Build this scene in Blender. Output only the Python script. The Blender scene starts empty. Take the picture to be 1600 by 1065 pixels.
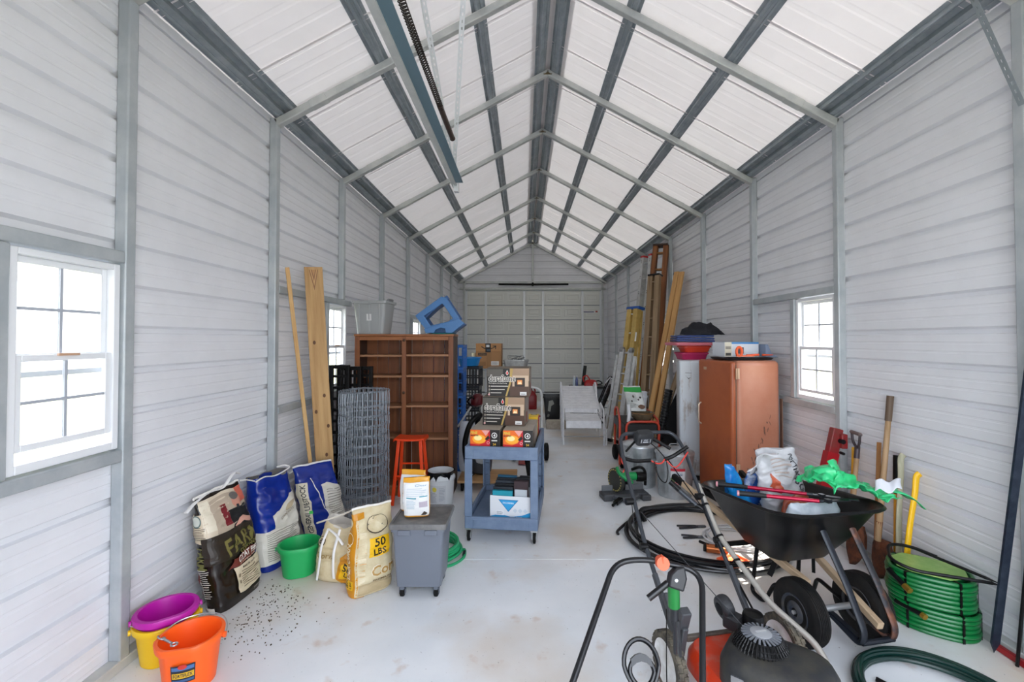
import bpy, bmesh, math, random
from math import pi, sin, cos, radians as R
from mathutils import Vector, Matrix, noise

SC = bpy.context.scene
COL = SC.collection
random.seed(7)

# ------------------------------------------------------------------ camera, sky, sun, exposure
H = 1.75
cam_d = bpy.data.cameras.new('camera')
cam_d.sensor_width = 36.0
cam_d.lens = 15.75
cam_d.shift_x = -0.0119
cam_d.shift_y = -0.0092
cam_d.clip_start = 0.05
cam = bpy.data.objects.new('camera', cam_d)
cam.location = (0, 0, H)
cam.rotation_euler = (R(91.0), 0, 0)
COL.objects.link(cam)
SC.camera = cam

SUN_ELEV, SUN_AZ = 56.0, 58.0        # degrees; azimuth measured from +Y towards +X
wd = bpy.data.worlds.new('world'); SC.world = wd
wd.use_nodes = True
wn = wd.node_tree.nodes; wn.clear()
w_out = wn.new('ShaderNodeOutputWorld'); w_bg = wn.new('ShaderNodeBackground')
w_sky = wn.new('ShaderNodeTexSky')
w_sky.sky_type = 'NISHITA'; w_sky.sun_disc = False
w_sky.sun_elevation = R(SUN_ELEV); w_sky.sun_rotation = R(SUN_AZ)
w_sky.air_density = 1.0; w_sky.dust_density = 3.0; w_sky.ozone_density = 1.0
w_mix = wn.new('ShaderNodeMixRGB'); w_mix.inputs[0].default_value = 0.55
w_mix.inputs[2].default_value = (8.0, 8.2, 8.6, 1)
wd.node_tree.links.new(w_sky.outputs[0], w_mix.inputs[1])
wd.node_tree.links.new(w_mix.outputs[0], w_bg.inputs[0])
w_bg.inputs[1].default_value = 0.62
wd.node_tree.links.new(w_bg.outputs[0], w_out.inputs[0])

sun_d = bpy.data.lights.new('sun', 'SUN'); sun_d.energy = 14.0; sun_d.angle = R(0.6); sun_d.color = (1.0, 0.95, 0.87)
sun = bpy.data.objects.new('sun', sun_d); COL.objects.link(sun)
sd = Vector((sin(R(SUN_AZ)) * cos(R(SUN_ELEV)), cos(R(SUN_AZ)) * cos(R(SUN_ELEV)), sin(R(SUN_ELEV))))
sun.rotation_euler = sd.to_track_quat('Z', 'Y').to_euler()
sun.location = (20, 0, 25)

def portal(name, loc, rot, sx, sy):
    """A light portal: gives no light of its own, only guides the sampling of the daylight."""
    d = bpy.data.lights.new(name, 'AREA'); d.shape = 'RECTANGLE'; d.size = sx; d.size_y = sy
    d.cycles.is_portal = True
    o = bpy.data.objects.new(name, d); o.location = loc; o.rotation_euler = rot; COL.objects.link(o)

SC.view_settings.view_transform = 'Standard'
SC.view_settings.look = 'None'
SC.view_settings.gamma = 1.0
SC.view_settings.use_curve_mapping = False
SC.view_settings.exposure = 0.8
SC.cycles.diffuse_bounces = 8
SC.cycles.max_bounces = 14
SC.cycles.transparent_max_bounces = 16

# ------------------------------------------------------------------ materials
def lin(c):
    if isinstance(c, str):
        c = c.lstrip('#'); c = [int(c[i:i + 2], 16) / 255 for i in (0, 2, 4)]
        c = [x / 12.92 if x <= 0.04045 else ((x + 0.055) / 1.055) ** 2.4 for x in c]
    return (c[0], c[1], c[2], 1.0)

_mats = {}
def pm(col, rough=0.5, metal=0.0, col2=None, scale=8.0, mixlo=0.4, mixhi=0.65, stretch=None, bump=0.0, bscale=60.0,
       spec=None, alpha=1.0, emit=0.0, trans=0.0, coat=0.0, wave=None):
    """Principled material; col2 mixes in by noise (optionally stretched), bump adds fine relief."""
    key = repr((col, rough, metal, col2, scale, mixlo, mixhi, stretch, bump, bscale, spec, alpha, emit, trans, coat, wave))
    if key in _mats: return _mats[key]
    m = bpy.data.materials.new('surface'); m.use_nodes = True
    nt = m.node_tree; b = nt.nodes['Principled BSDF']; L = nt.links.new
    b.inputs['Base Color'].default_value = lin(col)
    b.inputs['Roughness'].default_value = rough; b.inputs['Metallic'].default_value = metal
    if spec is not None: b.inputs['Specular IOR Level'].default_value = spec
    if alpha < 1: b.inputs['Alpha'].default_value = alpha
    if trans: b.inputs['Transmission Weight'].default_value = trans
    if coat: b.inputs['Coat Weight'].default_value = coat; b.inputs['Coat Roughness'].default_value = 0.15
    if emit:
        b.inputs['Emission Color'].default_value = lin(col); b.inputs['Emission Strength'].default_value = emit
    if col2 or bump:
        tc = nt.nodes.new('ShaderNodeTexCoord'); mp = nt.nodes.new('ShaderNodeMapping')
        L(tc.outputs['Object'], mp.inputs['Vector'])
        if stretch: mp.inputs['Scale'].default_value = stretch
    if col2:
        n = nt.nodes.new('ShaderNodeTexNoise'); n.inputs['Scale'].default_value = scale; n.inputs['Detail'].default_value = 6
        n.inputs['Roughness'].default_value = 0.62
        L(mp.outputs[0], n.inputs['Vector'])
        r = nt.nodes.new('ShaderNodeValToRGB'); r.color_ramp.elements[0].position = mixlo; r.color_ramp.elements[1].position = mixhi
        r.color_ramp.elements[0].color = lin(col); r.color_ramp.elements[1].color = lin(col2)
        L(n.outputs['Fac'], r.inputs['Fac']); L(r.outputs['Color'], b.inputs['Base Color'])
    if bump:
        n2 = nt.nodes.new('ShaderNodeTexNoise'); n2.inputs['Scale'].default_value = bscale; n2.inputs['Detail'].default_value = 4
        L(mp.outputs[0], n2.inputs['Vector'])
        bp = nt.nodes.new('ShaderNodeBump'); bp.inputs['Strength'].default_value = bump; bp.inputs['Distance'].default_value = 0.01
        L(n2.outputs['Fac'], bp.inputs['Height']); L(bp.outputs[0], b.inputs['Normal'])
    _mats[key] = m
    return m

def wood(c1, c2, rough=0.55, axis='Z', dens=14.0, c3=None):
    s = {'X': (0.06, 1, 1), 'Y': (1, 0.06, 1), 'Z': (1, 1, 0.06)}[axis]
    return pm(c1, rough, 0, c2, scale=dens * 2.2, mixlo=0.36, mixhi=0.68, stretch=s, bump=0.12, bscale=dens * 4)

# ------------------------------------------------------------------ mesh builder
def basis(d, up=(0, 0, 1)):
    d = Vector(d).normalized(); u = Vector(up)
    if abs(d.dot(u)) > 0.98: u = Vector((0, 1, 0)) if abs(d.y) < 0.9 else Vector((1, 0, 0))
    x = u.cross(d).normalized(); y = d.cross(x)
    return x, y, d

class MB:
    def __init__(s): s.v = []; s.f = []; s.m = []; s.cur = 0
    def mat(s, i): s.cur = i; return s
    def add(s, vs, fs):
        b = len(s.v); s.v += [tuple(p) for p in vs]
        for f in fs: s.f.append([b + i for i in f]); s.m.append(s.cur)
        return s
    def box(s, c, d, rot=None):
        hx, hy, hz = d[0] / 2, d[1] / 2, d[2] / 2; c = Vector(c)
        P = [Vector((x * hx, y * hy, z * hz)) for z in (-1, 1) for y in (-1, 1) for x in (-1, 1)]
        if rot is not None: P = [rot @ p for p in P]
        return s.add([c + p for p in P], [(0, 2, 3, 1), (4, 5, 7, 6), (0, 1, 5, 4), (2, 6, 7, 3), (0, 4, 6, 2), (1, 3, 7, 5)])
    def bb(s, x0, x1, y0, y1, z0, z1):
        return s.box(((x0 + x1) / 2, (y0 + y1) / 2, (z0 + z1) / 2), (abs(x1 - x0), abs(y1 - y0), abs(z1 - z0)))
    def beam(s, p0, p1, w, h, up=(0, 0, 1)):
        p0 = Vector(p0); p1 = Vector(p1); x, y, d = basis(p1 - p0, up)
        P = [p + x * (a * w / 2) + y * (b * h / 2) for p in (p0, p1) for b in (-1, 1) for a in (-1, 1)]
        return s.add(P, [(0, 2, 3, 1), (4, 5, 7, 6), (0, 1, 5, 4), (2, 6, 7, 3), (0, 4, 6, 2), (1, 3, 7, 5)])
    def loft(s, rings, closed=True, cap0=True, cap1=True):
        n = len(rings[0]); vs = [p for r in rings for p in r]; fs = []
        for i in range(len(rings) - 1):
            for j in range(n if closed else n - 1):
                k = (j + 1) % n
                fs.append((i * n + j, i * n + k, (i + 1) * n + k, (i + 1) * n + j))
        if closed and cap0: fs.append(tuple(range(n - 1, -1, -1)))
        if closed and cap1: fs.append(tuple((len(rings) - 1) * n + j for j in range(n)))
        return s.add(vs, fs)
    def cyl(s, p0, p1, r0, r1=None, n=14, cap=True):
        r1 = r0 if r1 is None else r1
        p0 = Vector(p0); p1 = Vector(p1); x, y, d = basis(p1 - p0)
        ring = lambda p, r: [p + x * (r * cos(2 * pi * i / n)) + y * (r * sin(2 * pi * i / n)) for i in range(n)]
        return s.loft([ring(p0, r0), ring(p1, r1)], True, cap, cap)
    def tube(s, pts, r, n=8, closed=False, flat=1.0):
        P = [Vector(p) for p in pts]; N = len(P)
        rr = r if isinstance(r, (list, tuple)) else [r] * N
        T = []
        for i in range(N):
            a = P[i - 1] if (i > 0 or closed) else P[i]; b = P[(i + 1) % N] if (i < N - 1 or closed) else P[i]
            t = (b - a); T.append(t.normalized() if t.length > 1e-9 else Vector((0, 0, 1)))
        x, y, _ = basis(T[0]); rings = []
        for i in range(N):
            t = T[i]; x = (x - t * x.dot(t))
            x = x.normalized() if x.length > 1e-6 else basis(t)[0]
            y = t.cross(x)
            rings.append([P[i] + x * (rr[i] * cos(2 * pi * k / n)) + y * (rr[i] * flat * sin(2 * pi * k / n)) for k in range(n)])
        if closed: rings.append(rings[0]); return s.loft(rings, True, False, False)
        return s.loft(rings)
    def lathe(s, prof, n=24, c=(0, 0, 0), axis=None, cap0=False, cap1=False, a0=0.0, a1=2 * pi):
        c = Vector(c); x, y, d = basis(axis or (0, 0, 1)) if axis else (Vector((1, 0, 0)), Vector((0, 1, 0)), Vector((0, 0, 1)))
        full = abs(a1 - a0 - 2 * pi) < 1e-6
        m = n if full else n + 1
        rings = [[c + x * (r * cos(a0 + (a1 - a0) * i / n)) + y * (r * sin(a0 + (a1 - a0) * i / n)) + d * z for i in range(m)] for r, z in prof]
        return s.loft(rings, full, cap0, cap1)
    def prism(s, poly, o, ex, ey, depth):
        """extrude polygon (2-D points) in the frame o, ex, ey by the vector depth"""
        o = Vector(o); ex = Vector(ex); ey = Vector(ey); dv = Vector(depth); n = len(poly)
        A = [o + ex * a + ey * b for a, b in poly]; B = [p + dv for p in A]
        fs = [tuple(range(n)), tuple(range(2 * n - 1, n - 1, -1))]
        fs += [(i, i + n, (i + 1) % n + n, (i + 1) % n) for i in range(n)]
        return s.add(A + B, fs)
    def grid(s, f, nu, nv):
        vs = [f(i / nu, j / nv) for j in range(nv + 1) for i in range(nu + 1)]
        return s.add(vs, [(j * (nu + 1) + i, j * (nu + 1) + i + 1, (j + 1) * (nu + 1) + i + 1, (j + 1) * (nu + 1) + i) for j in range(nv) for i in range(nu)])
    def mesh(s, name):
        me = bpy.data.meshes.new(name); me.from_pydata([tuple(p) for p in s.v], [], s.f)
        me.polygons.foreach_set('material_index', s.m); me.update()
        return me

def fixn(me):
    bm = bmesh.new(); bm.from_mesh(me); bmesh.ops.recalc_face_normals(bm, faces=bm.faces); bm.to_mesh(me); bm.free()

def obj(name, mb, mats, parent=None, bev=0, smooth=40, solid=0, sub=0, fix=True, loc=None, bseg=2):
    me = mb if isinstance(mb, bpy.types.Mesh) else mb.mesh(name)
    if fix: fixn(me)
    for m in (mats if isinstance(mats, (list, tuple)) else [mats]): me.materials.append(m)
    if smooth:
        me.polygons.foreach_set('use_smooth', [True] * len(me.polygons)); me.set_sharp_from_angle(angle=R(smooth))
    o = bpy.data.objects.new(name, me); COL.objects.link(o)
    if parent is not None: o.parent = parent
    if loc is not None: o.location = loc
    if solid:
        k = o.modifiers.new('thickness', 'SOLIDIFY'); k.thickness = solid; k.offset = 0
    if bev:
        k = o.modifiers.new('bevel', 'BEVEL'); k.width = bev; k.segments = bseg; k.limit_method = 'ANGLE'; k.angle_limit = R(35)
        k.harden_normals = False
    if sub:
        k = o.modifiers.new('subdivision', 'SUBSURF'); k.levels = sub; k.render_levels = sub
    return o

def tag(o, label, cat, group=None):
    o['label'] = label; o['category'] = cat
    if group: o['group'] = group
    return o

def thing(name, label, cat, loc=(0, 0, 0), rz=0.0, group=None, rot=None):
    o = bpy.data.objects.new(name, None); o.empty_display_size = 0.05; COL.objects.link(o)
    o.location = loc; o.rotation_euler = rot if rot else (0, 0, R(rz))
    return tag(o, label, cat, group)

def struct(name):
    o = bpy.data.objects.new(name, None); COL.objects.link(o); o['kind'] = 'structure'; return o

def dup(root, loc=None, rot=None, label=None):
    r = root.copy(); COL.objects.link(r)
    if loc is not None: r.location = loc
    if rot is not None: r.rotation_euler = rot
    if label: r['label'] = label
    for ch in list(root.children):
        c = ch.copy(); COL.objects.link(c); c.parent = r
        for g in list(ch.children):
            d = g.copy(); COL.objects.link(d); d.parent = c
    return r

def bez(pts, n=8, closed=False):
    """Catmull-Rom through points"""
    P = [Vector(p) for p in pts]; N = len(P); out = []
    for i in range(N if closed else N - 1):
        a = P[(i - 1) % N] if (closed or i > 0) else P[i]; b = P[i]; c = P[(i + 1) % N]; d = P[(i + 2) % N] if (closed or i < N - 2) else c
        for k in range(n):
            t = k / n
            out.append(0.5 * ((2 * b) + (c - a) * t + (2 * a - 5 * b + 4 * c - d) * t * t + (3 * b - a - 3 * c + d) * t ** 3))
    if not closed: out.append(P[-1])
    return out

def rbend(pts, r, n=5):
    """polyline with rounded corners"""
    P = [Vector(p) for p in pts]; out = [P[0]]
    for i in range(1, len(P) - 1):
        a = (P[i - 1] - P[i]); b = (P[i + 1] - P[i]); q = min(r, a.length * 0.49, b.length * 0.49)
        p0 = P[i] + a.normalized() * q; p1 = P[i] + b.normalized() * q
        for k in range(n + 1):
            t = k / n; out.append(p0 * (1 - t) ** 2 + P[i] * (2 * t * (1 - t)) + p1 * t * t)
    out.append(P[-1]); return out

# ------------------------------------------------------------------ flat print (labels, lettering) laid on a surface
_txt = {}
def textmesh(body, bold=False):
    """2-D triangles of a word, height about 1, origin at its centre; returns (verts, faces, width)"""
    k = (body, bold)
    if k in _txt: return _txt[k]
    c = bpy.data.curves.new('lettering', 'FONT'); c.body = body; c.align_x = 'CENTER'; c.align_y = 'CENTER'; c.resolution_u = 2
    if bold: c.offset = 0.022 if bold is True else bold
    o = bpy.data.objects.new('lettering', c); COL.objects.link(o)
    dg = bpy.context.evaluated_depsgraph_get()
    me = bpy.data.meshes.new_from_object(o.evaluated_get(dg))
    bm = bmesh.new(); bm.from_mesh(me)
    bmesh.ops.triangulate(bm, faces=bm.faces)
    vs = [(v.co.x, v.co.y) for v in bm.verts]; fs = [[v.index for v in f.verts] for f in bm.faces]
    bm.free(); bpy.data.objects.remove(o); bpy.data.curves.remove(c); bpy.data.meshes.remove(me)
    w = (max(v[0] for v in vs) - min(v[0] for v in vs)) if vs else 1
    hh = (max(v[1] for v in vs) - min(v[1] for v in vs)) if vs else 1
    cx = (max(v[0] for v in vs) + min(v[0] for v in vs)) / 2; cy = (max(v[1] for v in vs) + min(v[1] for v in vs)) / 2
    _txt[k] = ([((x - cx), (y - cy)) for x, y in vs], fs, w, hh)
    return _txt[k]

class Decal:
    """collects print pieces in surface coordinates (x right, y up) and maps them by f(x, y, lift)"""
    def __init__(s, f, step=0.03): s.f = f; s.mb = MB(); s.mats = []; s.step = step; s.layer = 0
    def _m(s, m):
        if isinstance(m, str): m = pm(m, 0.45)
        if m not in s.mats: s.mats.append(m)
        s.mb.cur = s.mats.index(m); s.layer += 1
    def lift(s): return 0.0009 + 0.00035 * s.layer
    def rect(s, x0, y0, x1, y1, m, skew=0.0, rot=0.0):
        s._m(m); l = s.lift(); cx, cy = (x0 + x1) / 2, (y0 + y1) / 2; ca, sa = cos(R(rot)), sin(R(rot))
        nu = max(1, math.ceil(abs(x1 - x0) / s.step)); nv = max(1, math.ceil(abs(y1 - y0) / s.step))
        def g(u, v):
            x = x0 + (x1 - x0) * u + skew * (v - .5); y = y0 + (y1 - y0) * v
            dx, dy = x - cx, y - cy
            return s.f(cx + dx * ca - dy * sa, cy + dx * sa + dy * ca, l)
        s.mb.grid(g, nu, nv); return s
    def poly(s, pts, m, n=3):
        from mathutils.geometry import tessellate_polygon
        s._m(m); l = s.lift()
        T = tessellate_polygon([[Vector((p[0], p[1], 0)) for p in pts]])
        fs = []
        for t in T:
            (x0, y0), (x1, y1), (x2, y2) = [pts[i] for i in t]
            fs.append(tuple(t) if (x1 - x0) * (y2 - y0) - (x2 - x0) * (y1 - y0) > 0 else tuple(reversed(t)))
        s.tris(pts, fs, l); return s
    def ell(s, cx, cy, rx, ry, m, n=20, rot=0):
        ca, sa = cos(R(rot)), sin(R(rot)); P = []
        for i in range(n):
            x = rx * cos(2 * pi * i / n); y = ry * sin(2 * pi * i / n); P.append((cx + x * ca - y * sa, cy + x * sa + y * ca))
        return s.poly(P, m)
    def text(s, body, cx, cy, h, m, rot=0.0, bold=True, w=None):
        """h = cap height; w squeezes/stretches to that width"""
        s._m(m); vs, fs, tw, th = textmesh(body, bold); k = h / th; l = s.lift()
        kx = k if w is None else w / tw; ca, sa = cos(R(rot)), sin(R(rot))
        s.tris([(cx + x * kx * ca - y * k * sa, cy + x * kx * sa + y * k * ca) for x, y in vs], fs, l); return s
    def tris(s, P, T, l):
        """triangles in surface coordinates, cut small enough to follow the surface"""
        P = list(P); out = []; stack = [tuple(t) for t in T]; mid = {}
        lim = s.step * 1.1
        while stack:
            a, b, c = stack.pop()
            e = [(math.dist(P[a], P[b]), a, b, c), (math.dist(P[b], P[c]), b, c, a), (math.dist(P[c], P[a]), c, a, b)]
            L_, i, j, k = max(e)
            if L_ <= lim: out.append((a, b, c)); continue
            q = (min(i, j), max(i, j))
            if q not in mid: mid[q] = len(P); P.append(((P[i][0] + P[j][0]) / 2, (P[i][1] + P[j][1]) / 2))
            stack += [(i, mid[q], k), (mid[q], j, k)]
        s.mb.add([s.f(x, y, l) for x, y in P], out)
    def outlined(s, body, cx, cy, h, m, m2, off=0.05, w=None):
        _, _, tw, th = textmesh(body, False); k = h / th; kx = k if w is None else w / tw
        for b, mm in ((off, m2), (0.012, m)):
            vs, fs, _, _ = textmesh(body, b); s._m(mm); l = s.lift(); s.tris([(cx + x * kx, cy + y * k) for x, y in vs], fs, l)
        return s
    def lines(s, x0, y0, x1, y1, n, m, th=0.35, seed=1):
        """rows of tiny unreadable print as thin bars"""
        rg = random.Random(seed); dy = (y1 - y0) / n
        for i in range(n):
            yy = y1 - (i + .5) * dy; s.rect(x0, yy - dy * th / 2, x0 + (x1 - x0) * rg.uniform(.7, 1), yy + dy * th / 2, m); s.layer -= 1
        s.layer += 1; return s
    def make(s, parent, name='printed_label'):
        return obj(name, s.mb, s.mats, parent, smooth=0, fix=False)

def face_map(o, ex, ey):
    """planar map for box faces"""
    o = Vector(o); ex = Vector(ex).normalized(); ey = Vector(ey).normalized(); n = ex.cross(ey)
    return lambda x, y, l: o + ex * x + ey * y + n * l

# ------------------------------------------------------------------ shared materials
M_GALV = pm('#bcc0be', 0.42, 0.25, '#cdcfcb', scale=5, bump=0.03)
M_GALVD = pm('#8f999f', 0.45, 0.2, '#a5adb2', scale=7)
M_STRUT = pm('#adb4b8', 0.42, 0.25, '#bfc4c6', scale=5, bump=0.03)
M_WALL = pm('#e6e7eb', 0.40, 0.0, '#dfe0e4', scale=2.0)
M_ROOF = pm('#f2eeee', 0.5, 0.0, '#ebe7e7', scale=1.5)
def _translucent(m, f):
    # translucency added to the roof sheets so daylight evenly brightens the interior
    nt = m.node_tree; b = nt.nodes['Principled BSDF']; o = nt.nodes['Material Output']
    t = nt.nodes.new('ShaderNodeBsdfTranslucent'); t.inputs[0].default_value = (0.95, 0.93, 0.92, 1)
    x = nt.nodes.new('ShaderNodeMixShader'); x.inputs[0].default_value = f
    nt.links.new(b.outputs[0], x.inputs[1]); nt.links.new(t.outputs[0], x.inputs[2]); nt.links.new(x.outputs[0], o.inputs[0])
_translucent(M_ROOF, 0.026)
M_WHITE = pm('#eeeeee', 0.4)
M_BLACK = pm('#060607', 0.42, spec=.3)
M_BLACKR = pm('#0b0b0b', 0.75, bump=0.2, bscale=90, spec=.25)
M_STEEL = pm('#b6b9bb', 0.3, 0.7)
M_ALU = pm('#cccdcb', 0.38, 0.45, '#b4b5b4', scale=12)
M_DARK = pm('#121315', 0.5, spec=.3)
M_GREEN_HOSE = pm('#086a32', 0.32)
M_RUST = pm('#6b3a20', 0.8, 0, '#3a2418', scale=18, bump=0.3)
# ================================================================== THE SETTING
XL, XR = -2.13, 2.69            # inner faces of the side posts
PT = 0.064                      # square tube
EAVE = 3.63; RX = 0.28; RZ = 4.93
YF, YB = -0.35, 14.80
BOWS = [-0.31, 0.90, 2.42, 3.86, 5.30, 6.79, 8.33, 10.0, 11.7, 13.25, YB - 0.05]
SLL = (RZ - EAVE) / (RX - XL); SLR = (RZ - EAVE) / (XR - RX)

# ---- floor: slab with recessed saw joints, each bay of concrete its own piece
M_CONC = None
def concrete():
    m = bpy.data.materials.new('concrete'); m.use_nodes = True; nt = m.node_tree; b = nt.nodes['Principled BSDF']; L = nt.links.new
    tc = nt.nodes.new('ShaderNodeTexCoord')
    def nz(sc, det, lo, hi, c0, c1):
        n = nt.nodes.new('ShaderNodeTexNoise'); n.inputs['Scale'].default_value = sc; n.inputs['Detail'].default_value = det
        L(tc.outputs['Object'], n.inputs['Vector']); r = nt.nodes.new('ShaderNodeValToRGB')
        r.color_ramp.elements[0].position = lo; r.color_ramp.elements[1].position = hi
        r.color_ramp.elements[0].color = c0; r.color_ramp.elements[1].color = c1
        L(n.outputs['Fac'], r.inputs['Fac']); return r
    base = nz(1.6, 8, 0.3, 0.7, lin('#dbe0e4'), lin('#eef0f2'))
    tan = nz(0.7, 7, 0.47, 0.70, (0, 0, 0, 1), (0.75, 0.75, 0.75, 1))
    mx = nt.nodes.new('ShaderNodeMixRGB'); L(tan.outputs[0], mx.inputs[0]); L(base.outputs[0], mx.inputs[1]); mx.inputs[2].default_value = lin('#cbb08a')
    rust = nz(5.5, 5, 0.63, 0.76, (0, 0, 0, 1), (0.5, 0.5, 0.5, 1))
    mx2 = nt.nodes.new('ShaderNodeMixRGB'); L(rust.outputs[0], mx2.inputs[0]); L(mx.outputs[0], mx2.inputs[1]); mx2.inputs[2].default_value = lin('#b98f68')
    spk = nz(60, 2, 0.70, 0.76, (0, 0, 0, 1), (0.6, 0.6, 0.6, 1))
    mx3 = nt.nodes.new('ShaderNodeMixRGB'); L(spk.outputs[0], mx3.inputs[0]); L(mx2.outputs[0], mx3.inputs[1]); mx3.inputs[2].default_value = lin('#6f6256')
    L(mx3.outputs[0], b.inputs['Base Color']); b.inputs['Roughness'].default_value = 0.42
    n2 = nt.nodes.new('ShaderNodeTexNoise'); n2.inputs['Scale'].default_value = 14; n2.inputs['Detail'].default_value = 8
    L(tc.outputs['Object'], n2.inputs['Vector']); bp = nt.nodes.new('ShaderNodeBump'); bp.inputs['Strength'].default_value = 0.12; bp.inputs['Distance'].default_value = 0.01
    L(n2.outputs['Fac'], bp.inputs['Height']); L(bp.outputs[0], b.inputs['Normal'])
    return m
M_CONC = concrete()
floor = struct('floor')
ys = [YF - 0.05, 0.57, 3.60, 6.65, 9.70, 12.75, YB + 0.1]
for i in range(len(ys) - 1):
    m = MB(); m.bb(XL - 0.12, XR + 0.12, ys[i] + 0.002, ys[i + 1] - 0.002, -0.12, 0)
    obj('slab_section', m, M_CONC, floor, bev=0.003)
m = MB(); m.bb(XL - 0.12, XR + 0.12, YF, YB + 0.1, -0.14, -0.02)
obj('slab_base', m, pm('#4a4a4a', 0.9), floor)
ground = struct('ground')
m = MB(); m.bb(-40, 40, -40, 50, -0.30, -0.135); obj('yard', m, pm('#77805c', 0.9, 0, '#938b72', scale=0.8), ground)
m = MB(); m.bb(-4.5, 5.5, -14, YF - 0.06, -0.135, -0.01); obj('apron', m, pm('#6f6d69', 0.8), ground)

# ---- side walls
PITCH = 0.2286
PROF = [(0, 0), (.056, 0), (.061, .003), (.071, .003), (.076, 0), (.116, 0), (.121, .003), (.131, .003), (.136, 0), (.182, 0), (.187, .028), (.214, .028), (.2285, .0)]
def ribbed(m, side, x, y0, y1, z0, z1):
    """horizontal-rib sheet seen from indoors; the ribs bulge outwards"""
    pts = []
    k0 = int(z0 / PITCH) - 1; z = k0 * PITCH
    while z < z1 + PITCH:
        for a, d in PROF: pts.append((z + a, d))
        z += PITCH
    def dep(zz):
        for i in range(len(pts) - 1):
            if pts[i][0] <= zz <= pts[i + 1][0]:
                t = (zz - pts[i][0]) / max(1e-9, pts[i + 1][0] - pts[i][0]); return pts[i][1] * (1 - t) + pts[i + 1][1] * t
        return 0
    q = [(z0, dep(z0))] + [p for p in pts if z0 + 1e-4 < p[0] < z1 - 1e-4] + [(z1, dep(z1))]
    vs = []; fs = []
    for z, d in q: vs += [(x + side * d, y0, z), (x + side * d, y1, z)]
    for i in range(len(q) - 1): fs.append((2 * i, 2 * i + 1, 2 * i + 3, 2 * i + 2))
    m.add(vs, fs)

def ribbed_x(m, y, x0, x1, z0, z1, top=None):
    pts = []; z = (int(z0 / PITCH) - 1) * PITCH
    while z < z1 + PITCH:
        for a, d in PROF: pts.append((z + a, d))
        z += PITCH
    q = [(z0, 0)] + [p for p in pts if z0 + 1e-4 < p[0] < z1 - 1e-4] + [(z1, 0)]
    vs = []; fs = []
    for z, d in q:
        a, b = (x0, x1) if top is None else top(z)
        vs += [(a, y + d, z), (b, y + d, z)]
    for i in range(len(q) - 1): fs.append((2 * i, 2 * i + 1, 2 * i + 3, 2 * i + 2))
    m.add(vs, fs)

WZ0, WZ1 = 1.17, 2.15
WIN = {'L': [(1.86, 2.385), (4.91, 5.43), (8.62, 9.3)], 'R': [(3.90, 4.47), (8.37, 8.93)]}
COURSES = [0.0, 4 * PITCH, 8 * PITCH, 12 * PITCH, EAVE + 0.0]
wall = {'L': struct('wall_left'), 'R': struct('wall_right')}
for sd_, X, side in (('L', XL, -1), ('R', XR, 1)):
    xs = X + side * (PT + 0.002)
    for i in range(len(BOWS) - 1):
        y0, y1 = BOWS[i], BOWS[i + 1]
        if i == len(BOWS) - 2: y1 = YB + .03
        if i == 0: y0 = YF
        hole = next((w for w in WIN[sd_] if w[0] >= y0 - 0.03 and w[0] <= y1), None)
        cut = hole and hole[1] > y1                     # this window reaches past the next post
        if cut: y1 = hole[1] + .14
        if i and sd_ == 'L' and abs(y0 - 5.30) < .01: y0 = WIN['L'][1][1] + .14
        for j in range(4):
            z0, z1 = COURSES[j], COURSES[j + 1]
            m = MB()
            if hole and not (z1 <= WZ0 or z0 >= WZ1):
                if z0 < WZ0: ribbed(m, side, xs, y0, y1, z0, WZ0)
                if z1 > WZ1: ribbed(m, side, xs, y0, y1, WZ1, z1)
                a, b = max(z0, WZ0), min(z1, WZ1)
                if hole[0] > y0: ribbed(m, side, xs, y0, hole[0], a, b)
                ribbed(m, side, xs, hole[1], y1, a, b)
            else: ribbed(m, side, xs, y0, y1, z0, z1)
            obj('wall_sheet', m, M_WALL, wall[sd_], smooth=0, fix=False, solid=0.0012)
        if hole:
            # header, sill and trimmer tubes round the window
            for z in (WZ1 + PT / 2 + 0.005, WZ0 - PT / 2 - 0.005):
                m = MB(); m.bb(X + side * 0.001, X + side * (PT - 0.001), y0 + PT / 2, y1 - PT / 2, z - PT / 2, z + PT / 2)
                obj('girt', m, M_STRUT, wall[sd_], bev=0.006)
            yt = hole[0] - PT / 2 - 0.005 if (sd_ == 'L' or hole[0] < 5) and not (sd_ == 'R') else hole[1] + PT / 2 + 0.005
            m = MB(); m.bb(X + side * 0.002, X + side * (PT - 0.002), yt - PT / 2, yt + PT / 2, WZ0 - 0.002, WZ1 + 0.002)
            obj('trimmer_post', m, M_STRUT, wall[sd_], bev=0.006)
    for y in BOWS[:-1]:
        for za, zb in (((0.05, WZ0 - PT - .006), (WZ1 + PT + .006, EAVE + .03)) if (sd_ == 'L' and abs(y - 5.30) < .01) else ((0.05, EAVE + 0.03),)):
            m = MB(); m.bb(X + side * 0.0, X + side * PT, y - PT / 2, y + PT / 2, za, zb)
            obj('post', m, M_STRUT, wall[sd_], bev=0.008)
    m = MB(); m.bb(X - side * 0.004, X + side * PT, YF, YB - 0.05, 0.0, 0.055)
    obj('base_rail', m, M_GALV, wall[sd_], bev=0.006)
    # screws down the back half of each post bay
    m = MB(); m.bb(X + side * 0.062, X + side * 0.105, YF, YB + .1, EAVE - 0.004, EAVE + 0.13)
    obj('eave_trim', m, M_WALL, wall[sd_])

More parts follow.
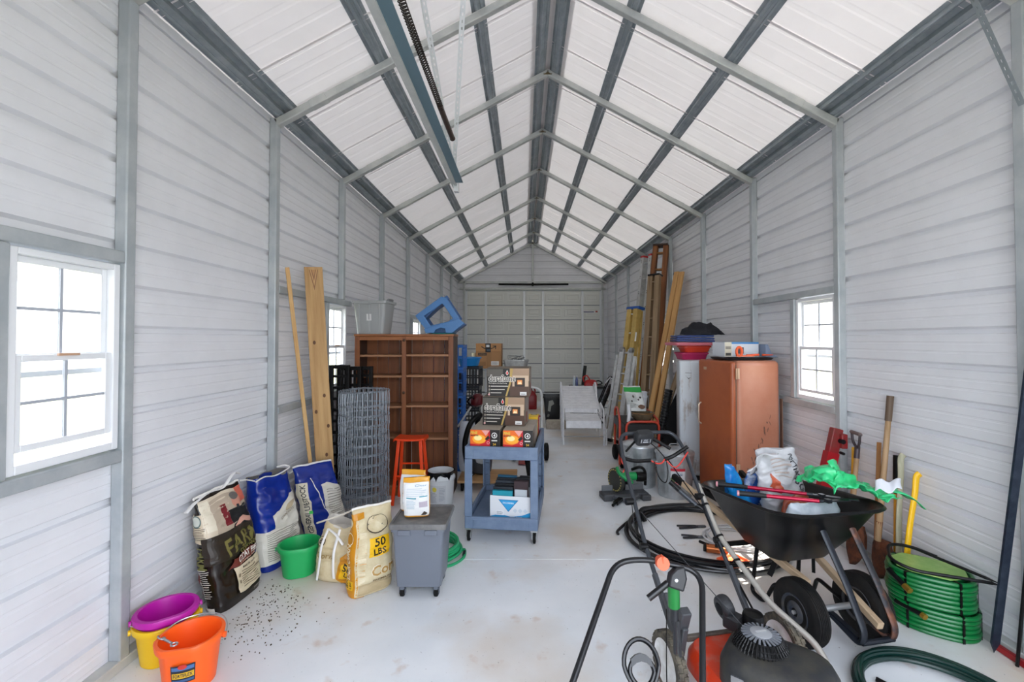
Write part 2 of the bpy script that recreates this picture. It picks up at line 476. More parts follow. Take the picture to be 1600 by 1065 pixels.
def sash(m, xc, y0, y1, z0, z1, t=0.022, w=0.03):
    m.bb(xc - t / 2, xc + t / 2, y0, y0 + w, z0, z1); m.bb(xc - t / 2, xc + t / 2, y1 - w, y1, z0, z1)
    m.bb(xc - t / 2, xc + t / 2, y0 + w, y1 - w, z0, z0 + w); m.bb(xc - t / 2, xc + t / 2, y0 + w, y1 - w, z1 - w, z1)
M_VINYL = pm('#e9ebee', 0.35)
M_MUNT = pm('#aeb3bd', 0.4)
def window(n, sd_, y0, y1, lowered=0.0):
    side = -1 if sd_ == 'L' else 1
    X = XL if sd_ == 'L' else XR
    w = struct('window_%d' % n)
    xf = X + side * 0.055
    m = MB(); a, b, c, d = y0 + .004, y1 - .004, WZ0 + .004, WZ1 - .004
    for q in ((a, a + .035, c, d), (b - .035, b, c, d), (a + .035, b - .035, c, c + .04), (a + .035, b - .035, d - .03, d)):
        m.bb(xf - .035, xf + .035, *q)
    obj('window_frame', m, M_VINYL, w, bev=0.004)
    zm = (c + d) / 2 + 0.01; lo = c + .04 + lowered
    up = MB(); sash(up, xf + side * .015, a + .035, b - .035, zm - .012, d - .03)
    us = obj('upper_sash', up, M_VINYL, w, bev=0.003)
    dn = MB(); sash(dn, xf - side * .013, a + .035, b - .035, lo, zm + .012)
    ds = obj('lower_sash', dn, M_VINYL, w, bev=0.003)
    gl = pm('#f4f8f8', 0.02, alpha=0.12)
    ym = (a + b) / 2
    for s_, xo, z0, z1 in ((us, side * .015, zm + .018, d - .06), (ds, -side * .013, lo + .03, zm - .018)):
        zc = (z0 + z1) / 2
        g = MB(); g.bb(xf + xo - .0015, xf + xo + .0015, ym - .0045, ym + .0045, z0, z1); g.bb(xf + xo - .0015, xf + xo + .0015, a + .065, b - .065, zc - .0045, zc + .0045)
        g2 = MB(); g2.bb(xf + xo - .006, xf + xo + .006, ym - .007, ym + .007, z0, z1)
        g2.bb(xf + xo - .006, xf + xo + .006, a + .064, ym - .007, zc - .007, zc + .007); g2.bb(xf + xo - .006, xf + xo + .006, ym + .007, b - .064, zc - .007, zc + .007)
        obj('muntin', g2, M_MUNT, s_)
        for p0, p1 in ((a + .064, ym - .007), (ym + .007, b - .064)):
            for q0, q1 in ((z0, zc - .007), (zc + .007, z1)):
                g = MB(); g.bb(xf + xo - .0015, xf + xo + .0015, p0, p1, q0, q1); obj('pane', g, gl, s_)
    if n in (1, 2):
        k = MB(); k.bb(xf - side * .036, xf - side * .024, ym - .05, ym + .05, zm + .004, zm + .016); obj('sash_lock', k, pm('#c8a184', 0.4), w, bev=.003)
    # half screen bar outside
    k = MB(); k.bb(xf + side * .024, xf + side * .034, a + .035, b - .035, zm - .09, zm - .065); obj('screen_bar', k, M_MUNT, w)
window(1, 'L', *WIN['L'][0], lowered=0.05)
window(2, 'L', *WIN['L'][1]); window(3, 'L', *WIN['L'][2])
window(4, 'R', *WIN['R'][0], lowered=0.03); window(5, 'R', *WIN['R'][1])
for y0, y1 in WIN['L']: portal('window_portal', (XL - .13, (y0 + y1) / 2, (WZ0 + WZ1) / 2), (R(90), 0, R(-90)), .5, .95)
for y0, y1 in WIN['R']: portal('window_portal', (XR + .13, (y0 + y1) / 2, (WZ0 + WZ1) / 2), (R(90), 0, R(90)), .5, .95)
portal('door_portal', (0.88, YF - .05, 1.6), (R(90), 0, 0), 3.0, 3.2)

# ---- roof: sheets, rafters, purlins
ceiling = struct('ceiling')
def roof_z(x): return RZ - (SLL * (RX - x) if x < RX else SLR * (x - RX))
CH = 0.045                                   # hat channel depth
def sheet(y0, y1, left, k):
    m = MB(); x0, x1 = (XL - 0.30, RX) if left else (RX, XR + 0.30)
    q = [(0, 0), (.02, -.012), (.05, -.012), (.07, 0)]
    prof = [(y0, -.004), (y0 + .012, -.004), (y0 + .014, 0), (y0 + .05, 0), (y0 + .052, -.003), (y0 + .056, -.003), (y0 + .058, 0)]
    for j in range(1, 4): 
        yy = y0 + (y1 - y0) * j / 4.0
        prof += [(yy - .03, 0), (yy - .015, .003), (yy + .015, .003), (yy + .03, 0)]
    prof.append((y1, .002)); prof.append((y1 + .03, .002))
    vs = []; fs = []
    up = PT / 2 + CH + 0.012
    for y, d in prof:
        for x in (x0, x1): vs.append((x, y, roof_z(x) + up + d))
    for i in range(len(prof) - 1): fs.append((2 * i, 2 * i + 1, 2 * i + 3, 2 * i + 2))
    m.add(vs, fs); obj('roof_sheet', m, M_ROOF, ceiling, smooth=0, fix=False)
yy = YF
while yy < YB:
    for lf in (True, False): sheet(yy, min(yy + 0.74, YB + 0.1), lf, 0)
    yy += 0.74
for y in BOWS:
    for sgn, xe in ((-1, XL - 0.02), (1, XR + 0.02)):
        m = MB(); p0 = Vector((RX, y, RZ)); p1 = Vector((xe, y, roof_z(xe)))
        m.beam(p0 + (p0 - p1).normalized() * 0.02, p1, PT, PT); obj('rafter', m, M_GALV, ceiling, bev=0.008)
        # sleeve joint on the rafter
        q = p0.lerp(p1, 0.82); dd = (p1 - p0).normalized()
        m = MB(); m.beam(q, q + dd * 0.16, PT + .004, PT + .004); obj('rafter_sleeve', m, M_GALV, ceiling, bev=0.006)
    m = MB(); m.beam((RX - .05, y, RZ - .028), (RX + .05, y, RZ - .028), PT + .004, .012); m.prism([(-.05, -.035), (.05, -.035), (0, 0)], (RX, y - .034, RZ + .0), (1, 0, 0), (0, 0, 1), (0, .068, 0))
    obj('ridge_weld', m, pm('#8b7a55', 0.6, 0.4, '#6d655a', scale=30), ceiling)
def hat(x, wtop, sl, w2=None, name='purlin'):
    """hat channel running the length of the building on top of the rafters"""
    m = MB(); z = roof_z(x) + PT / 2 + 0.004; w = wtop / 2; t = .03
    ex = Vector((1, 0, sl)).normalized(); ez = Vector((-sl, 0, 1)).normalized()
    pr = [(-w - t, CH), (-w, CH), (-w + .008, 0), (-w * .35, 0), (-w * .3, .006), (w * .3, .006), (w * .35, 0), (w - .008, 0), (w, CH), (w + t, CH)]
    o = Vector((x, 0, z)); vs = []; fs = []
    for a, b in pr:
        p = o + ex * a + ez * b; vs += [(p.x, YF, p.z), (p.x, YB, p.z)]
    for i in range(len(pr) - 1): fs.append((2 * i, 2 * i + 1, 2 * i + 3, 2 * i + 2))
    m.add(vs, fs); obj(name, m, M_GALVD, ceiling, smooth=0, fix=False, solid=.0015)
for d in (0.66, 1.51):
    hat(RX - d, .075, SLL); hat(RX + d, .075, -SLR)
m = MB()
z = RZ + PT / 2 + CH + .018
m.add([(RX - .2, YF, z - .2 * SLL), (RX, YF, z), (RX + .2, YF, z - .2 * SLR), (RX - .2, YB + .1, z - .2 * SLL), (RX, YB + .1, z), (RX + .2, YB + .1, z - .2 * SLR)], [(0, 1, 4, 3), (1, 2, 5, 4)])
obj('ridge_cap', m, M_ROOF, ceiling, fix=False, solid=.002, smooth=0)
hat(RX - .070, .085, SLL, name='ridge_channel'); hat(RX + .070, .085, -SLR, name='ridge_channel')
for x, sl in ((XL + .03, SLL), (XR - .03, -SLR)): hat(x, .075, sl, name='eave_channel')
for x, sl in ((XL + .12, SLL), (XR - .12, -SLR)): hat(x, .03, sl, name='eave_channel')

# ---- back wall with its sectional door
back = struct('wall_back')
DX0, DX1, DZ = XL + .20, XR - .15, 3.36
m = MB(); ribbed_x(m, YB, XL - .12, XR + .12, DZ + .0, EAVE + .02); obj('wall_sheet', m, M_WALL, back, smooth=0, fix=False, solid=.0012)
zz = EAVE + .02
while zz < RZ + .05:
    z1 = min(zz + 2 * PITCH, RZ + .07)
    m = MB(); ribbed_x(m, YB, 0, 0, zz, z1, top=lambda z: (RX - (RZ + .11 - z) / SLL - .02, RX + (RZ + .11 - z) / SLR + .02))
    obj('wall_sheet', m, M_WALL, back, smooth=0, fix=False, solid=.0012); zz = z1
for x0, x1 in ((XL - .12, DX0 + .02), (DX1 - .02, XR + .12)):
    m = MB(); ribbed_x(m, YB, x0, x1, 0, DZ + .02); obj('wall_sheet', m, M_WALL, back, smooth=0, fix=False, solid=.0012)
    m = MB(); xx = DX0 - .05 if x0 < 0 else DX1 + .05; m.bb(xx - PT / 2, xx + PT / 2, YB - .07, YB - .004, 0, DZ + .3); obj('door_post', m, M_GALV, back, bev=.006)
m = MB(); m.bb(XL, XR, YB - .07, YB - .005, EAVE - .03, EAVE + .035); obj('header_beam', m, M_GALV, back, bev=.006)
m = MB(); m.bb(XL, XR, YB - .07, YB - .005, DZ + .03, DZ + .09); obj('door_header', m, M_GALV, back, bev=.006)
m = MB(); m.bb(RX - PT / 2, RX + PT / 2, YB - .07, YB - .005, EAVE + .04, RZ - .02); obj('gable_post', m, M_GALV, back, bev=.006)
M_DOOR = pm('#e4e5df', 0.42)
door = struct('door_1')
NS = 7; sh = DZ / NS; yd = YB - 0.02
stx = [-1.39 + .02, -1.26, 0.0, 0.62, 1.92, DX1 - .03]
cols = [(DX0 + .03, -1.30), (-1.22, -.63), (-.60, -.04), (.04, .59), (.66, 1.26), (1.29, 1.88), (1.96, DX1 - .04)]
for k in range(NS):
    z0, z1 = k * sh + .004, (k + 1) * sh - .004
    m = MB(); m.bb(DX0, DX1, yd, yd + .02, z0, z1)
    s_ = obj('door_section', m, M_DOOR, door, bev=.004)
    for c0, c1 in cols:
        e = MB(); a, b, c, d = c0 + .05, c1 - .05, z0 + .10, z1 - .10
        if b - a < .1: a, b = c0 + .02, c1 - .02
        w = .045                                        # raised rim with a sunk field
        for q in ((a, a + w, c, d), (b - w, b, c, d), (a + w, b - w, c, c + w), (a + w, b - w, d - w, d)): e.bb(q[0], q[1], yd - .028, yd + .002, q[2], q[3])
        e.bb(a + .085, b - .085, yd - .022, yd + .002, c + .08, d - .08)
        obj('embossed_panel', e, M_DOOR, s_, bev=.003)
    hz = MB(); hz.bb(DX0, DX1, yd - .012, yd, z1 - .012, z1 + .012); obj('section_rail', hz, pm('#878d90', .45, .2), s_)
for x in (DX0 + .02, -1.26, 0.0, 0.62, 1.92, DX1 - .02):
    m = MB(); m.bb(x - .035, x + .035, yd - .045, yd - .012, .02, DZ - .02)
    obj('door_stile', m, pm('#dfe3e5', 0.35, 0.2), door)
m = MB(); m.cyl((-.84, YB - .13, 3.56), (.28, YB - .13, 3.545), .03); m.cyl((.28, YB - .13, 3.545), (1.45, YB - .13, 3.56), .03)
m.bb(.25, .31, YB - .13, YB - .07, 3.50, 3.62); obj('torsion_spring', m, M_BLACK, door)
for x in (DX0 - .03, DX1 + .03):
    m = MB(); m.bb(x - .02, x + .02, YB - .13, YB - .075, .02, 3.3); obj('door_track', m, M_GALV, door)
m = MB(); m.bb(DX0, DX1, yd - .004, yd + .03, 0.001, .03); obj('bottom_seal', m, M_BLACKR, door)
D = Decal(face_map((0, yd - .03, 0), (1, 0, 0), (0, 0, 1)))
D.rect(1.94, 2.62, 2.48, 2.70, '#e8e8e6'); D.rect(1.95, 2.64, 2.30, 2.67, '#283a66'); D.rect(2.35, 2.64, 2.42, 2.69, '#b0482c'); D.make(door, 'maker_sticker')

# ---- front wall (behind the camera) round the open roll-up doorway
front = struct('wall_front')
FX0, FX1, FZ = -0.62, 2.38, 3.20
for x0, x1 in ((XL - .12, FX0), (FX1, XR + .12)):
    m = MB(); ribbed_x(m, YF - .03, x0, x1, 0, FZ); obj('wall_sheet', m, M_WALL, front, smooth=0, fix=False, solid=.0012)
m = MB(); ribbed_x(m, YF - .03, XL - .12, XR + .12, FZ, EAVE + .02); obj('wall_sheet', m, M_WALL, front, smooth=0, fix=False, solid=.0012)
m = MB(); ribbed_x(m, YF - .03, 0, 0, EAVE + .02, RZ + .07, top=lambda z: (RX - (RZ + .11 - z) / SLL - .02, RX + (RZ + .11 - z) / SLR + .02))
obj('wall_sheet', m, M_WALL, front, smooth=0, fix=False, solid=.0012)
# ================================================================== LEFT SIDE: buckets and feed bags
def ring_d(r, z, flat=0.91, n=36, ry=None):
    """round ring with one flattened side (towards -y)"""
    out = []
    for i in range(n):
        a = 2 * pi * i / n; x = r * cos(a); y = (ry or r) * sin(a)
        out.append(Vector((x, max(y, -flat * r), z)))
    return out
def bucket(label, loc, r, rb, h, col, rz, group=None, bail='rim', grp_rim=.014):
    t = thing('feed_bucket', label, 'bucket', loc, rz, group)
    M = pm(col, 0.42)
    m = MB(); w = .005
    prof = [(rb - .01, 0), (rb, .004), (r - .004, h - .035), (r + grp_rim - .004, h - .033), (r + grp_rim, h - .006), (r + grp_rim - .004, h), (r - w + .002, h), (r - w - .003, h - .02), (rb - w, .008), (rb - w - .012, .006)]
    m.loft([ring_d(a, z) for a, z in prof], True, True, True)
    obj('shell', m, M, t, smooth=50)
    for s in (-1, 1):
        e = MB(); e.cyl((s * (r + grp_rim - .002), 0, h - .03), (s * (r + grp_rim + .01), 0, h - .03), .014, n=12); obj('ear', e, M, t)
    b = MB(); q = r + grp_rim + .006; P = []
    for i in range(25):
        a = pi * i / 24; x = q * cos(a); y = (q + .0) * sin(a)
        P.append((x, y * (1 if bail == 'back' else -0.82 * (1 if bail == 'front' else .55)), h + .004 - .03 * abs(cos(a)) ** 6 + (.004 if bail != 'in' else -.05 * sin(a))))
    b.tube(P, .003, 6); obj('bail_handle', b, M_STEEL, t)
    return t
tb = bucket('yellow plastic feed bucket with a magenta bucket nested inside it', (-1.985, 2.515, 0), .138, .112, .215, '#f2c50c', 40, bail='back')
bucket('magenta plastic feed bucket nested in the yellow one', (-1.985, 2.515, .047), .128, .102, .215, '#bd0fa2', 40, bail='in', grp_rim=.022)
tb = bucket('orange plastic feed bucket with a snap hook, nearest the camera', (-1.71, 2.325, 0), .136, .110, .245, '#ff6417', 14, bail='back')
m = MB(); P = bez([(-.148, .02, .24), (-.138, -.015, .255), (-.115, -.03, .25), (-.105, -.01, .235), (-.125, .01, .23)], 5, True); m.tube(P, .004, 6, True)
m.cyl((-.11, -.02, .244), (-.06, -.055, .238), .006); m.lathe([(.006, 0), (.011, .004), (.006, .008)], 10, (-.113, -.018, .244))
P = [Vector((-.045 + .014 * cos(a), -.065 + .014 * sin(a), .237)) for a in [2 * pi * i / 12 for i in range(12)]]; m.tube(P, .004, 6, True)
obj('snap_hook', m, M_STEEL, tb)
def cylmap(r0, r1, h, a0):
    """print on a tapered round side: x along the arc, y up"""
    def f(x, y, l):
        r = r0 + (r1 - r0) * y / h + l + .001; a = a0 + x / r1
        return Vector((r * cos(a), r * sin(a), y))
    return f
m = None
D = Decal(cylmap(.110, .136, .245, R(-82)), .012)
D.rect(-.055, .075, .055, .165, '#1d2230', skew=.0).rect(-.05, .14, .05, .158, '#4a6fa5').rect(-.05, .10, .05, .128, '#d6a91e').text('FORTIFLEX', 0, .114, .018, '#1d2230', w=.088).rect(-.05, .082, .05, .094, '#3c5a86').ell(0, .158, .02, .012, '#c9342a').make(tb, 'maker_label')
bucket('green plastic feed bucket standing beside the feed sacks', (-1.69, 3.40, 0), .138, .112, .225, '#1fa95c', 20, bail='in')

# ---- sacks
def sack(label, loc, w, t, h, rz, tilt, mats, seed=0, name='feed_sack', cat='bag', top=.10, open_=False, bulge=.12, pinch=.96, lean=0.0, group=None, wr=.010, sag=0.0, seam=True):
    """a filled sack: local x across the front, -y the front, z up; returns thing, surface map f(x,y,l) for the front, and one for the left gusset"""
    th = thing(name, label, cat, loc, rz, group)
    th.rotation_euler = (0, 0, R(rz))
    off = Vector((seed * 7.3, seed * 3.1, seed * 1.7))
    ct, st = cos(R(tilt)), sin(R(tilt))
    def S(xu, yu, v):
        k = 1 - (1 - top) * max(0, (v - .62) / .38) ** 1.5
        if v < .06: k *= .86 + .14 * v / .06
        ww = w / 2 * (1 + bulge * sin(pi * min(1, v * 1.1)) * .35) * (1 - (1 - pinch) * v)
        if v < .05: ww *= .95 + .05 * v / .05
        tt = t / 2 * k * (1 + bulge * sin(pi * min(1, v * 1.15)))
        p = Vector((xu * ww + lean * v * h, yu * tt, h * v * (1 - sag * (1 - abs(xu)) * v * .3)))
        n = noise.noise_vector(p * 7 + off) * wr + noise.noise_vector(p * 17 + off) * wr * .5
        n2 = wr * .8 * (.5 - abs(noise.noise(Vector((p.x * 8, p.z * 20, p.y * 8)) + off)) * 2)
        kk = min(1, v * 8)
        p += n * kk; p.y += (-n2 if yu < 0 else n2) * kk
        if p.z < .002: p.z = .002
        return Vector((p.x, p.y * ct + p.z * st, p.z))
    fy = lambda q: (1 - min(1, abs(q)) ** 5) ** .5
    def ring(v):
        A = [(-1 + 2 * (.35 * i / 27 + .65 * (.5 - .5 * cos(pi * i / 27)))) for i in range(28)]
        return [S(x, -fy(x), v) for x in A] + [S(x, fy(x), v) for x in reversed(A[1:-1])]
    NV = 44
    m = MB(); rings = [ring(j / NV) for j in range(NV + 1)]; NA = len(rings[0])
    m.loft(rings, True, True, not open_)
    if open_:
        m.cur = 1
        inner = []
        for j, (v, k) in enumerate(((1.0, .985), (.94, .95), (.86, .9), (.8, .86), (.79, .3))):
            rg = ring(v); c = sum(rg, Vector()) / NA
            inner.append([c + (p - c) * k for p in rg])
        m.loft([rings[-1]] + inner, True, False, True)
    obj('sack_body', m, mats, th, smooth=70, fix=not open_)
    if seam:
        sm = MB()
        P = [S(-1 + i / 10, 0, 1.0) + Vector((0, 0, .004)) for i in range(21)]
        sm.tube(P, .007, 6, flat=1.6); obj('stitched_seam', sm, pm('#e9e6e0', .6), th)
    def wrap(g):
        def f(x, y, l):
            v = max(0, min(1, y / h)); p = S(*g(x), v)
            du = S(*g(x + .004), v) - S(*g(x - .004), v); dv = S(*g(x), min(1, v + .01)) - S(*g(x), max(0, v - .01))
            n = du.cross(dv)
            return p + (n.normalized() if n.length > 1e-9 else Vector((0, -1, 0))) * (l * 1.3 + .0028)
        return f
    def front_a(x):
        q = max(-.995, min(.995, x / (w / 2))); return (q, -fy(q))
    def left_a(x):
        q = max(-.99, min(.99, -x / (t / 2))); return (-(1 - q * q) ** .2, q)
    return th, wrap(front_a), wrap(left_a)

M_BAGB = pm('#17100c', 0.22, 0, '#231a14', scale=6)
th, F, G = sack('dark brown goat feed sack with a farmer printed on it, leaning on the left wall', (-1.955, 3.07, 0), .40, .15, .72, 84, 12, M_BAGB, seed=1, top=.12, wr=.012)
D = Decal(F, .013)
D.rect(-.19, .47, .19, .70, '#d9cbb4').rect(-.19, .50, -.12, .69, '#e6dcc6').rect(-.12, .47, .19, .68, '#b9a894')
D.rect(-.05, .50, .0, .63, '#7a1b25').rect(.0, .455, .17, .58, '#17191c').ell(.085, .625, .035, .045, '#c98f7b').ell(.085, .655, .038, .022, '#6b6661').poly([(.01, .48), (.09, .52), (.17, .49), (.16, .46), (.09, .485), (.02, .455)], '#cf9a88')
D.rect(.12, .60, .19, .70, '#d26a55').rect(.075, .57, .095, .60, '#2d2f33')
D.rect(-.20, .31, .20, .47, '#2a2117').text('FARM', .05, .385, .105, '#77703a', w=.30, rot=4).text('COMPANY', .08, .315, .03, '#77703a', w=.16, rot=4)
D.poly([(-.10, .23), (-.06, .285), (.20, .305), (.20, .25), (-.02, .225)], '#6b2a20').text('GOAT FEED', .075, .272, .04, '#f4f1ea', w=.21, rot=3).text('A Complete Feed', .06, .237, .014, '#d9b9a6', w=.16, rot=3)
D.rect(-.06, .065, .18, .225, '#d6c6aa', rot=2).text('Meets the needs', .06, .205, .014, '#3a2c22', w=.13, rot=2).lines(-.02, .085, .16, .19, 8, '#6b5a48').rect(-.045, .16, -.03, .18, '#8a7860').rect(-.045, .12, -.03, .14, '#8a7860').lines(.06, .03, .17, .05, 2, '#8d857b')
D.make(th, 'printed_front')
D = Decal(G, .013)
D.rect(-.065, .44, .055, .62, '#d8c9ae').ell(-.005, .58, .035, .04, '#5f7370').ell(-.005, .58, .028, .032, '#cfd3c8').lines(-.05, .46, .045, .545, 8, '#55483c').text('FARM', -.0, .35, .05, '#6b6a38', rot=-90, w=.13).lines(-.03, .1, .03, .29, 14, '#d8d2c8').rect(-.05, .12, -.03, .26, '#7a2a24').rect(-.05, .01, .02, .045, '#dedad2')
D.make(th, 'side_print')
m = MB(); P = bez([(-.27, .13, .665), (-.19, .14, .70), (-.08, .15, .725), (.03, .145, .72), (.07, .14, .74), (.11, .14, .775), (.16, .15, .79), (.21, .15, .77)], 6); m.tube(P, .014, 6, flat=.35); obj('torn_top_strip', m, pm('#e8e6e3', .6), th)

M_BLUE = pm('#0b2680', 0.22, 0, '#0f2f92', scale=5); M_PAPER = pm('#d9d4c8', .45); M_LINER = pm('#6d6a66', .6)
th, F, G = sack('blue and white feed sack with its top open, between goat sack and green bucket', (-1.93, 3.56, 0), .38, .17, .68, 76, 10, [M_BLUE, M_LINER], seed=3, open_=True, top=.75, seam=False, wr=.013)
D = Decal(F, .013)
D.rect(-.19, .05, .19, .30, M_PAPER).poly([(-.09, .30), (-.09, .40), (-.02, .41), (.10, .50), (.19, .50), (.19, .30)], M_PAPER).lines(-.16, .07, .16, .28, 14, '#8f8a80').text('CONTENTS', .05, .37, .022, '#7a6a50', rot=18, w=.15).ell(.09, .42, .06, .018, '#b9a98c', rot=20).make(th, 'printed_front')
m = MB()
m.tube(bez([(-.19, .04, .68), (-.1, .05, .69), (0, .05, .67), (.1, .05, .68), (.175, .07, .69), (.18, .12, .70), (.15, .17, .69)], 6), .008, 6, flat=.6); obj('white_rim', m, pm('#eceae6', .5), th)
m = MB(); m.tube(bez([(-.18, .06, .68), (-.22, .09, .70), (-.27, .11, .71)], 6), .01, 6, flat=.4); obj('pull_strip', m, pm('#eceae6', .5), th)

th, F, G = sack('dark green sack squeezed between the two blue feed sacks', (-2.04, 3.82, 0), .14, .08, .44, 64, 8, pm('#12261a', .3), seed=5, top=.3)
D = Decal(F, .013); D.rect(-.1, .02, .1, .13, '#9a9a96').text('FERTILIZER', 0, .27, .03, '#4d6a55', rot=-60, w=.2).make(th, 'printed_front')

th, F, G = sack('blue livestock feed sack with a cream lettered side band, beside the wide plank', (-1.79, 4.09, 0), .37, .15, .60, 50, 15, M_BLUE, seed=8, top=.16, wr=.014, lean=-.10)
D = Decal(F, .013)
D.poly([(.02, .12), (.0, .42), (.06, .44), (.16, .40), (.20, .30), (.20, .10)], M_PAPER).lines(.04, .15, .19, .38, 12, '#8f8a80').rect(-.185, .04, -.115, .47, '#d8cfb8').text('GENERAL LIVESTOCK', -.15, .26, .035, '#2b2b30', rot=90, w=.40).rect(-.02, .1, -.012, .5, '#e9e6e0', skew=-.12).rect(-.14, .22, -.11, .24, '#35c24a').make(th, 'printed_front')
m = MB(); m.tube(bez([(-.24, .22, .545), (-.15, .225, .575), (.0, .235, .58), (.10, .235, .575)], 5), .016, 6, flat=.4); obj('torn_top_strip', m, pm('#e8e6e3', .6), th)

M_CORN = pm('#d8cba8', .35, 0, '#c7b48c', scale=9)
M_YEL = pm('#c8860f', .3)
th, F, G = sack('open slumped deer corn sack with white handles, beside the green bucket', (-1.345, 3.36, 0), .35, .25, .42, -8, 6, [M_CORN, pm('#cfcac2', .55)], seed=11, open_=True, top=.62, seam=False, wr=.018, bulge=.2, lean=.05, sag=.5)
D = Decal(F, .013)
D.poly([(.02, .05), (.04, .2), (.18, .27), (.18, .02), (.08, .01)], M_YEL).poly([(.04, .06), (.055, .15), (.15, .17), (.15, .07)], '#e9b70f').text('50', .10, .13, .045, '#17140f', rot=-20, w=.06).text('LBS', .11, .085, .028, '#17140f', rot=-20, w=.06).ell(-.12, .29, .03, .03, '#3b3024').ell(-.12, .29, .025, .025, M_CORN).text('&', -.12, .29, .03, '#3b3024').text('Corn', -.08, .2, .045, '#a58a5a', w=.11).make(th, 'printed_front')
for pts in ([(-.06, -.10, .38), (-.075, -.16, .28), (-.09, -.165, .15), (-.11, -.16, .04)], [(.03, -.10, .38), (.025, -.165, .26), (.02, -.17, .14), (.02, -.16, .06)], [(-.06, -.10, .38), (.02, -.14, .36), (.09, -.16, .30)]):
    m = MB(); m.tube(bez(pts, 5), .010, 6, flat=.35); obj('white_strip', m, pm('#ecebe8', .5), th)
m = MB(); m.tube(bez([(-.17, -.06, .40), (-.08, -.10, .44), (.02, -.07, .47), (.10, .0, .49), (.17, .06, .45), (.1, .1, .42)], 6), .012, 6, flat=.6); obj('rolled_rim', m, pm('#d7d1c5', .6), th)

th, F, G = sack('upright fifty pound deer corn sack with an ochre side, leaning by the grey bin', (-1.085, 3.17, 0), .29, .15, .56, 40, 4, M_CORN, seed=14, top=.14, wr=.011, lean=.06)
D = Decal(G, .013)
D.rect(-.075, .005, .075, .54, M_YEL).rect(.055, .01, .075, .5, M_CORN).ell(0, .37, .035, .04, '#efe3c4').ell(0, .37, .03, .034, M_YEL).text('DEER CORN', .0, .225, .045, '#f3e6c4', rot=90, w=.22).rect(-.045, .05, .045, .11, '#e9b70f').text('50', -.01, .082, .035, '#17140f', rot=90, w=.045).text('LBS', .03, .082, .016, '#17140f', rot=90, w=.045).ell(-.01, .48, .04, .03, '#e4d6b2').make(th, 'side_print')
D = Decal(F, .013)
D.rect(-.15, .0, -.115, .54, M_YEL).rect(-.045, .25, .10, .375, '#f0bb12').text('50', .03, .338, .055, '#151310', w=.085).text('LBS', .03, .278, .04, '#151310', w=.095).text('Corn', .07, .165, .075, '#f0e6d2', w=.19).text('Corn', .072, .163, .07, '#b08948', w=.185).text('PREMIUM', .05, .10, .014, '#6b5431', w=.12).rect(-.11, .02, .14, .085, '#b8a47e').ell(.02, .45, .08, .055, '#3f352a').ell(.02, .452, .075, .05, M_CORN).make(th, 'printed_front')

# ---- grey wheeled bin and pouches on it
t = thing('feed_bin', 'grey plastic wheeled bin with a lid, in front of the deer corn sack', 'bin', (-.715, 3.20, 0), 0)
MG = pm('#6b717c', .42); ML = pm('#5f5f60', .5, 0, '#757472', scale=14)
m = MB()
def rrect(w, d, z, r=.02, n=4, cx=0, cy=0):
    out = []
    for qx, qy, a0 in ((1, 1, 0), (-1, 1, 90), (-1, -1, 180), (1, -1, 270)):
        for k in range(n + 1):
            a = R(a0 + 90 * k / n); out.append(Vector((cx + qx * (w / 2 - r) + r * cos(a), cy + qy * (d / 2 - r) + r * sin(a), z)))
    return out
m.loft([rrect(.29, .28, .075), rrect(.30, .29, .08), rrect(.345, .335, .455), rrect(.365, .355, .457), rrect(.365, .355, .485), rrect(.34, .33, .485), rrect(.29, .28, .09)], True, True, True)
obj('bin_body', m, MG, t, smooth=35)
m = MB(); m.loft([rrect(.385, .375, .478), rrect(.39, .38, .50), rrect(.38, .37, .512), rrect(.35, .34, .512), rrect(.345, .335, .505)], True, False, True); obj('lid', m, ML, t, smooth=35)
for x in (-.09, .09):
    m = MB(); m.box((x, -.178, .455), (.085, .016, .035)); obj('latch', m, MG, t, bev=.004)
for x in (-.115, .115):
    for y in (-.11, .11):
        m = MB(); m.bb(x - .012, x + .012, y - .02, y + .02, .05, .078); m.bb(x - .021, x - .017, y - .012, y + .012, .02, .06); m.bb(x + .017, x + .021, y - .012, y + .012, .02, .06); m.bb(x - .021, x + .021, y - .012, y + .012, .055, .062)
        c = obj('caster', m, MG, t); m = MB(); m.lathe([(.004, -.015), (.024, -.015), (.03, -.009), (.03, .009), (.024, .015), (.004, .015)], 18, (x, y, .03), (1, 0, 0)); obj('wheel', m, M_BLACKR, c)
for i, (x, y, rz, h) in enumerate(((-.755, 3.17, 8, .27), (-.805, 3.27, -6, .29))):
    th, F, G = sack(('white and yellow pouch standing at the front of the grey bin lid', 'white and yellow pouch standing behind the other on the grey bin lid')[i], (x, y, .513), .175, .07, h, rz, 2, pm('#d99a22', .3), seed=20 + i, name='pouch', cat='pouch', top=.08, wr=.006, seam=False, bulge=.1, pinch=1.05)
    D = Decal(F, .013); D.rect(-.08, .015, .08, h - .035, '#dfe0df').text('Clear', .03, h - .055, .014, '#8ba7b8', w=.08).rect(-.06, .13, .0, .138, '#3e97a8').rect(.02, .14, .07, .147, '#3e97a8').lines(-.06, .06, .0, .12, 6, '#9db4c4').rect(.02, .07, .07, .11, '#b3a9b6').lines(-.06, .145, .07, .2, 5, '#b9c3cc').poly([(.03, .02), (.05, .045), (.07, .03), (.06, .02)], '#3b2f26').make(th, 'printed_front')

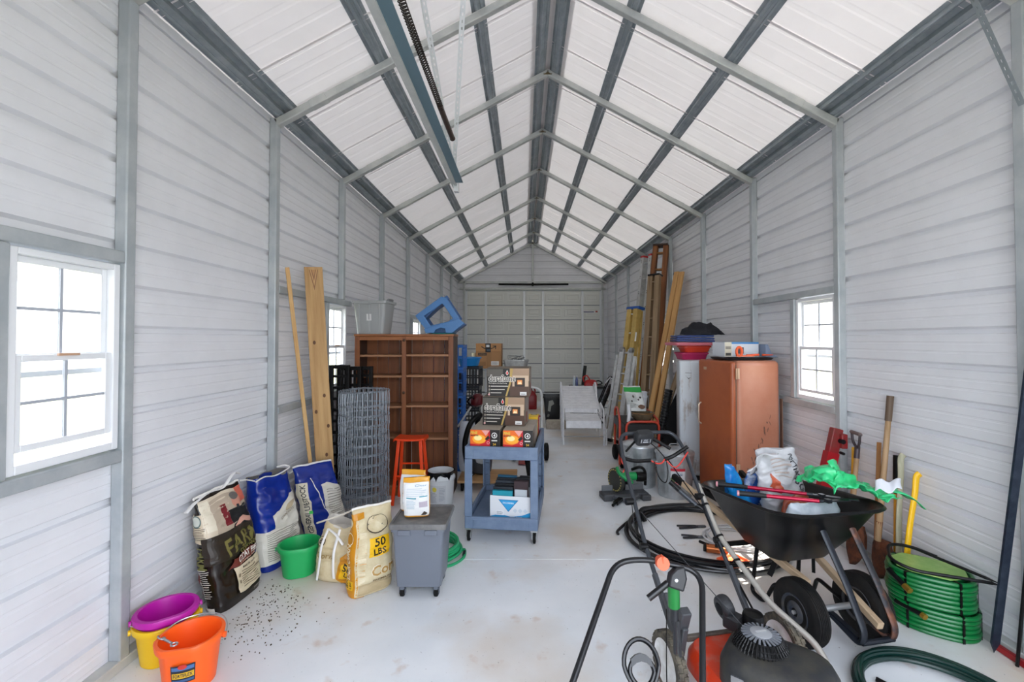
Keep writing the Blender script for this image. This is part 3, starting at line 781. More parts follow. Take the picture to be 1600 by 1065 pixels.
# ---- green hose coil behind the bin
def coil(name, label, loc, radii, r, n_per, mat_, rz=0, wob=.02, seed=1, hstep=None, ecc=1.0, cat='hose', ends=True):
    t = thing(name, label, cat, loc, rz); rg = random.Random(seed); P = []; lay = 0
    N = 26
    for k, (R0, z) in enumerate(radii):
        ph = rg.uniform(0, 6.28); am = rg.uniform(.3, 1) * wob; ox, oy = rg.uniform(-wob, wob), rg.uniform(-wob, wob)
        for i in range(N):
            a = 2 * pi * i / N; nz = radii[min(k + 1, len(radii) - 1)]
            f = i / N; R1 = R0 + (nz[0] - R0) * f; zz = z + (nz[1] - z) * f
            fade = min(1, f * 4, (1 - f) * 4)
            q = R1 + am * sin(2 * a + ph) * fade
            P.append((q * cos(a) * ecc + ox * fade, q * sin(a) + oy * fade, zz))
    m = MB(); m.tube(bez(P, 2), r, 8); obj('hose_length', m, mat_, t); return t, P
t, P = coil('garden_hose', 'loose green garden hose coil on the floor behind the grey bin', (-.765, 3.70, 0), [(.24, .012), (.22, .013), (.25, .032), (.21, .034), (.235, .05), (.20, .055), (.225, .07), (.21, .08), (.22, .088)], .011, 26, pm('#1f9a62', .3), seed=4, wob=.02)
m = MB(); m.tube(bez([(.2, -.05, .03), (.25, .03, .012), (.275, .03, .012), (.28, -.10, .012), (.2, -.22, .012), (.05, -.27, .012)], 6), .011, 8); obj('hose_tail', m, pm('#1f9a62', .3), t)
m = MB(); m.cyl((.278, -.0, .012), (.28, -.06, .012), .0135); obj('coupling', m, M_DARK, t)

# ---- red stool, paint pail, wire roll, planks
t = thing('stool', 'red orange metal stool with a saddle seat in front of the bookcase', 'stool', (-1.225, 4.885, 0), 0)
MR = pm('#ea4516', .33)
m = MB()
prof = [(-.165, -.02), (-.155, .0), (-.1, -.008), (0, -.012), (.1, -.008), (.155, .0), (.165, -.02)]
pts = [(x, .70 + z) for x, z in prof] + [(x, .70 + z - .022) for x, z in reversed(prof)]
m.prism([(a, b) for a, b in pts], (0, -.115, 0), (1, 0, 0), (0, 0, 1), (0, .23, 0)); obj('seat', m, MR, t, bev=.006)
LG = {}
for sx in (-1, 1):
    for sy in (-1, 1):
        m = MB(); p0 = Vector((sx * .115, sy * .075, .675)); p1 = Vector((sx * .165, sy * .135, 0)); m.beam(p0, p1, .034, .024, (0, 1, 0)); LG[sx, sy] = (p0, p1); obj('leg', m, MR, t, bev=.004)
def lp(sx, sy, z): p0, p1 = LG[sx, sy]; return p0.lerp(p1, (p0.z - z) / (p0.z - p1.z))
for (a, b, z) in (((-1, -1), (1, -1), .30), ((-1, 1), (1, 1), .38), ((-1, -1), (-1, 1), .24), ((1, -1), (1, 1), .24)):
    m = MB(); m.beam(lp(*a, z), lp(*b, z), .012, .018); obj('rung', m, MR, t)

t = thing('paint_pail', 'white plastic pail with black paint dripping from its rim, beside the stool', 'bucket', (-.885, 4.78, 0), 0)
m = MB(); m.lathe([(.125, 0), (.128, .01), (.143, .28), (.150, .285), (.150, .315), (.145, .32), (.145, .35), (.150, .36), (.148, .365), (.138, .365), (.12, .02)], 32, cap0=True, cap1=True); obj('pail_body', m, pm('#d5d8da', .4), t, smooth=45)
m = MB(); rg = random.Random(5); N = 40; rings = []
low = [.365 - rg.choice((.02, .03, .05, .085, .04, .11)) for _ in range(N)]
tp = [Vector((.1515 * cos(2 * pi * i / N), .1515 * sin(2 * pi * i / N), .366)) for i in range(N)]
md = [Vector((.1525 * cos(2 * pi * i / N), .1525 * sin(2 * pi * i / N), (.366 + low[i]) / 2)) for i in range(N)]
bt = [Vector((.1495 * cos(2 * pi * i / N), .1495 * sin(2 * pi * i / N), low[i])) for i in range(N)]
inn = [Vector((.136 * cos(2 * pi * i / N), .136 * sin(2 * pi * i / N), .367)) for i in range(N)]
m.loft([bt, md, tp, inn], True, False, False); obj('paint_drips', m, pm('#0d0d0e', .2), t)
m = MB(); m.lathe([(.0, .30), (.13, .30)], 24); obj('paint_surface', m, pm('#0d0d0e', .15), t)
D = Decal(cylmap(.128, .143, .28, R(-95)), .02); D.rect(-.09, .05, .09, .24, '#c7c9cc').lines(-.08, .06, .0, .17, 8, '#8b8f96').ell(-.03, .20, .025, .025, '#d9c94a').lines(.02, .08, .085, .22, 9, '#9aa0a8').make(t, 'printed_label')
m = MB(); m.tube([(.155 * cos(a), -.155 * abs(sin(a)) * .35 - .0, .31 - .12 * sin(a)) for a in [pi * i / 16 for i in range(17)]], .0025, 6); obj('bail_handle', m, M_STEEL, t)

t = thing('wire_fence_roll', 'upright roll of galvanised woven wire fence in front of the bookcase', 'wire', (-1.645, 4.61, 0), 0)
M_WIRE = pm('#9097a0', .42, .35)
rs = lambda a: .252 - .012 * a / (2 * pi) - .012 * .5 * (1 - cos(a * .37))
TA = 2 * pi * 5.2; zs = [0.01 + .098 * i for i in range(13)] ; zs[-1] = 1.225
for k, z in enumerate(zs):
    m = MB(); n = 200; m.tube([(rs(TA * i / n) * cos(TA * i / n), rs(TA * i / n) * sin(TA * i / n), z + .006 * sin(TA * i / n * 1.3 + k)) for i in range(n + 1)], .0023, 4); obj('horizontal_wire', m, M_WIRE, t)
m = MB(); a = 0
while a < TA:
    r = rs(a); P = []
    for i in range(13):
        z = i / 12 * 1.215 + .008; q = r + .003 * (1 if i % 2 else -1); da = .012 * sin(i * 1.9 + a * 5)
        P.append((q * cos(a + da), q * sin(a + da), z))
    m.tube(P, .0019, 3); a += .048 / r
o = obj('vertical_wires', m, M_WIRE, t); o['kind'] = 'stuff'
m = MB()
for k, z in enumerate(zs):
    a = 0
    while a < 2 * pi * 1.02:
        r = rs(a); p = Vector((r * cos(a), r * sin(a), z + .006 * sin(a * 1.3 + k))); d = Vector((-sin(a), cos(a), .6)) * .011
        m.tube([p - d, p + Vector((cos(a), sin(a), 0)) * .004, p + d], .003, 3); a += .048 / r
o = obj('wire_knots', m, M_WIRE, t); o['kind'] = 'stuff'

M_PINE = wood('#c9a26c', '#a97f4c', .6, 'Z', 9)
M_PINE2 = wood('#d8b27a', '#bd8d52', .6, 'Z', 10)
def board(label, p0, p1, w, th_, wdir, mat_, name='board', cat='board', ends=None, bev=.003, group=None):
    """plank from p0 (on the floor) to p1, w along wdir"""
    t = thing(name, label, cat, p0, 0, group)
    d = Vector(p1) - Vector(p0); m = MB(); L = d.length
    y = Vector(wdir).normalized(); dd = d.normalized(); y = (y - dd * y.dot(dd)).normalized(); x = y.cross(dd)
    q = Matrix((y, x * -1, dd)).transposed() if False else Matrix((y, dd.cross(y), dd)).transposed()
    # mesh built along its own z so that the grain follows the board
    m.box((0, 0, L / 2), (w, th_, L)); o = obj('timber', m, mat_, t, bev=bev)
    o.rotation_mode = 'QUATERNION'; o.rotation_quaternion = q.to_quaternion()
    lowest = min((q @ Vector((sx * w / 2, sy * th_ / 2, 0))).z for sx in (-1, 1) for sy in (-1, 1))
    o.location = (0, 0, -lowest)
    return t, o
tp, op = board('wide knotty plank leaning on the left wall beside the wire roll', (-1.93, 4.44, 0), (-2.035, 4.31, 2.44), .16, .038, (.9, .44, 0), M_PINE)
for x, z in ((.03, 1.2), (-.05, 1.05), (.02, .62), (-.03, 1.72), (.05, .9)):
    m = MB(); m.lathe([(0, .0), (.010, 0), (.016, -.001)], 12, (x, -.0195, z), (0, -1, 0)); k = obj('knot', m, pm('#5f3a1c', .6), op, fix=False); k.scale = (1, 1, 1.5); k.location = (0, 0, -z * .5)
m = MB(); m.poly = None
D = Decal(lambda x, y, l: Vector((x, -.019 - l, y)), .02)
for k in range(4): D.poly([(-.04 + .008 * k, 2.42), (0, 2.22 + .045 * k), (.04 - .008 * k, 2.42)], ('#8a5a2e', '#c99a5e', '#8a5a2e', '#b58148')[k])
D.make(op, 'cathedral_grain')
board('thin pale wood strip leaning on the left wall left of the plank', (-2.00, 4.36, 0), (-2.085, 3.93, 2.38), .034, .018, (.8, .6, 0), M_PINE2)

# ---- black slatted panels left of the bookcase
M_BLKP = pm('#070708', .4, spec=.3)
def slat_panel(label, loc, rz, tilt, w, h, nrow, ncol):
    t = thing('plastic_grate', label, 'grate', loc, rz); t.rotation_euler = (R(-tilt), 0, R(rz))
    m = MB()
    for x in (-w / 2, w / 2): m.bb(x - .02, x + .02, -.02, .02, 0, h)
    for z in (.02, h - .02): m.bb(-w / 2 + .02, w / 2 - .02, -.018, .018, z - .02, z + .02)
    obj('frame', m, M_BLKP, t, bev=.004)
    for i in range(1, nrow):
        m = MB(); z = h * i / nrow; m.bb(-w / 2 + .021, w / 2 - .021, -.008, .008, z - .014, z + .014); obj('slat', m, M_BLKP, t)
    for i in range(1, ncol):
        m = MB(); x = -w / 2 + w * i / ncol; m.bb(x - .008, x + .008, .009, .017, .04, h - .04); obj('bar', m, M_BLKP, t)
    return t
slat_panel('black slatted plastic grate nearest the bookcase, behind the wire roll', (-1.83, 5.010, 0), 0, 0, .24, 1.45, 14, 5)
slat_panel('black slatted plastic grate in the middle, behind the wire roll', (-1.93, 4.962, 0), 0, 0, .22, 1.45, 14, 4)
slat_panel('black slatted plastic grate next to the left wall, behind the wire roll', (-2.02, 4.914, 0), 0, 0, .18, 1.47, 12, 3)

# ---- bookcase
t = thing('bookcase', 'tall brown wooden bookcase with two bays of shelves, back panelled', 'bookcase', (-1.355, 5.05, 0), 0)
M_OAK = wood('#8c5532', '#6d3f24', .45, 'Z', 12); M_OAKX = wood('#a0653b', '#7f4c2b', .45, 'X', 12); M_OAKL = wood('#a87a58', '#8f6446', .5, 'X', 12)
BW, BH, BD = 1.11, 1.81, .34
for x in (-BW / 2 + .012, BW / 2 - .012):
    m = MB(); m.bb(x - .012, x + .012, .02, BD, 0, BH - .025); obj('side', m, pm('#2e170d', .4, 0, '#3d2011', scale=8), t, bev=.002)
m = MB(); m.bb(-BW / 2 - .01, BW / 2 + .01, -.006, BD, BH - .025, BH); obj('top', m, M_OAKX, t, bev=.004)
for x, w in ((-BW / 2 + .027, .054), (.0, .05), (BW / 2 - .027, .054)):
    m = MB(); m.bb(x - w / 2, x + w / 2, 0, .02, 0, BH - .026); obj('stile', m, M_OAK, t, bev=.002)
m = MB(); m.bb(-BW / 2 + .055, BW / 2 - .055, .001, .02, BH - .07, BH - .027); obj('top_rail', m, M_OAKX, t, bev=.002)
for x0, x1 in ((-BW / 2 + .055, -.026), (.026, BW / 2 - .055)):
    m = MB(); m.bb(x0, x1, .001, .02, .0, .09); obj('kick_board', m, M_OAKX, t, bev=.002)
m = MB(); m.bb(-.01, .01, .021, BD - .02, .1, BH - .03); obj('divider', m, M_OAK, t)
zsh = ((1.565, 1.33, .985, .64, .10), (1.57, 1.335, .995, .63, .10))
for b, (x0, x1) in enumerate(((-BW / 2 + .025, -.011), (.011, BW / 2 - .025))):
    for z in zsh[b]:
        m = MB(); m.bb(x0, x1, .022, BD - .02, z - .012, z + .012); obj('shelf', m, M_OAKL, t, bev=.003)
    for k in range(4):
        w = (x1 - x0) / 4; m = MB(); m.bb(x0 + k * w + .0015, x0 + (k + 1) * w - .0015, BD - .018, BD - .006, .02, BH - .03); obj('back_plank', m, M_OAK, t, bev=.003)
for z in (1.74, 1.15):
    m = MB(); m.lathe([(0, 0), (.014, 0), (.016, .004), (.008, .012), (0, .013)], 12, (.0, -.0, z), (0, -1, 0)); obj('catch', m, pm('#4a3426', .4, .4), t)

t = thing('storage_tote', 'pale grey plastic storage tote with its lid stuck in it, on the bookcase', 'tote', (-1.735, 5.19, BH), -6)
MT = pm('#a3a6a7', .45)
m = MB(); m.loft([rrect(.30, .24, 0, .03), rrect(.31, .25, .008, .03), rrect(.375, .30, .345, .03), rrect(.41, .335, .347, .03), rrect(.41, .335, .375, .03), rrect(.385, .31, .375, .03), rrect(.30, .24, .012, .03)], True, True, True); obj('tote_body', m, MT, t, smooth=30)
for x in (-.12, .0, .12):
    m = MB(); m.loft([[Vector((x + sx * .011, -.122 - .002 + 0 * z - (z / .345) * .031 + dy, z)) for sx, dy in ((-1, 0), (-.6, -.006), (.6, -.006), (1, 0))] for z in (.02, .34)], False); obj('rib', m, MT, t, fix=False)
m = MB(); m.box((-.02, -.172, .352), (.11, .012, .03)); obj('handle', m, MT, t, bev=.004)
m = MB(); m.box((.0, -.145, .19), (.055, .004, .075), Matrix.Rotation(R(5), 3, 'X')); obj('white_sticker', m, pm('#d9d9d9', .5), t)
m = MB(); m.loft([rrect(.36, .27, 0, .03), rrect(.37, .28, .02, .03), rrect(.34, .25, .028, .03)], True, True, True)
o = obj('lid', m, pm('#85888a', .5), t, smooth=30); o.location = (.10, .06, .24); o.rotation_euler = (R(8), R(-64), R(4))

t = thing('step_stool', 'blue plastic step stool lying on its side on the bookcase', 'stool', (-.95, 5.13, BH + .012), 0)
MBL = pm('#4a7ab0', .38); MBLD = pm('#33588a', .4)
def ringprism(m, O, I, y0, y1):
    n = len(O); rg = [[Vector((x, y0, z)) for x, z in O], [Vector((x, y1, z)) for x, z in O], [Vector((x, y1, z)) for x, z in I], [Vector((x, y0, z)) for x, z in I]]
    rg.append(rg[0]); m.loft(rg, True, False, False)
O = [(-.30, .20), (.0, .42), (.06, .40), (.21, .17), (.10, .09), (-.17, .03)]
I = [(-.20, .195), (.005, .335), (.02, .33), (.13, .17), (.08, .135), (-.125, .085)]
m = MB(); ringprism(m, O, I, 0, .035); obj('side_frame', m, MBL, t, bev=.006)
m = MB(); ringprism(m, O, I, .22, .25); obj('side_frame', m, MBLD, t, bev=.006)
m = MB(); m.beam((-.245, .127, .13), (.02, .127, .375), .19, .02, (0, 0, 1)); m.beam((-.24, .127, .11), (.0, .127, .04), .19, .02, (0, 0, 1)); obj('web', m, MBLD, t)
m = MB(); m.prism([(-.17, .0), (-.19, .045), (.21, .165), (.27, .11), (.13, .0), (.06, .0), (.05, .05), (-.0, .06), (-.06, .035), (-.07, .0)], (0, -.045, 0), (1, 0, 0), (0, 0, 1), (0, .04, 0)); obj('step', m, MBL, t, bev=.005)
m = MB(); m.prism([(-.16, .0), (-.17, .03), (.21, .145), (.27, .10), (.13, .0)], (0, .04, 0), (1, 0, 0), (0, 0, 1), (0, .18, 0)); obj('step_body', m, MBLD, t, bev=.005)
m = MB(); m.box((.055, .03, .40), (.05, .05, .05), Matrix.Rotation(R(-35), 3, 'Y')); obj('foot', m, MBLD, t, bev=.006)
t = thing('teal_lid', 'teal plastic lid under the blue step stool on the bookcase', 'lid', (-.95, 5.22, BH), 0)
m = MB(); m.lathe([(.0, .0), (.155, 0), (.16, .006), (.155, .01), (.0, .011)], 28); obj('disc', m, pm('#1f8f8c', .4), t)
# ================================================================== CENTRE: utility cart and what it carries
from mathutils import Euler
CRZ = -6.0
CT = Matrix.Translation((-.20, 3.865, 0)) @ Matrix.Rotation(R(CRZ), 4, 'Z')
def cw(x, y, z):
    p = CT @ Vector((x, y, z)); return (p.x, p.y, p.z)
t = thing('utility_cart', 'blue grey plastic two-shelf utility cart carrying firelog boxes', 'cart', (-.20, 3.865, 0), CRZ)
MC = pm('#647690', .5, 0, '#71839c', scale=9, bump=.05)
W, DP = .635, .88
def tray(z0, z1, floor_z, rim=.03):
    m = MB()
    m.bb(-W / 2, W / 2, 0, rim, z0, z1); m.bb(-W / 2, W / 2, DP - rim, DP, z0, z1)
    m.bb(-W / 2, -W / 2 + rim, rim, DP - rim, z0, z1); m.bb(W / 2 - rim, W / 2, rim, DP - rim, z0, z1)
    m.bb(-W / 2 + rim, W / 2 - rim, rim, DP - rim, floor_z - .015, floor_z)
    return m
obj('top_tray', tray(.715, .825, .775), MC, t, bev=.007)
obj('bottom_tray', tray(.118, .222, .172), MC, t, bev=.007)
for x0, x1 in ((-W / 2 + .075, W / 2 - .075),):
    for z0, z1 in ((.735, .80), (.135, .20)):
        m = MB(); m.bb(x0, x1, -.004, .004, z0, z1); obj('front_panel', m, MC, t, bev=.003)
for sx in (-1, 1):
    for y in (.033, DP - .033):
        m = MB(); x = sx * (W / 2 - .032)
        m.prism([(-.033, -.032), (.033, -.032), (.033, .032), (.018, .032), (.018, -.012), (-.033, -.012)] if y < .4 else [(-.033, .032), (.033, .032), (.033, -.032), (.018, -.032), (.018, .012), (-.033, .012)], (x, y, .2225), (sx, 0, 0), (0, 1, 0), (0, 0, .492))
        obj('leg', m, MC, t, bev=.004)
        for z in (.33, .45, .57):
            m = MB(); m.box((x - sx * .005, y, z), (.05, .03, .008)); obj('leg_rib', m, MC, t)
        m = MB(); m.bb(x - .028, x + .028, y - .025, y + .035, .105, .118); m.bb(x - .022, x - .018, y - .012, y + .022, .04, .105); m.bb(x + .018, x + .022, y - .012, y + .022, .04, .105)
        c = obj('caster', m, M_STEEL, t)
        m = MB(); m.lathe([(.006, -.014), (.034, -.014), (.05, -.009), (.05, .009), (.034, .014), (.006, .014)], 22, (x, y + .01, .051), (1, 0, 0)); obj('wheel', m, M_BLACKR, c)
        m = MB(); m.lathe([(.0, -.016), (.03, -.016), (.03, .016), (.0, .016)], 18, (x, y + .01, .051), (1, 0, 0)); obj('hub', m, pm('#c9ccce', .3, .5), c)

def carton(name, label, cat, loc, rz, w, d, h, mats, group=None, open_=False, bev=.003):
    t = thing(name, label, cat, loc, rz, group)
    m = MB()
    if open_:
        k = .004
        m.bb(-w / 2, w / 2, 0, k, 0, h); m.bb(-w / 2, w / 2, d - k, d, 0, h); m.bb(-w / 2, -w / 2 + k, k, d - k, 0, h); m.bb(w / 2 - k, w / 2, k, d - k, 0, h); m.bb(-w / 2 + k, w / 2 - k, k, d - k, 0, k)
    else: m.bb(-w / 2, w / 2, 0, d, 0, h)
    obj('carton', m, mats, t, bev=bev)
    return t, face_map((0, 0, 0), (1, 0, 0), (0, 0, 1)), face_map((w / 2, 0, 0), (0, 1, 0), (0, 0, 1))
MKRAFT = pm('#a87b4f', .7); MBOXB = pm('#171412', .45); MWHT = pm('#e8e8e6', .5)

def flamebox(label, x, y, z, rz=0):
    p = cw(x, y, z); w, h = .395, .262
    t, F, S = carton('firelog_carton', label, 'box', p, CRZ + rz, w, .27, h, pm('#6d5f50', .6), 'stacked firelog cartons')
    D = Decal(F, .2); q = -w / 2
    D.rect(q + .004, .004, w / 2 - .004, h - .004, '#15120f').rect(.015, h * .55, w / 2 - .004, h - .004, '#a5886e').rect(.015, .004, w / 2 - .004, h * .55, '#4f3426')
    D.rect(q + .004, h * .70, q + .15, h - .01, '#57524a').rect(.04, h * .36, w / 2 - .01, h * .74, '#cbb196')
    D.poly([(.02, h - .004), (.045, h - .004), (.03, h * .5), (-.01, .004), (-.025, .004), (.012, h * .5)], '#b89a55')
    D.rect(.06, h * .36, .155, h * .66, '#1a1512').rect(.068, h * .39, .147, h * .63, '#35251c').rect(.085, h * .43, .13, h * .58, '#f0954a').poly([(.09, h * .44), (.1, h * .55), (.108, h * .48), (.117, h * .56), (.126, h * .44)], '#ffe9b8')
    D.outlined('duraflame', -.055, .168, .056, '#1a1614', '#f4efe6', .06, w=.245)
    D.poly([(-.012, .198), (-.022, .215), (-.008, .245), (.006, .215), (-.002, .198)], '#e8e4dc').poly([(-.011, .202), (-.017, .215), (-.008, .236), (.002, .215), (-.004, .202)], '#d8262c')
    D.text('The Brightest Burning Firelog', -.095, .122, .012, '#e8e2d8', w=.17)
    for k, ww in enumerate((.16, .13, .10)): D.rect(-.16, .092 - k * .03, -.16 + ww, .099 - k * .03, '#cfc9be'); D.rect(-.178, .086 - k * .03, -.167, .104 - k * .03, '#9c9184')
    D.ell(-.175, .02, .009, .009, '#d9a4a0').rect(.11, .014, .17, .045, '#e2e2e0').rect(.12, .022, .16, .03, '#8e8e8e')
    D.make(t, 'printed_front')
    D = Decal(S, .3); D.rect(.01, .01, .26, h - .01, '#8b8178').rect(.06, .02, .14, .12, '#7b2a24').make(t, 'printed_side')
    return t
flamebox('lower black duraflame firelog carton with fireplace picture, on the cart', -.015, .25, .962, -2)
flamebox('upper black duraflame firelog carton with fireplace picture, topmost on the cart', .025, .26, 1.225, 2)

def firebox(label, x, y, z, front=True):
    p = cw(x, y, z); w, h, d = .262, .185, .27
    t, F, S = carton('firelog_box', label, 'box', p, CRZ, w, d, h, pm('#a59a8c', .6), 'red and orange firelog boxes on the cart')
    if front:
        F0 = F; F = lambda x, y, l: F0(x, y + .043, l); h = .142
        D = Decal(F, .2); q = -w / 2
        D.rect(q, -.043, w / 2, h, '#171210').rect(q + .002, -.04, .045, h - .002, '#c9182a').rect(q + .002, .002, .045, h - .002, '#c9182a').poly([(q + .002, .02), (q + .002, h - .002), (.02, h - .002), (.03, .09), (.0, .03), (-.05, .012)], '#ec6a17').ell(-.05, .06, .06, .038, '#ffae2b').ell(-.06, .07, .035, .022, '#ffe9a0').poly([(-.03, h - .004), (.01, .09), (.045, h - .004)], '#e9a39a').poly([(.0, .06), (.03, .095), (.045, .07), (.02, .05)], '#251512')
        D.text('PINE', -.095, .115, .024, '#d9c94a', w=.06).text('MOUNTAIN', -.09, .092, .014, '#2c1710', w=.065).ell(.03, .03, .012, .012, '#eec3c6').ell(.03, .03, .009, .009, '#c9182a').ell(.085, .095, .025, .025, '#eceae6').ell(.085, .095, .019, .019, '#171210').text('4', .085, .095, .028, '#eceae6').rect(.06, .045, .11, .055, '#d9d6d0').text('24', .085, .018, .02, '#e0b13a').make(t, 'printed_front')
        D = Decal(S, .3); D.rect(.0, .0, d, .185, '#8e857a').rect(.02, .02, .12, .16, '#55483c').make(t, 'printed_side')
    return t
firebox('left red and orange firelog box at the front edge of the cart', -.15, .05, .776)
firebox('right red and orange firelog box at the front edge of the cart', .14, .05, .776)
firebox('plain-backed firelog box behind the left front one, under the black cartons', -.15, .33, .776, False)
firebox('plain-backed firelog box behind the right front one, under the black cartons', .14, .33, .776, False)
t, F, S = carton('yellow_box', 'yellow box with red end at the back right of the cart', 'box', cw(.17, .655, .776), CRZ, .20, .18, .20, pm('#e0b51c', .5))
D = Decal(face_map((0, 0, .20), (1, 0, 0), (0, 1, 0)), .2); D.rect(-.09, .01, .09, .17, '#e6bd22').ell(.05, .14, .035, .03, '#2a1d16').ell(.05, .14, .022, .018, '#e8ddc8').make(t, 'printed_top')
D = Decal(S, .2); D.rect(.0, .0, .18, .20, '#b01c26').make(t, 'printed_side')
t, F, S = carton('yellow_carton', 'small yellow and blue carton at the back left of the cart', 'box', cw(-.16, .66, .776), CRZ + 3, .22, .16, .16, pm('#d5d7da', .5))
D = Decal(F, .2); D.rect(-.10, .02, .1, .15, '#dfe1e4').poly([(-.02, .03), (.03, .15), (.1, .15), (.1, .03)], '#e0b72a').rect(-.1, .05, -.03, .11, '#5c7fb0').make(t, 'printed_front')

# lower tray: white and blue carton full of packs
t, F, S = carton('open_carton', 'open white and blue carton of packaged bulbs on the cart lower shelf', 'box', cw(.075, .07, .173), CRZ - 4, .37, .38, .21, pm('#dfe2e6', .5), open_=True, bev=0)
D = Decal(F, .2); q = -.185
D.poly([(q, .0), (q, .03), (-.10, .055), (.0, .035), (.10, .05), (.185, .085), (.185, .0)], '#2a9ad4').poly([(-.11, .18), (.07, .18), (-.02, .075)], '#1c7fb8').poly([(-.095, .172), (.055, .172), (-.02, .085)], '#2f9fd8').text('SYLVANIA', -.02, .152, .016, '#dceaf3', w=.10).rect(-.13, .045, -.06, .085, '#e9ebee').lines(-.125, .05, -.065, .08, 4, '#6d7c8a')
for k in range(3): D.poly([(.02 + .045 * k, .09), (.04 + .045 * k, .07), (.06 + .045 * k, .09), (.04 + .045 * k, .11)], '#c9d3dc')
D.text('SYLVANIA', -.13, .014, .016, '#eef4f8', w=.09).text('LED lamps', .05, .035, .012, '#d9e9f2', w=.10).make(t, 'printed_front')
D = Decal(S, .2); D.poly([(0, 0), (0, .08), (.2, .05), (.38, .09), (.38, 0)], '#2a9ad4').poly([(.05, .18), (.16, .18), (.105, .10)], '#b9bec6').text('i', .17, .06, .05, '#e9f1f6').make(t, 'printed_side')
def pack(label, x, y, z, rz, tilt, w, d, h, col, name='package', text=None, group='packages in the open carton'):
    p = cw(x, y, z); t = thing(name, label, 'package', p, 0, group); t.rotation_euler = (R(tilt), 0, R(CRZ - 4 + rz))
    m = MB(); m.bb(-w / 2, w / 2, 0, d, 0, h); obj('pack_body', m, pm(col, .4), t, bev=.003)
    if text:
        D = Decal(face_map((0, 0, 0), (1, 0, 0), (0, 0, 1)), .2); D.rect(-w / 2 + .004, .004, w / 2 - .004, h - .004, text[1]).text(text[0], 0, h * .7, h * .09, '#eef2f4', w=w * .6).make(t, 'printed_front')
    return t
pack('teal packet at the front of the open carton', -.0, .085, .18, 0, 0, .18, .03, .245, '#16889a', text=('SYLVANIA', '#1a93a6'))
for k in range(5): pack(('first', 'second', 'third', 'fourth', 'fifth')[k] + ' flat dark packet behind the teal one in the open carton', -.0 + .003 * k, .125 + .045 * k, .18, 0, 0, .18, .03, .265 + .012 * k, ('#2c3036', '#1f2226', '#3a4048', '#23272c', '#2f5f7a')[k])
for k in range(4): 
    tt = pack(('first', 'second', 'third', 'fourth')[k] + ' clear blister pack standing on edge at the right of the carton', .165 + (.008 if k % 2 else -.002) + .005 * k, .085 + .072 * k, .18, 0, 0, .125, .045, .33 + .02 * (k % 2) - .015 * k, ('#3b2a2e', '#2a2c30', '#47353a', '#303238')[k], name='blister_pack')
    m = MB(); m.bb(-.055, .055, -.004, .0, .03, .26); obj('blister', m, pm('#b9c0c6', .15, coat=.5), tt, bev=.003)

# ================================================================== MIDDLE AND BACK
t = thing('furniture_dolly', 'low plywood board on casters behind the utility cart', 'dolly', (-.425, 5.15, 0), 0)
m = MB(); m.bb(-.34, .34, 0, .46, .105, .135); obj('deck', m, wood('#c09668', '#a57c4e', .6, 'X', 7), t, bev=.003)
for x in (-.29, .29):
    for y in (.06, .40):
        m = MB(); m.lathe([(.004, -.014), (.04, -.014), (.045, -.008), (.045, .008), (.04, .014), (.004, .014)], 16, (x, y, .045), (1, 0, 0)); m.bb(x - .02, x + .02, y - .02, y + .02, .09, .105); m.bb(x - .02, x - .016, y - .008, y + .008, .04, .09); m.bb(x + .016, x + .02, y - .008, y + .008, .04, .09); obj('caster', m, M_BLACKR, t)
t = thing('sawhorse', 'black folding sawhorse behind the utility cart', 'stand', (-.33, 5.85, 0), 0)
m = MB(); m.bb(-.40, .42, -.03, .03, .60, .66); obj('beam', m, M_BLACK, t, bev=.004)
for sx in (-1, 1):
    for sy in (-1, 1):
        m = MB(); m.beam((sx * .30, sy * .03, .60), (sx * .40, sy * .16, 0), .05, .03); obj('leg', m, M_BLACK, t)
    m = MB(); m.beam((sx * .36, -.1, .26), (sx * .36, .1, .26), .02, .03); obj('brace', m, M_BLACK, t)
m = MB(); m.bb(-.37, .37, -.09, -.07, .30, .34); obj('rail', m, M_BLACK, t)

def crate(name, label, loc, rz, w, d, h, col, group=None):
    t = thing(name, label, 'crate', loc, rz, group); M = pm(col, .4); m = MB(); k = .014
    for z0, z1 in ((0, .03), (h - .035, h)):
        m.bb(-w / 2, w / 2, 0, k, z0, z1); m.bb(-w / 2, w / 2, d - k, d, z0, z1); m.bb(-w / 2, -w / 2 + k, k, d - k, z0, z1); m.bb(w / 2 - k, w / 2, k, d - k, z0, z1)
    m.bb(-w / 2 + k, w / 2 - k, k, d - k, .004, .012); obj('rim', m, M, t)
    m = MB(); n = 7
    for i in range(n + 1):
        x = -w / 2 + .008 + (w - .016) * i / n
        for y in (.006, d - .006): m.box((x, y, h / 2), (.014, .010, h - .06))
        yy = .008 + (d - .016) * i / n
        for xx in (-w / 2 + .006, w / 2 - .006): m.box((xx, yy, h / 2), (.010, .014, h - .06))
    for y in (.006, d - .006): m.box((0, y, h / 2), (w - .03, .009, .02))
    for xx in (-w / 2 + .006, w / 2 - .006): m.box((xx, d / 2, h / 2), (.009, d - .03, .02))
    o = obj('lattice', m, M, t); o['kind'] = 'stuff'
    return t
for k, (lb) in enumerate(('lowest of the blue lattice crates behind the bookcase', 'second blue lattice crate up, behind the bookcase', 'third blue lattice crate up, behind the bookcase', 'fourth blue lattice crate up, behind the bookcase', 'topmost of the blue lattice crates behind the bookcase')):
    crate('plastic_crate', lb, (-1.02, 5.95, .005 + .335 * k), 3 - k, .42, .36, .33, ('#1d62b5', '#1a58a6', '#2069bd', '#1a5aa8', '#1e64b4')[k], 'blue crates behind the bookcase')
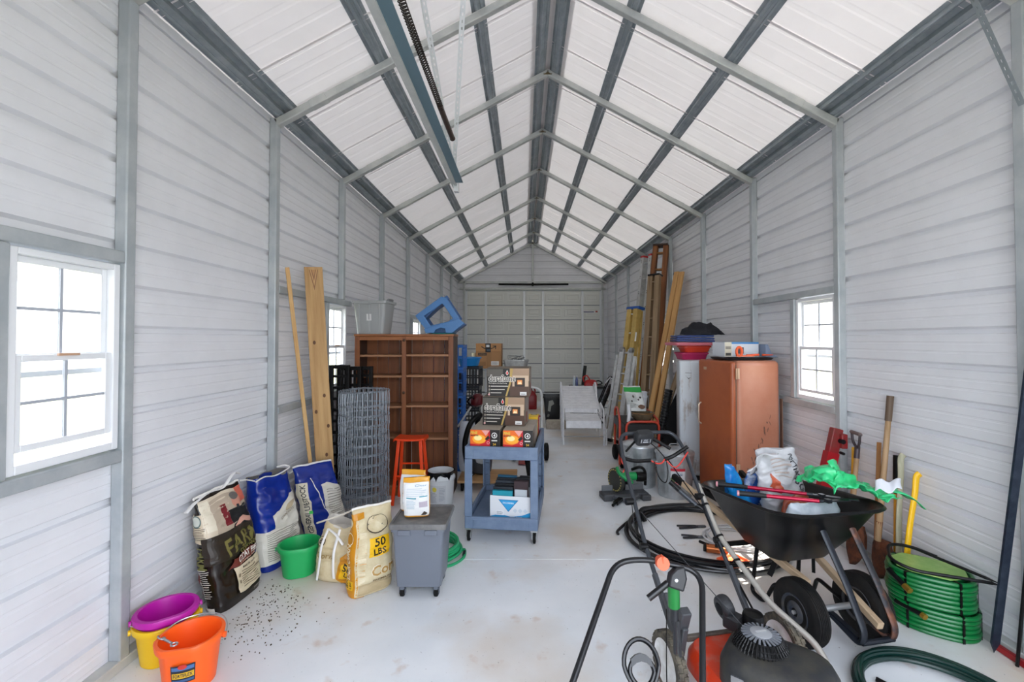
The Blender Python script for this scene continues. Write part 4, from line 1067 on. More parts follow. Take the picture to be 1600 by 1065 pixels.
for k, lb in enumerate(('lowest black crate beside the blue crates', 'second black crate up beside the blue crates', 'third black crate up beside the blue crates', 'fourth black crate up, under the blue tub')):
    crate('milk_crate', lb, (-.88, 7.0, .003 + .33 * k), 5 - 3 * k, .36, .36, .325, '#17181b', 'black crates behind the bookcase')
t = thing('blue_tub', 'bright blue plastic tub on top of the black crates', 'tub', (-.88, 7.18, 1.326), 0)
m = MB(); m.lathe([(.13, 0), (.15, .01), (.18, .12), (.20, .125), (.20, .14), (.175, .14), (.14, .02)], 28, cap0=True, cap1=True); obj('tub_body', m, pm('#1b7cc0', .35), t)

t = thing('string_trimmer', 'string trimmer with white shaft and dark red motor leaning beside the black crates', 'trimmer', (-.62, 5.72, 0), 0)
m = MB(); m.tube([(.0, .0, .98), (-.24, .1, .62)], .013, 8); obj('shaft', m, pm('#c9c9c6', .35), t)
m = MB(); m.loft([[Vector((.02 + (q - .5) * .02 + r * cos(a), -.01 + r * .9 * sin(a), .98 + (q - .5) * .16)) for a in [2 * pi * i / 14 for i in range(14)]] for q, r in ((0, .04), (.15, .075), (.5, .085), (.85, .07), (1, .035))]); obj('motor', m, pm('#5a1016', .35), t)
m = MB(); m.tube(bez([(-.24, .1, .62), (-.30, .12, .45), (-.34, .12, .25), (-.30, .10, .06)], 6), .013, 8); m.lathe([(.0, 0), (.05, .0), (.06, .03), (.03, .06), (0, .06)], 16, (-.30, .10, .0)); obj('lower_shaft', m, M_DARK, t)
m = MB(); m.tube(bez([(-.05, .02, .90), (-.09, -.08, .97), (-.03, -.1, 1.03), (.0, -.02, .96)], 6), .012, 8); obj('loop_handle', m, M_BLACK, t)
t = thing('leaf_blower', 'black and grey leaf blower with a hose, left of the firelog cartons', 'blower', (-.50, 5.33, .136), 10)
m = MB(); m.loft([[Vector((r * cos(a), .10 + r * .8 * sin(a), z)) for a in [2 * pi * i / 18 for i in range(18)]] for r, z in ((.06, .0), (.12, .03), (.135, .15), (.12, .32), (.06, .38), (.01, .39))]); obj('housing', m, pm('#3a3d42', .4), t)
m = MB(); m.lathe([(.0, .0), (.07, .0), (.075, -.015), (.05, -.03), (0, -.03)], 20, (0, .02, .2), (0, 1, 0)); obj('fan_cover', m, pm('#a8abae', .4), t)
m = MB(); m.tube(bez([(.0, .1, .36), (-.05, .06, .62), (-.02, .02, .72), (-.14, -.02, .62), (-.2, .0, .38), (-.17, -.02, .14), (-.12, -.08, .035)], 6), .032, 10); obj('tube', m, M_BLACK, t)
m = MB(); m.tube(bez([(-.1, .1, .34), (-.06, .06, .46), (.07, .06, .46), (.1, .1, .34)], 5), .014, 8); obj('handle', m, pm('#c9c9c6', .4), t)
t = thing('white_sack', 'white and blue sack slumped between bookcase and cart', 'bag', (-.70, 5.49, .136), 0)
m = MB(); m.loft([[Vector((a * cos(q), .06 + b * sin(q), z)) + noise.noise_vector(Vector((cos(q) * 2, sin(q) * 2, z * 6))) * .02 * (z > .01) for q in [2 * pi * i / 20 for i in range(20)]] for a, b, z in ((.09, .05, 0), (.11, .06, .08), (.11, .06, .30), (.10, .045, .50), (.09, .012, .60))]); obj('sack_body', m, pm('#c3c8d2', .4), t)

# table with shipping carton and galvanised tub
t = thing('work_table', 'grey folding table near the back door carrying the brown carton', 'table', (-.62, 9.75, 0), 0)
m = MB(); m.bb(-.57, .57, 0, .62, 1.075, 1.11); obj('table_top', m, pm('#8d9296', .45), t, bev=.006)
for x in (-.52, .52):
    for y in (.05, .57):
        m = MB(); m.beam((x, y, 1.075), (x, y, 0), .03, .03); obj('leg', m, pm('#767b80', .4, .4), t)
m = MB(); m.bb(-.52, .52, .56, .58, .40, .43); obj('rail', m, pm('#767b80', .4, .4), t)
t, F, S = carton('shipping_carton', 'brown cardboard shipping carton with black tape, on the grey table', 'box', (-.785, 9.86, 1.11), -2, .56, .40, .55, MKRAFT)
D = Decal(F, .3); D.rect(-.28, .37, .28, .55, '#b5824f').rect(-.28, .364, .28, .370, '#6f4e30').rect(-.07, .355, .05, .55, '#16171a').rect(-.05, .47, .02, .52, '#d9dadb').rect(-.04, .385, .035, .44, '#3c5366').rect(-.04, .0, .06, .355, '#9a6f42')
P = [(-.16, .475), (-.10, .435), (-.02, .425), (.08, .435), (.16, .475), (.15, .49), (.08, .452), (-.02, .443), (-.09, .452), (-.15, .49)]
for q in range(4): D.poly([P[q], P[q + 1], P[8 - q], P[9 - q]], '#17181a'); D.layer -= 1
D.layer += 1
D.poly([(.09, .50), (.17, .505), (.165, .425), (.15, .425), (.15, .485), (.09, .485)], '#17181a').rect(-.23, .285, -.04, .345, '#3a2f26').text('SHIPPING', -.135, .315, .03, '#8e6a46', w=.15).rect(.06, .07, .23, .16, '#dcd9d3').lines(.075, .085, .215, .145, 5, '#7c7a78').rect(-.22, .06, -.06, .15, '#93683d')
D.make(t, 'printed_front')
t = thing('paper_roll', 'cream roll standing beside the brown carton on the table', 'roll', (-1.125, 9.98, 1.11), 0)
m = MB(); m.lathe([(.0, 0), (.045, 0), (.047, .005), (.047, .335), (.045, .34), (.0, .34)], 18); m.lathe([(.0, .338), (.02, .345), (.0, .35)], 12); obj('roll_body', m, pm('#d9d3b4', .6), t)
t = thing('galvanized_tub', 'galvanised metal tub holding loose wire, on the grey table', 'tub', (-.18, 9.98, 1.11), 0)
m = MB(); m.loft([rrect(.48, .28, 0, .1, 6), rrect(.56, .34, .175, .12, 6), rrect(.58, .36, .178, .12, 6), rrect(.58, .36, .19, .12, 6), rrect(.55, .33, .19, .12, 6), rrect(.46, .26, .01, .1, 6)], True, True, True); obj('tub_body', m, M_ALU, t, smooth=50)
m = MB(); rg = random.Random(9)
for k in range(4): m.tube(bez([(rg.uniform(-.22, .22), rg.uniform(-.1, .1), .16 + rg.uniform(0, .14)) for _ in range(7)], 5), .004, 5)
o = obj('wire_tangle', m, pm('#6d7276', .4, .5), t); o['kind'] = 'stuff'

t = thing('gas_can', 'red plastic fuel can on the floor by the back door', 'can', (.17, 11.35, 0), 0)
m = MB(); m.loft([rrect(.28, .24, 0, .05), rrect(.30, .25, .02, .06), rrect(.30, .25, .32, .06), rrect(.20, .18, .42, .06), rrect(.10, .10, .46, .04)]); obj('can_body', m, pm('#8d121a', .35), t, smooth=50)
m = MB(); m.cyl((0, 0, .45), (0, 0, .52), .035); obj('cap', m, pm('#7a1016', .4), t)
m = MB(); m.tube(bez([(-.08, 0, .40), (-.06, 0, .50), (.03, 0, .55), (.10, 0, .48), (.10, 0, .38)], 5), .018, 8); obj('handle', m, pm('#8d121a', .35), t)
t = thing('hand_truck', 'hand truck with white frame tube and black wheel behind the firelog cartons', 'hand truck', (.12, 6.4, 0), 0)
m = MB(); m.tube(rbend([(-.20, .08, .10), (-.20, .0, 1.0), (-.12, -.02, 1.07), (.05, -.02, 1.07), (.13, .0, 1.0), (.13, .08, .10)], .07), .017, 10); obj('frame', m, pm('#c6c7c5', .35), t)
m = MB(); m.bb(-.20, .14, -.16, .08, .02, .03); obj('toe_plate', m, pm('#a31f1c', .4), t)
for x in (-.26, .2):
    m = MB(); m.lathe([(.02, -.03), (.09, -.035), (.125, -.02), (.125, .02), (.09, .035), (.02, .03)], 22, (x, .12, .126), (1, 0, 0)); w_ = obj('wheel', m, M_BLACKR, t)
    m = MB(); m.lathe([(0, -.036), (.06, -.036), (.06, .036), (0, .036)], 16, (x, .12, .126), (1, 0, 0)); obj('hub', m, pm('#a31f1c', .4), w_)
m = MB(); m.cyl((-.28, .12, .126), (.22, .12, .126), .01); obj('axle', m, M_STEEL, t)
for z in (.35, .65): 
    m = MB(); m.cyl((-.2, .05, z), (.13, .05, z), .011); obj('cross_bar', m, pm('#a31f1c', .4), t)
t = thing('black_tote', 'tall black plastic bin streaked with white, near the back door', 'bin', (.58, 9.15, 0), 0)
m = MB(); m.loft([rrect(.27, .30, 0, .03, cy=.15), rrect(.36, .38, .56, .04, cy=.15), rrect(.40, .42, .565, .04, cy=.15), rrect(.40, .42, .60, .04, cy=.15), rrect(.36, .38, .60, .04, cy=.15), rrect(.25, .28, .02, .03, cy=.15)]); obj('bin_body', m, pm('#101113', .35), t, smooth=40)
D = Decal(lambda x, y, l: Vector((x, -.0 - .04 * y / .56 - l - .002, y)), .05); D.poly([(-.10, .30), (-.08, .50), (.0, .52), (.03, .44), (-.03, .40), (-.05, .28)], '#8f9088').poly([(-.12, .18), (-.10, .24), (-.06, .22), (-.08, .17)], '#6d6e68').make(t, 'paint_smear')
t = thing('concrete_block', 'pale low timber block on the floor in front of the black bin', 'block', (.62, 8.75, 0), 0)
m = MB(); m.bb(-.19, .19, 0, .20, .0, .15); obj('block_body', m, pm('#b4aa9c', .8, 0, '#9c9284', scale=12), t, bev=.006)
m = MB(); m.bb(-.17, .17, .02, .18, .1505, .165); obj('top_board', m, pm('#c0b7a6', .7), t)

# black cabinet at the back with a bottle and a red chainsaw
t = thing('metal_cabinet', 'low dark metal cabinet by the back right corner', 'cabinet', (1.42, 9.95, 0), 0)
m = MB(); m.bb(-.36, .36, 0, .45, 0, .66); obj('cabinet_body', m, pm('#6f757b', .4), t, bev=.006)
m = MB(); m.bb(-.38, .38, -.02, .47, .661, .70); obj('cabinet_top', m, pm('#15171a', .4), t, bev=.005)
for x in (-.18, .18):
    m = MB(); m.bb(x - .165, x + .165, -.012, -.001, .03, .63); d_ = obj('door', m, pm('#7d8389', .4), t, bev=.004); m = MB(); m.bb(x + .1 - .2 * (x > 0), x + .115 - .2 * (x > 0), -.024, -.012, .33, .43); obj('pull', m, M_STEEL, d_)
for k, (x, c) in enumerate(((-.30, '#c5d0d8'), (-.24, '#5c6694'))):
    t = thing('bottle', ('clear bottle on the dark cabinet, left of the other', 'blue labelled bottle on the dark cabinet beside the chainsaw')[k], 'bottle', (1.42 + x, 10.06, .70), 0, 'bottles on the dark cabinet')
    m = MB(); m.lathe([(0, 0), (.028, 0), (.03, .005), (.03, .15), (.012, .19), (.012, .21), (0, .21)], 14); obj('bottle_body', m, pm(c, .2), t); m = MB(); m.cyl((0, 0, .21), (0, 0, .235), .015); obj('cap', m, M_WHITE, t)
t = thing('chainsaw', 'red chainsaw with upright black bar on the dark cabinet', 'chainsaw', (1.42, 10.08, .70), 0)
m = MB(); m.loft([rrect(.28, .18, 0, .04, cx=.07), rrect(.30, .19, .06, .05, cx=.07), rrect(.22, .14, .13, .04, cx=.07), rrect(.12, .08, .15, .03, cx=.07)]); obj('motor_body', m, pm('#b01a1a', .35), t)
m = MB(); m.beam((-.10, 0, .03), (-.05, 0, .46), .02, .075, (1, 0, 0)); obj('guide_bar', m, M_BLACK, t, bev=.004)
m = MB(); m.tube(bez([(-.08, -.03, .10), (-.10, -.06, .2), (-.02, -.07, .24), (.05, -.05, .14)], 5), .014, 8); obj('front_handle', m, pm('#c42420', .35), t)
m = MB(); m.tube(bez([(.15, 0, .10), (.26, 0, .12), (.33, 0, .06), (.2, 0, .03)], 5), .014, 8); obj('rear_handle', m, M_BLACK, t)
# black wire rack beside the ladders
t = thing('wire_rack', 'folded black wire cart with silver rods leaning near the ladders', 'rack', (1.66, 9.25, 0), 0)
for k in range(2):
    m = MB(); m.tube(rbend([(-.28, .14 * k, .05), (-.28 + .42, .14 * k + .1, .98), (.36, .14 * k + .1, .86), (.0, .14 * k, .02)], .05), .013, 8, True); obj('side_frame', m, M_BLACK, t)
for i in range(7):
    q = i / 6; m = MB(); m.tube([(-.26 + .40 * q, .0 + .08 * q, .10 + .82 * q), (.02 + .32 * q, .02 + .08 * q, .06 + .78 * q)], .006, 6); obj('rod', m, M_STEEL if i % 3 == 1 else M_BLACK, t)
m = MB(); m.bb(-.2, .1, .03, .11, .1, .14); m.beam((-.1, .08, .2), (.16, .16, .8), .2, .05, (1, 0, 0)); obj('black_deck', m, M_BLACK, t)
m = MB(); m.tube([(.0, -.02, .84), (.13, .06, .97)], .012, 6); obj('silver_tip', m, pm('#d2d4d6', .3, .4), t)
for x in (-.26, .0):
    m = MB(); m.lathe([(.01, -.015), (.045, -.015), (.05, 0), (.045, .015), (.01, .015)], 16, (x, .07, .051), (0, 1, 0)); obj('wheel', m, M_BLACKR, t)

# ---- white chaise
t = thing('chaise_lounge', 'white metal patio lounge chair with wheels, past the utility cart', 'lounge chair', (.985, 7.45, 0), -3)
MW = pm('#e6e7ea', .45, 0, '#d5d6da', scale=10)
def slab(m, pts, th_, nrm=(0, 0, 1)):
    n = Vector(nrm) * th_; A = [Vector(p) for p in pts]; m.add(A + [p - n for p in A], [(0, 1, 2, 3), (7, 6, 5, 4), (0, 4, 5, 1), (1, 5, 6, 2), (2, 6, 7, 3), (3, 7, 4, 0)])
m = MB(); slab(m, [(-.29, .0, .40), (.29, .0, .40), (.29, .52, .44), (-.29, .52, .44)], .02); obj('seat', m, MW, t, bev=.004)
m = MB(); slab(m, [(-.29, -.004, .39), (.29, -.004, .39), (.29, -.03, .285), (-.29, -.03, .285)], .012, (0, -1, 0)); obj('apron', m, MW, t, bev=.003)
n = 9; 
for i in range(n):
    a, b = i / n, (i + .93) / n
    P = lambda q, x: (x, .56 + 1.0 * q, .52 + .30 * q)
    m = MB(); slab(m, [P(a, -.31), P(a, .31), P(b, .31), P(b, -.31)], .014, (0, -.28, .95)); obj('back_slat', m, MW, t)
m = MB(); slab(m, [(-.29, .525, .45), (.29, .525, .45), (.29, .555, .515), (-.29, .555, .515)], .012, (0, -1, .3)); obj('back_hinge_strip', m, MW, t)
for s in (-1, 1):
    x = s * .335
    m = MB(); m.tube(rbend([(x, .0, .0), (x, -.01, .40), (x, .04, .58), (x, .55, .64), (x, .62, .42), (x, .60, .0)], .12, 6), .014, 8); obj('leg_and_arm', m, MW, t)
    m = MB(); m.tube(rbend([(x * .96, .50, .46), (x * .96, .56, .53), (x * .96, 1.56, .84)], .05), .015, 8); obj('back_rail', m, MW, t)
    m = MB(); m.tube(rbend([(x, 1.15, .40), (x, 1.22, .86), (x, 1.50, .92), (x, 1.58, .42)], .14, 6), .02, 8); m.tube([(x, 1.15, .40), (x, 1.16, 0.0)], .014, 6); m.tube([(x, 1.58, .42), (x, 1.57, 0)], .014, 6); obj('hoop', m, MW, t)
    m = MB(); m.tube([(x, .02, .38), (x, 1.2, .40)], .014, 8); obj('side_rail', m, MW, t)
    P = [(x, .04 + .09 * cos(a) * (1 - a / 14), .14 + .09 * sin(a) * (1 - a / 14)) for a in [i * .5 for i in range(18)]]
    m = MB(); m.tube(P, .008, 6); obj('scroll', m, MW, t)
    m = MB(); m.tube([(x, .3 + .06 * k, .42) if k % 2 == 0 else (x, .3 + .06 * k, .60) for k in range(4)], .007, 6); obj('arm_scroll', m, MW, t)
m = MB(); P = [Vector((.36, -.02 + .14 * cos(a), .149 + .14 * sin(a))) for a in [2 * pi * i / 28 for i in range(28)]]; m.tube(P, .009, 8, True)
for k in range(5): a = 2 * pi * k / 5; m.tube([(.36, -.02, .149), (.36, -.02 + .14 * cos(a), .149 + .14 * sin(a))], .004, 5)
m.cyl((.335, -.02, .149), (.385, -.02, .149), .015); obj('wheel', m, MW, t)
m = MB(); m.tube([(-.335, -.02, .148), (.36, -.02, .148)], .008, 8); obj('front_axle', m, pm('#8a8c90', .4, .5), t)
# ================================================================== RIGHT SIDE: ladders and lumber against the wall
def ladder(name, label, p0, p1, wv, wb, wt, rw, rd, n, mr, mg, rung='round', feet=None, tips=None, holes=None, z0=.3, z1=None):
    """p0 floor centre, p1 top centre, wv direction across the rungs"""
    t = thing(name, label, 'ladder', p0)
    p0v = Vector(p0); d = Vector(p1) - p0v; L = d.length; dd = d.normalized(); w = Vector(wv).normalized(); w = (w - dd * w.dot(dd)).normalized(); nrm = dd.cross(w)
    q = Matrix((w, nrm, dd)).transposed().to_4x4()
    fr = lambda x, y, z: q.to_3x3() @ Vector((x, y, z))
    lift = max(0, -min(fr(s * (wb / 2 + rw / 2), e * rd / 2, 0).z for s in (-1, 1) for e in (-1, 1)))
    t.location = (p0[0], p0[1], p0[2] + lift)
    rot = q.to_quaternion()
    def put(nm, m, mat_, parent=t, **k):
        o = obj(nm, m, mat_, parent, **k)
        if parent is t: o.rotation_mode = 'QUATERNION'; o.rotation_quaternion = rot
        return o
    for s in (-1, 1):
        m = MB(); m.beam((s * wb / 2, 0, 0), (s * wt / 2, 0, L), rw, rd, (0, 1, 0)) ; o = put('rail', m, mr, bev=.004)
        if holes:
            m = MB()
            for i in range(n):
                z = L * (z0 + (1 - z0 - .03) * i / (n - 1)) if z1 is None else z0 + i * z1
                for dx in (-.018, .018): m.lathe([(0, 0), (.011, 0), (.011, -.002)], 10, (s * (wb / 2 + (wt - wb) / 2 * z / L) + dx * 0 , -rd / 2 - .001, z + dx), (0, -1, 0)); m.lathe([(0, 0), (.011, 0), (.011, -.002)], 10, (s * (wb / 2 + (wt - wb) / 2 * z / L) - rw / 2 - .001, dx, z), (-1, 0, 0))
            k = obj('rivets', m, holes, o, fix=False); k['kind'] = 'stuff'
        if tips: m = MB(); m.box((s * wt / 2, 0, L), (rw + .012, rd + .012, .035)); put('end_cap', m, tips, bev=.004)
        if feet: m = MB(); m.box((s * wb / 2, 0, .03), (rw + .02, rd + .02, .055)); put('foot', m, feet, bev=.006)
    for i in range(n):
        z = L * (.06 + .90 * i / (n - 1)); ww = wb + (wt - wb) * z / L; m = MB()
        if rung == 'round': m.cyl((-ww / 2 + rw / 2 - .004, 0, z), (ww / 2 - rw / 2 + .004, 0, z), .015, n=10)
        else: m.box((0, 0, z), (ww - rw, rd * .85, .022))
        put('rung' if rung == 'round' else 'step', m, mg)
    return t, put, L, fr
M_FIB = pm('#c7a860', .5, 0, '#b59852', scale=10); M_WLAD = wood('#a9763f', '#7d4f26', .6, 'Z', 10); M_WGREY = wood('#a0886a', '#7a634a', .7, 'Z', 10); M_WBRN = wood('#935a2d', '#6b3c1c', .55, 'Z', 10)
M_2X4 = wood('#d3a66a', '#bb8a50', .6, 'Z', 9)

# articulated silver ladder: two folded pairs side by side
t, put, L, fr = ladder('articulated_ladder', 'silver folded multi-position aluminium ladder with black feet, left of all the ladders', (1.50, 7.55, 0), (1.775, 7.74, 1.56), (.82, -.57, 0), .17, .15, .08, .09, 5, M_ALU, M_ALU, feet=M_BLACK)
m = MB()
for s, x0, x1 in ((-1, -.20, -.175), (1, .155, .14)): m.beam((x0, .06, .20), (x1, .06, L - .10), .045, .06, (0, 1, 0))
put('outer_rails', m, M_ALU, bev=.003)
for k in range(4):
    m = MB(); z = .42 + k * .29; m.cyl((-.175 + .02 * k / 3, .035, z), (.13, .035, z), .014, n=10); m.box((-.135 + .02 * k / 3, -.0, z), (.06, .05, .03)); put('outer_rung', m, M_ALU)
for s in (-1, 1):
    m = MB(); m.cyl((s * .085 - .03, 0, L - .02), (s * .085 + .03, 0, L - .02), .06, n=16); put('hinge', m, pm('#8e9091', .4, .6), bev=.004); m = MB(); m.cyl((s * .085 - .034, 0, L - .02), (s * .085 + .034, 0, L - .02), .028, n=12); put('hinge_knob', m, M_BLACK)

t, put, L, fr = ladder('step_ladder', 'yellow fibreglass stepladder with a blue top cap, beside the silver ladder', (1.68, 7.84, 0), (1.985, 8.07, 2.28), (.55, -.83, 0), .17, .15, .10, .11, 7, M_FIB, M_ALU, rung='flat')
m = MB(); m.box((0, .03, L + .02), (.30, .17, .055)); put('top_cap', m, pm('#2857a5', .4), bev=.012)
for s in (-1, 1): m = MB(); m.beam((s * .18, .10, .05), (s * .10, .09, L - .02), .035, .035, (0, 1, 0)); put('rear_rail', m, M_FIB, bev=.003)
m = MB(); m.box((.135, -.045, L * .78), (.05, .004, .16)); m.box((.16, -.045, L * .45), (.04, .004, .14)); put('white_label', m, pm('#e4e4e0', .5))

t, put, L, fr = ladder('extension_ladder', 'tall aluminium extension ladder with red end caps, leaning on the right wall', (2.10, 8.75, 0), (2.43, 8.75, 3.37), (.30, -.95, 0), .30, .28, .10, .10, 11, M_ALU, M_ALU, tips=pm('#c0282a', .4), holes=M_BLACK, z0=.06)
m = MB()
for s in (-1, 1): m.beam((s * .145, .05, .3), (s * .14, .05, L - .25), .026, .06, (0, 1, 0))
put('fly_rails', m, M_ALU, bev=.003)
m = MB(); m.box((-.18, -.042, L * .35), (.03, .004, .16)); put('blue_label', m, pm('#3b6db3', .5))

t, put, L, fr = ladder('wooden_step_ladder', 'weathered grey brown wooden stepladder with dark cap, between aluminium ladder and tall one', (2.03, 7.52, 0), (2.30, 7.88, 2.86), (.72, -.69, 0), .17, .13, .09, .09, 9, M_WGREY, M_WGREY, rung='flat')
m = MB(); m.box((0, .02, L + .012), (.22, .15, .03)); put('top_cap', m, M_DARK, bev=.004)
for s in (-1, 1): m = MB(); m.beam((s * .08, .10, .0 + .06), (s * .06, .08, L - .02), .035, .035, (0, 1, 0)); put('rear_rail', m, M_WGREY)
t, put, L, fr = ladder('wooden_step_ladder', 'tallest brown wooden stepladder with dark cap, reaching the eave', (2.12, 7.86, 0), (2.55, 8.32, 3.47), (.86, -.5, 0), .30, .19, .085, .10, 11, M_WBRN, M_WLAD, rung='flat')
m = MB(); m.box((0, .02, L + .012), (.27, .18, .03)); put('top_cap', m, pm('#3a2418', .5), bev=.004)
for s in (-1, 1): m = MB(); m.beam((s * .15, .13, .06), (s * .085, .09, L - .02), .034, .05, (0, 1, 0)); put('rear_rail', m, M_WBRN)

board('straight yellow pine stud leaning on the right wall, left of the pair', (1.90, 7.15, 0), (2.62, 7.66, 2.90), .089, .038, (.6, -.8, 0), M_2X4, 'stud')
board('straight yellow pine stud leaning on the right wall, right of the pair', (2.01, 7.10, 0), (2.655, 7.53, 2.88), .089, .038, (.6, -.8, 0), M_2X4, 'stud')
board('dark brown stud standing behind the pine pair', (2.32, 7.08, 0), (2.60, 7.26, 1.40), .07, .038, (.8, -.6, 0), M_WBRN, 'stud')
board('grey brown slanted plank left of the white refrigerator', (1.98, 6.96, 0), (2.52, 7.06, 1.50), .11, .025, (.3, -.9, 0), M_WGREY)
board('thin pale lath standing by the back right corner', (2.35, 11.25, 0), (2.60, 11.3, 2.1), .09, .02, (.8, -.6, 0), M_2X4)
t = thing('plastic_sheet', 'sheet of black plastic leaning left of the white refrigerator', 'sheet', (2.12, 6.80, 0), 0)
m = MB(); m.prism([(-.22, 0), (.30, 0), (.42, .60), (.46, 1.05), (.36, 1.18), (.02, .55)], (0, .0, 0), (1, 0, 0), (0, .12, 1), (.02, .025, 0)); obj('sheet_body', m, pm('#0f1012', .5), t, bev=.004)
t = thing('corrugated_pipe', 'black corrugated drain pipe leaning beside the white refrigerator', 'pipe', (1.93, 6.67, 0), 0)
m = MB(); N = 90; P = [(.04 + .20 * i / N, .05 * i / N, .062 + .94 * i / N) for i in range(N + 1)]; m.tube(P, [.052 if (i // 2) % 2 else .06 for i in range(N + 1)], 14); obj('pipe_body', m, pm('#131416', .4), t, smooth=30)

# ---- red framed cart with bucket, bowl and pouch
t = thing('garden_wagon', 'black cart with red tubular hoops behind the galvanised cans', 'wagon', (1.56, 5.98, 0), 0)
MRT = pm('#c5452f', .38)
m = MB(); m.bb(-.22, .225, .03, .74, .50, .62); m.bb(-.19, .19, .05, .70, .30, .50); obj('cart_body', m, pm('#141517', .5), t, bev=.01)
m = MB(); m.tube(rbend([(-.20, .02, .06), (-.20, .0, .655), (.235, .0, .655), (.235, .02, .06)], .09, 7), .016, 10); obj('front_hoop', m, MRT, t)
m = MB(); m.tube(rbend([(-.27, .10, .06), (-.27, .08, .66), (-.20, .55, .76), (-.20, .76, .74), (-.20, .76, .06)], .10, 7), .016, 10); obj('side_hoop', m, MRT, t)
m = MB(); m.tube(rbend([(.25, .10, .06), (.25, .08, .66), (.25, .55, .72), (.25, .76, .70), (.25, .76, .06)], .10, 7), .016, 10); obj('side_hoop', m, MRT, t)
for x in (-.225, .21):
    for y in (.16, .62):
        m = MB(); m.lathe([(.01, -.03), (.07, -.035), (.105, -.02), (.105, .02), (.07, .035), (.01, .03)], 20, (x, y, .106), (1, 0, 0)); obj('wheel', m, M_BLACKR, t)
t = thing('plastic_bucket', 'white plastic bucket on the red hooped cart, against the ladders', 'bucket', (1.63, 6.52, .621), 0)
m = MB(); m.lathe([(.125, 0), (.13, .006), (.148, .29), (.156, .295), (.156, .315), (.15, .32), (.15, .35), (.157, .355), (.157, .37), (.146, .37), (.122, .02)], 30, cap0=True, cap1=True); obj('bucket_body', m, pm('#dfe2e5', .4, alpha=1), t, smooth=45)
m = MB(); m.tube([(.160 * cos(a), -.160 * abs(sin(a)) * .5, .32 - .14 * sin(a)) for a in [pi * i / 16 for i in range(17)]], .003, 6); obj('bail_handle', m, M_STEEL, t)
t = thing('ceramic_bowl', 'glazed brown ceramic planter bowl on the red hooped cart', 'bowl', (1.625, 6.19, .621), 0)
m = MB(); m.lathe([(.08, 0), (.09, .004), (.135, .06), (.150, .10), (.152, .115), (.158, .118), (.158, .128), (.148, .130), (.14, .10), (.09, .02)], 36, cap0=True, cap1=True); obj('bowl_body', m, pm('#574a3a', .15, 0, '#75664f', scale=6), t, smooth=50)
m = MB(); m.lathe([(.154, .116), (.161, .119), (.161, .127), (.147, .132)], 36); obj('rim_band', m, pm('#7d5a36', .2), t)
th, F, G = sack('white food pouch with a green top leaning in the bowl on the cart', (1.585, 6.26, .752), .24, .06, .34, -4, 12, pm('#cfd1cd', .3), seed=31, name='food_pouch', cat='pouch', top=.1, wr=.008, seam=False, lean=-.22)
D = Decal(F, .015); D.rect(-.12, .26, .12, .325, '#1f9a3a').rect(-.10, .13, .02, .24, '#b9bdb8').ell(-.02, .20, .014, .018, '#4a3a2c').ell(.04, .16, .012, .014, '#4a3a2c').ell(-.05, .14, .012, .014, '#55504a').ell(.07, .19, .012, .014, '#3b352f').ell(.06, .06, .045, .03, '#6e4a30').lines(-.09, .05, .0, .12, 5, '#8f948f').make(th, 'printed_front')
t = thing('white_tube', 'short white pipe standing at the left edge of the red hooped cart', 'pipe', (1.42, 6.12, .627), 0)
m = MB(); m.tube([(0, 0, 0), (.015, .01, .12), (.0, .01, .24)], .026, 12); obj('pipe_body', m, pm('#dcdee0', .4), t)

# ---- galvanised cans, mitre saw
def trash_can(label, loc, rz, lab=False):
    t = thing('trash_can', label, 'trash can', loc, rz, 'galvanised cans')
    MGL = pm('#c6cbce', .30, .6, '#aab0b4', scale=10)
    m = MB(); N = 96
    def rg(r, z, k=1.0): return [Vector(((r - k * .006 * (.5 + .5 * cos(2 * pi * i / N * 24))) * cos(2 * pi * i / N), (r - k * .006 * (.5 + .5 * cos(2 * pi * i / N * 24))) * sin(2 * pi * i / N), z)) for i in range(N)]
    m.loft([rg(.176, 0, 0), rg(.182, .012, 0), rg(.182, .03, 0), rg(.184, .06, 1), rg(.200, .38, 1), rg(.203, .42, 0), rg(.206, .47, 0)], True, True, True); obj('can_body', m, MGL, t, smooth=60)
    m = MB(); m.lathe([(.206, .468), (.216, .468), (.218, .485), (.212, .495), (.17, .508), (.16, .518), (.08, .530), (0, .533)], 40); obj('lid', m, MGL, t, smooth=50)
    m = MB(); m.tube(rbend([(-.06, 0, .528), (-.055, 0, .57), (.055, 0, .57), (.06, 0, .528)], .02), .006, 6); obj('lid_handle', m, MGL, t)
    for s in (-1, 1): m = MB(); m.tube([(s * (.206 + .045 * sin(a)), -.05 * cos(a), .385 - .0 * a) for a in [pi * i / 10 for i in range(11)]], .005, 6); obj('side_handle', m, MGL, t)
    if lab:
        D = Decal(cylmap(.183, .204, .42, R(-98)), .015); D.rect(-.08, .17, .08, .345, '#dcdde0').rect(-.08, .315, .08, .345, '#c93040').rect(-.08, .17, .08, .195, '#c93040').rect(-.08, .20, -.02, .24, '#5f7a3c').rect(-.02, .20, .03, .24, '#3a3226').ell(0, .28, .055, .022, '#c7ccd2').text('Behrens', 0, .28, .022, '#3d5d8a', w=.09).text('20 GALLON', 0, .182, .014, '#f0f0f0', w=.11).make(t, 'printed_label')
    return t
trash_can('galvanised steel can with a red and white label, in front of the white refrigerator', (1.70, 5.09, 0), 0, True)
trash_can('galvanised steel can without a label, behind the mitre saw', (1.40, 5.45, 0), 30)
t = thing('mitre_saw', 'green and grey mitre saw with a round blade guard on the floor beside the cans', 'saw', (1.11, 4.95, 0), 8)
MGY = pm('#5b5e62', .45, .2)
m = MB(); m.lathe([(0, .02), (.14, .02), (.15, .03), (.15, .055), (.14, .065), (0, .065)], 32); obj('turntable', m, MGY, t)
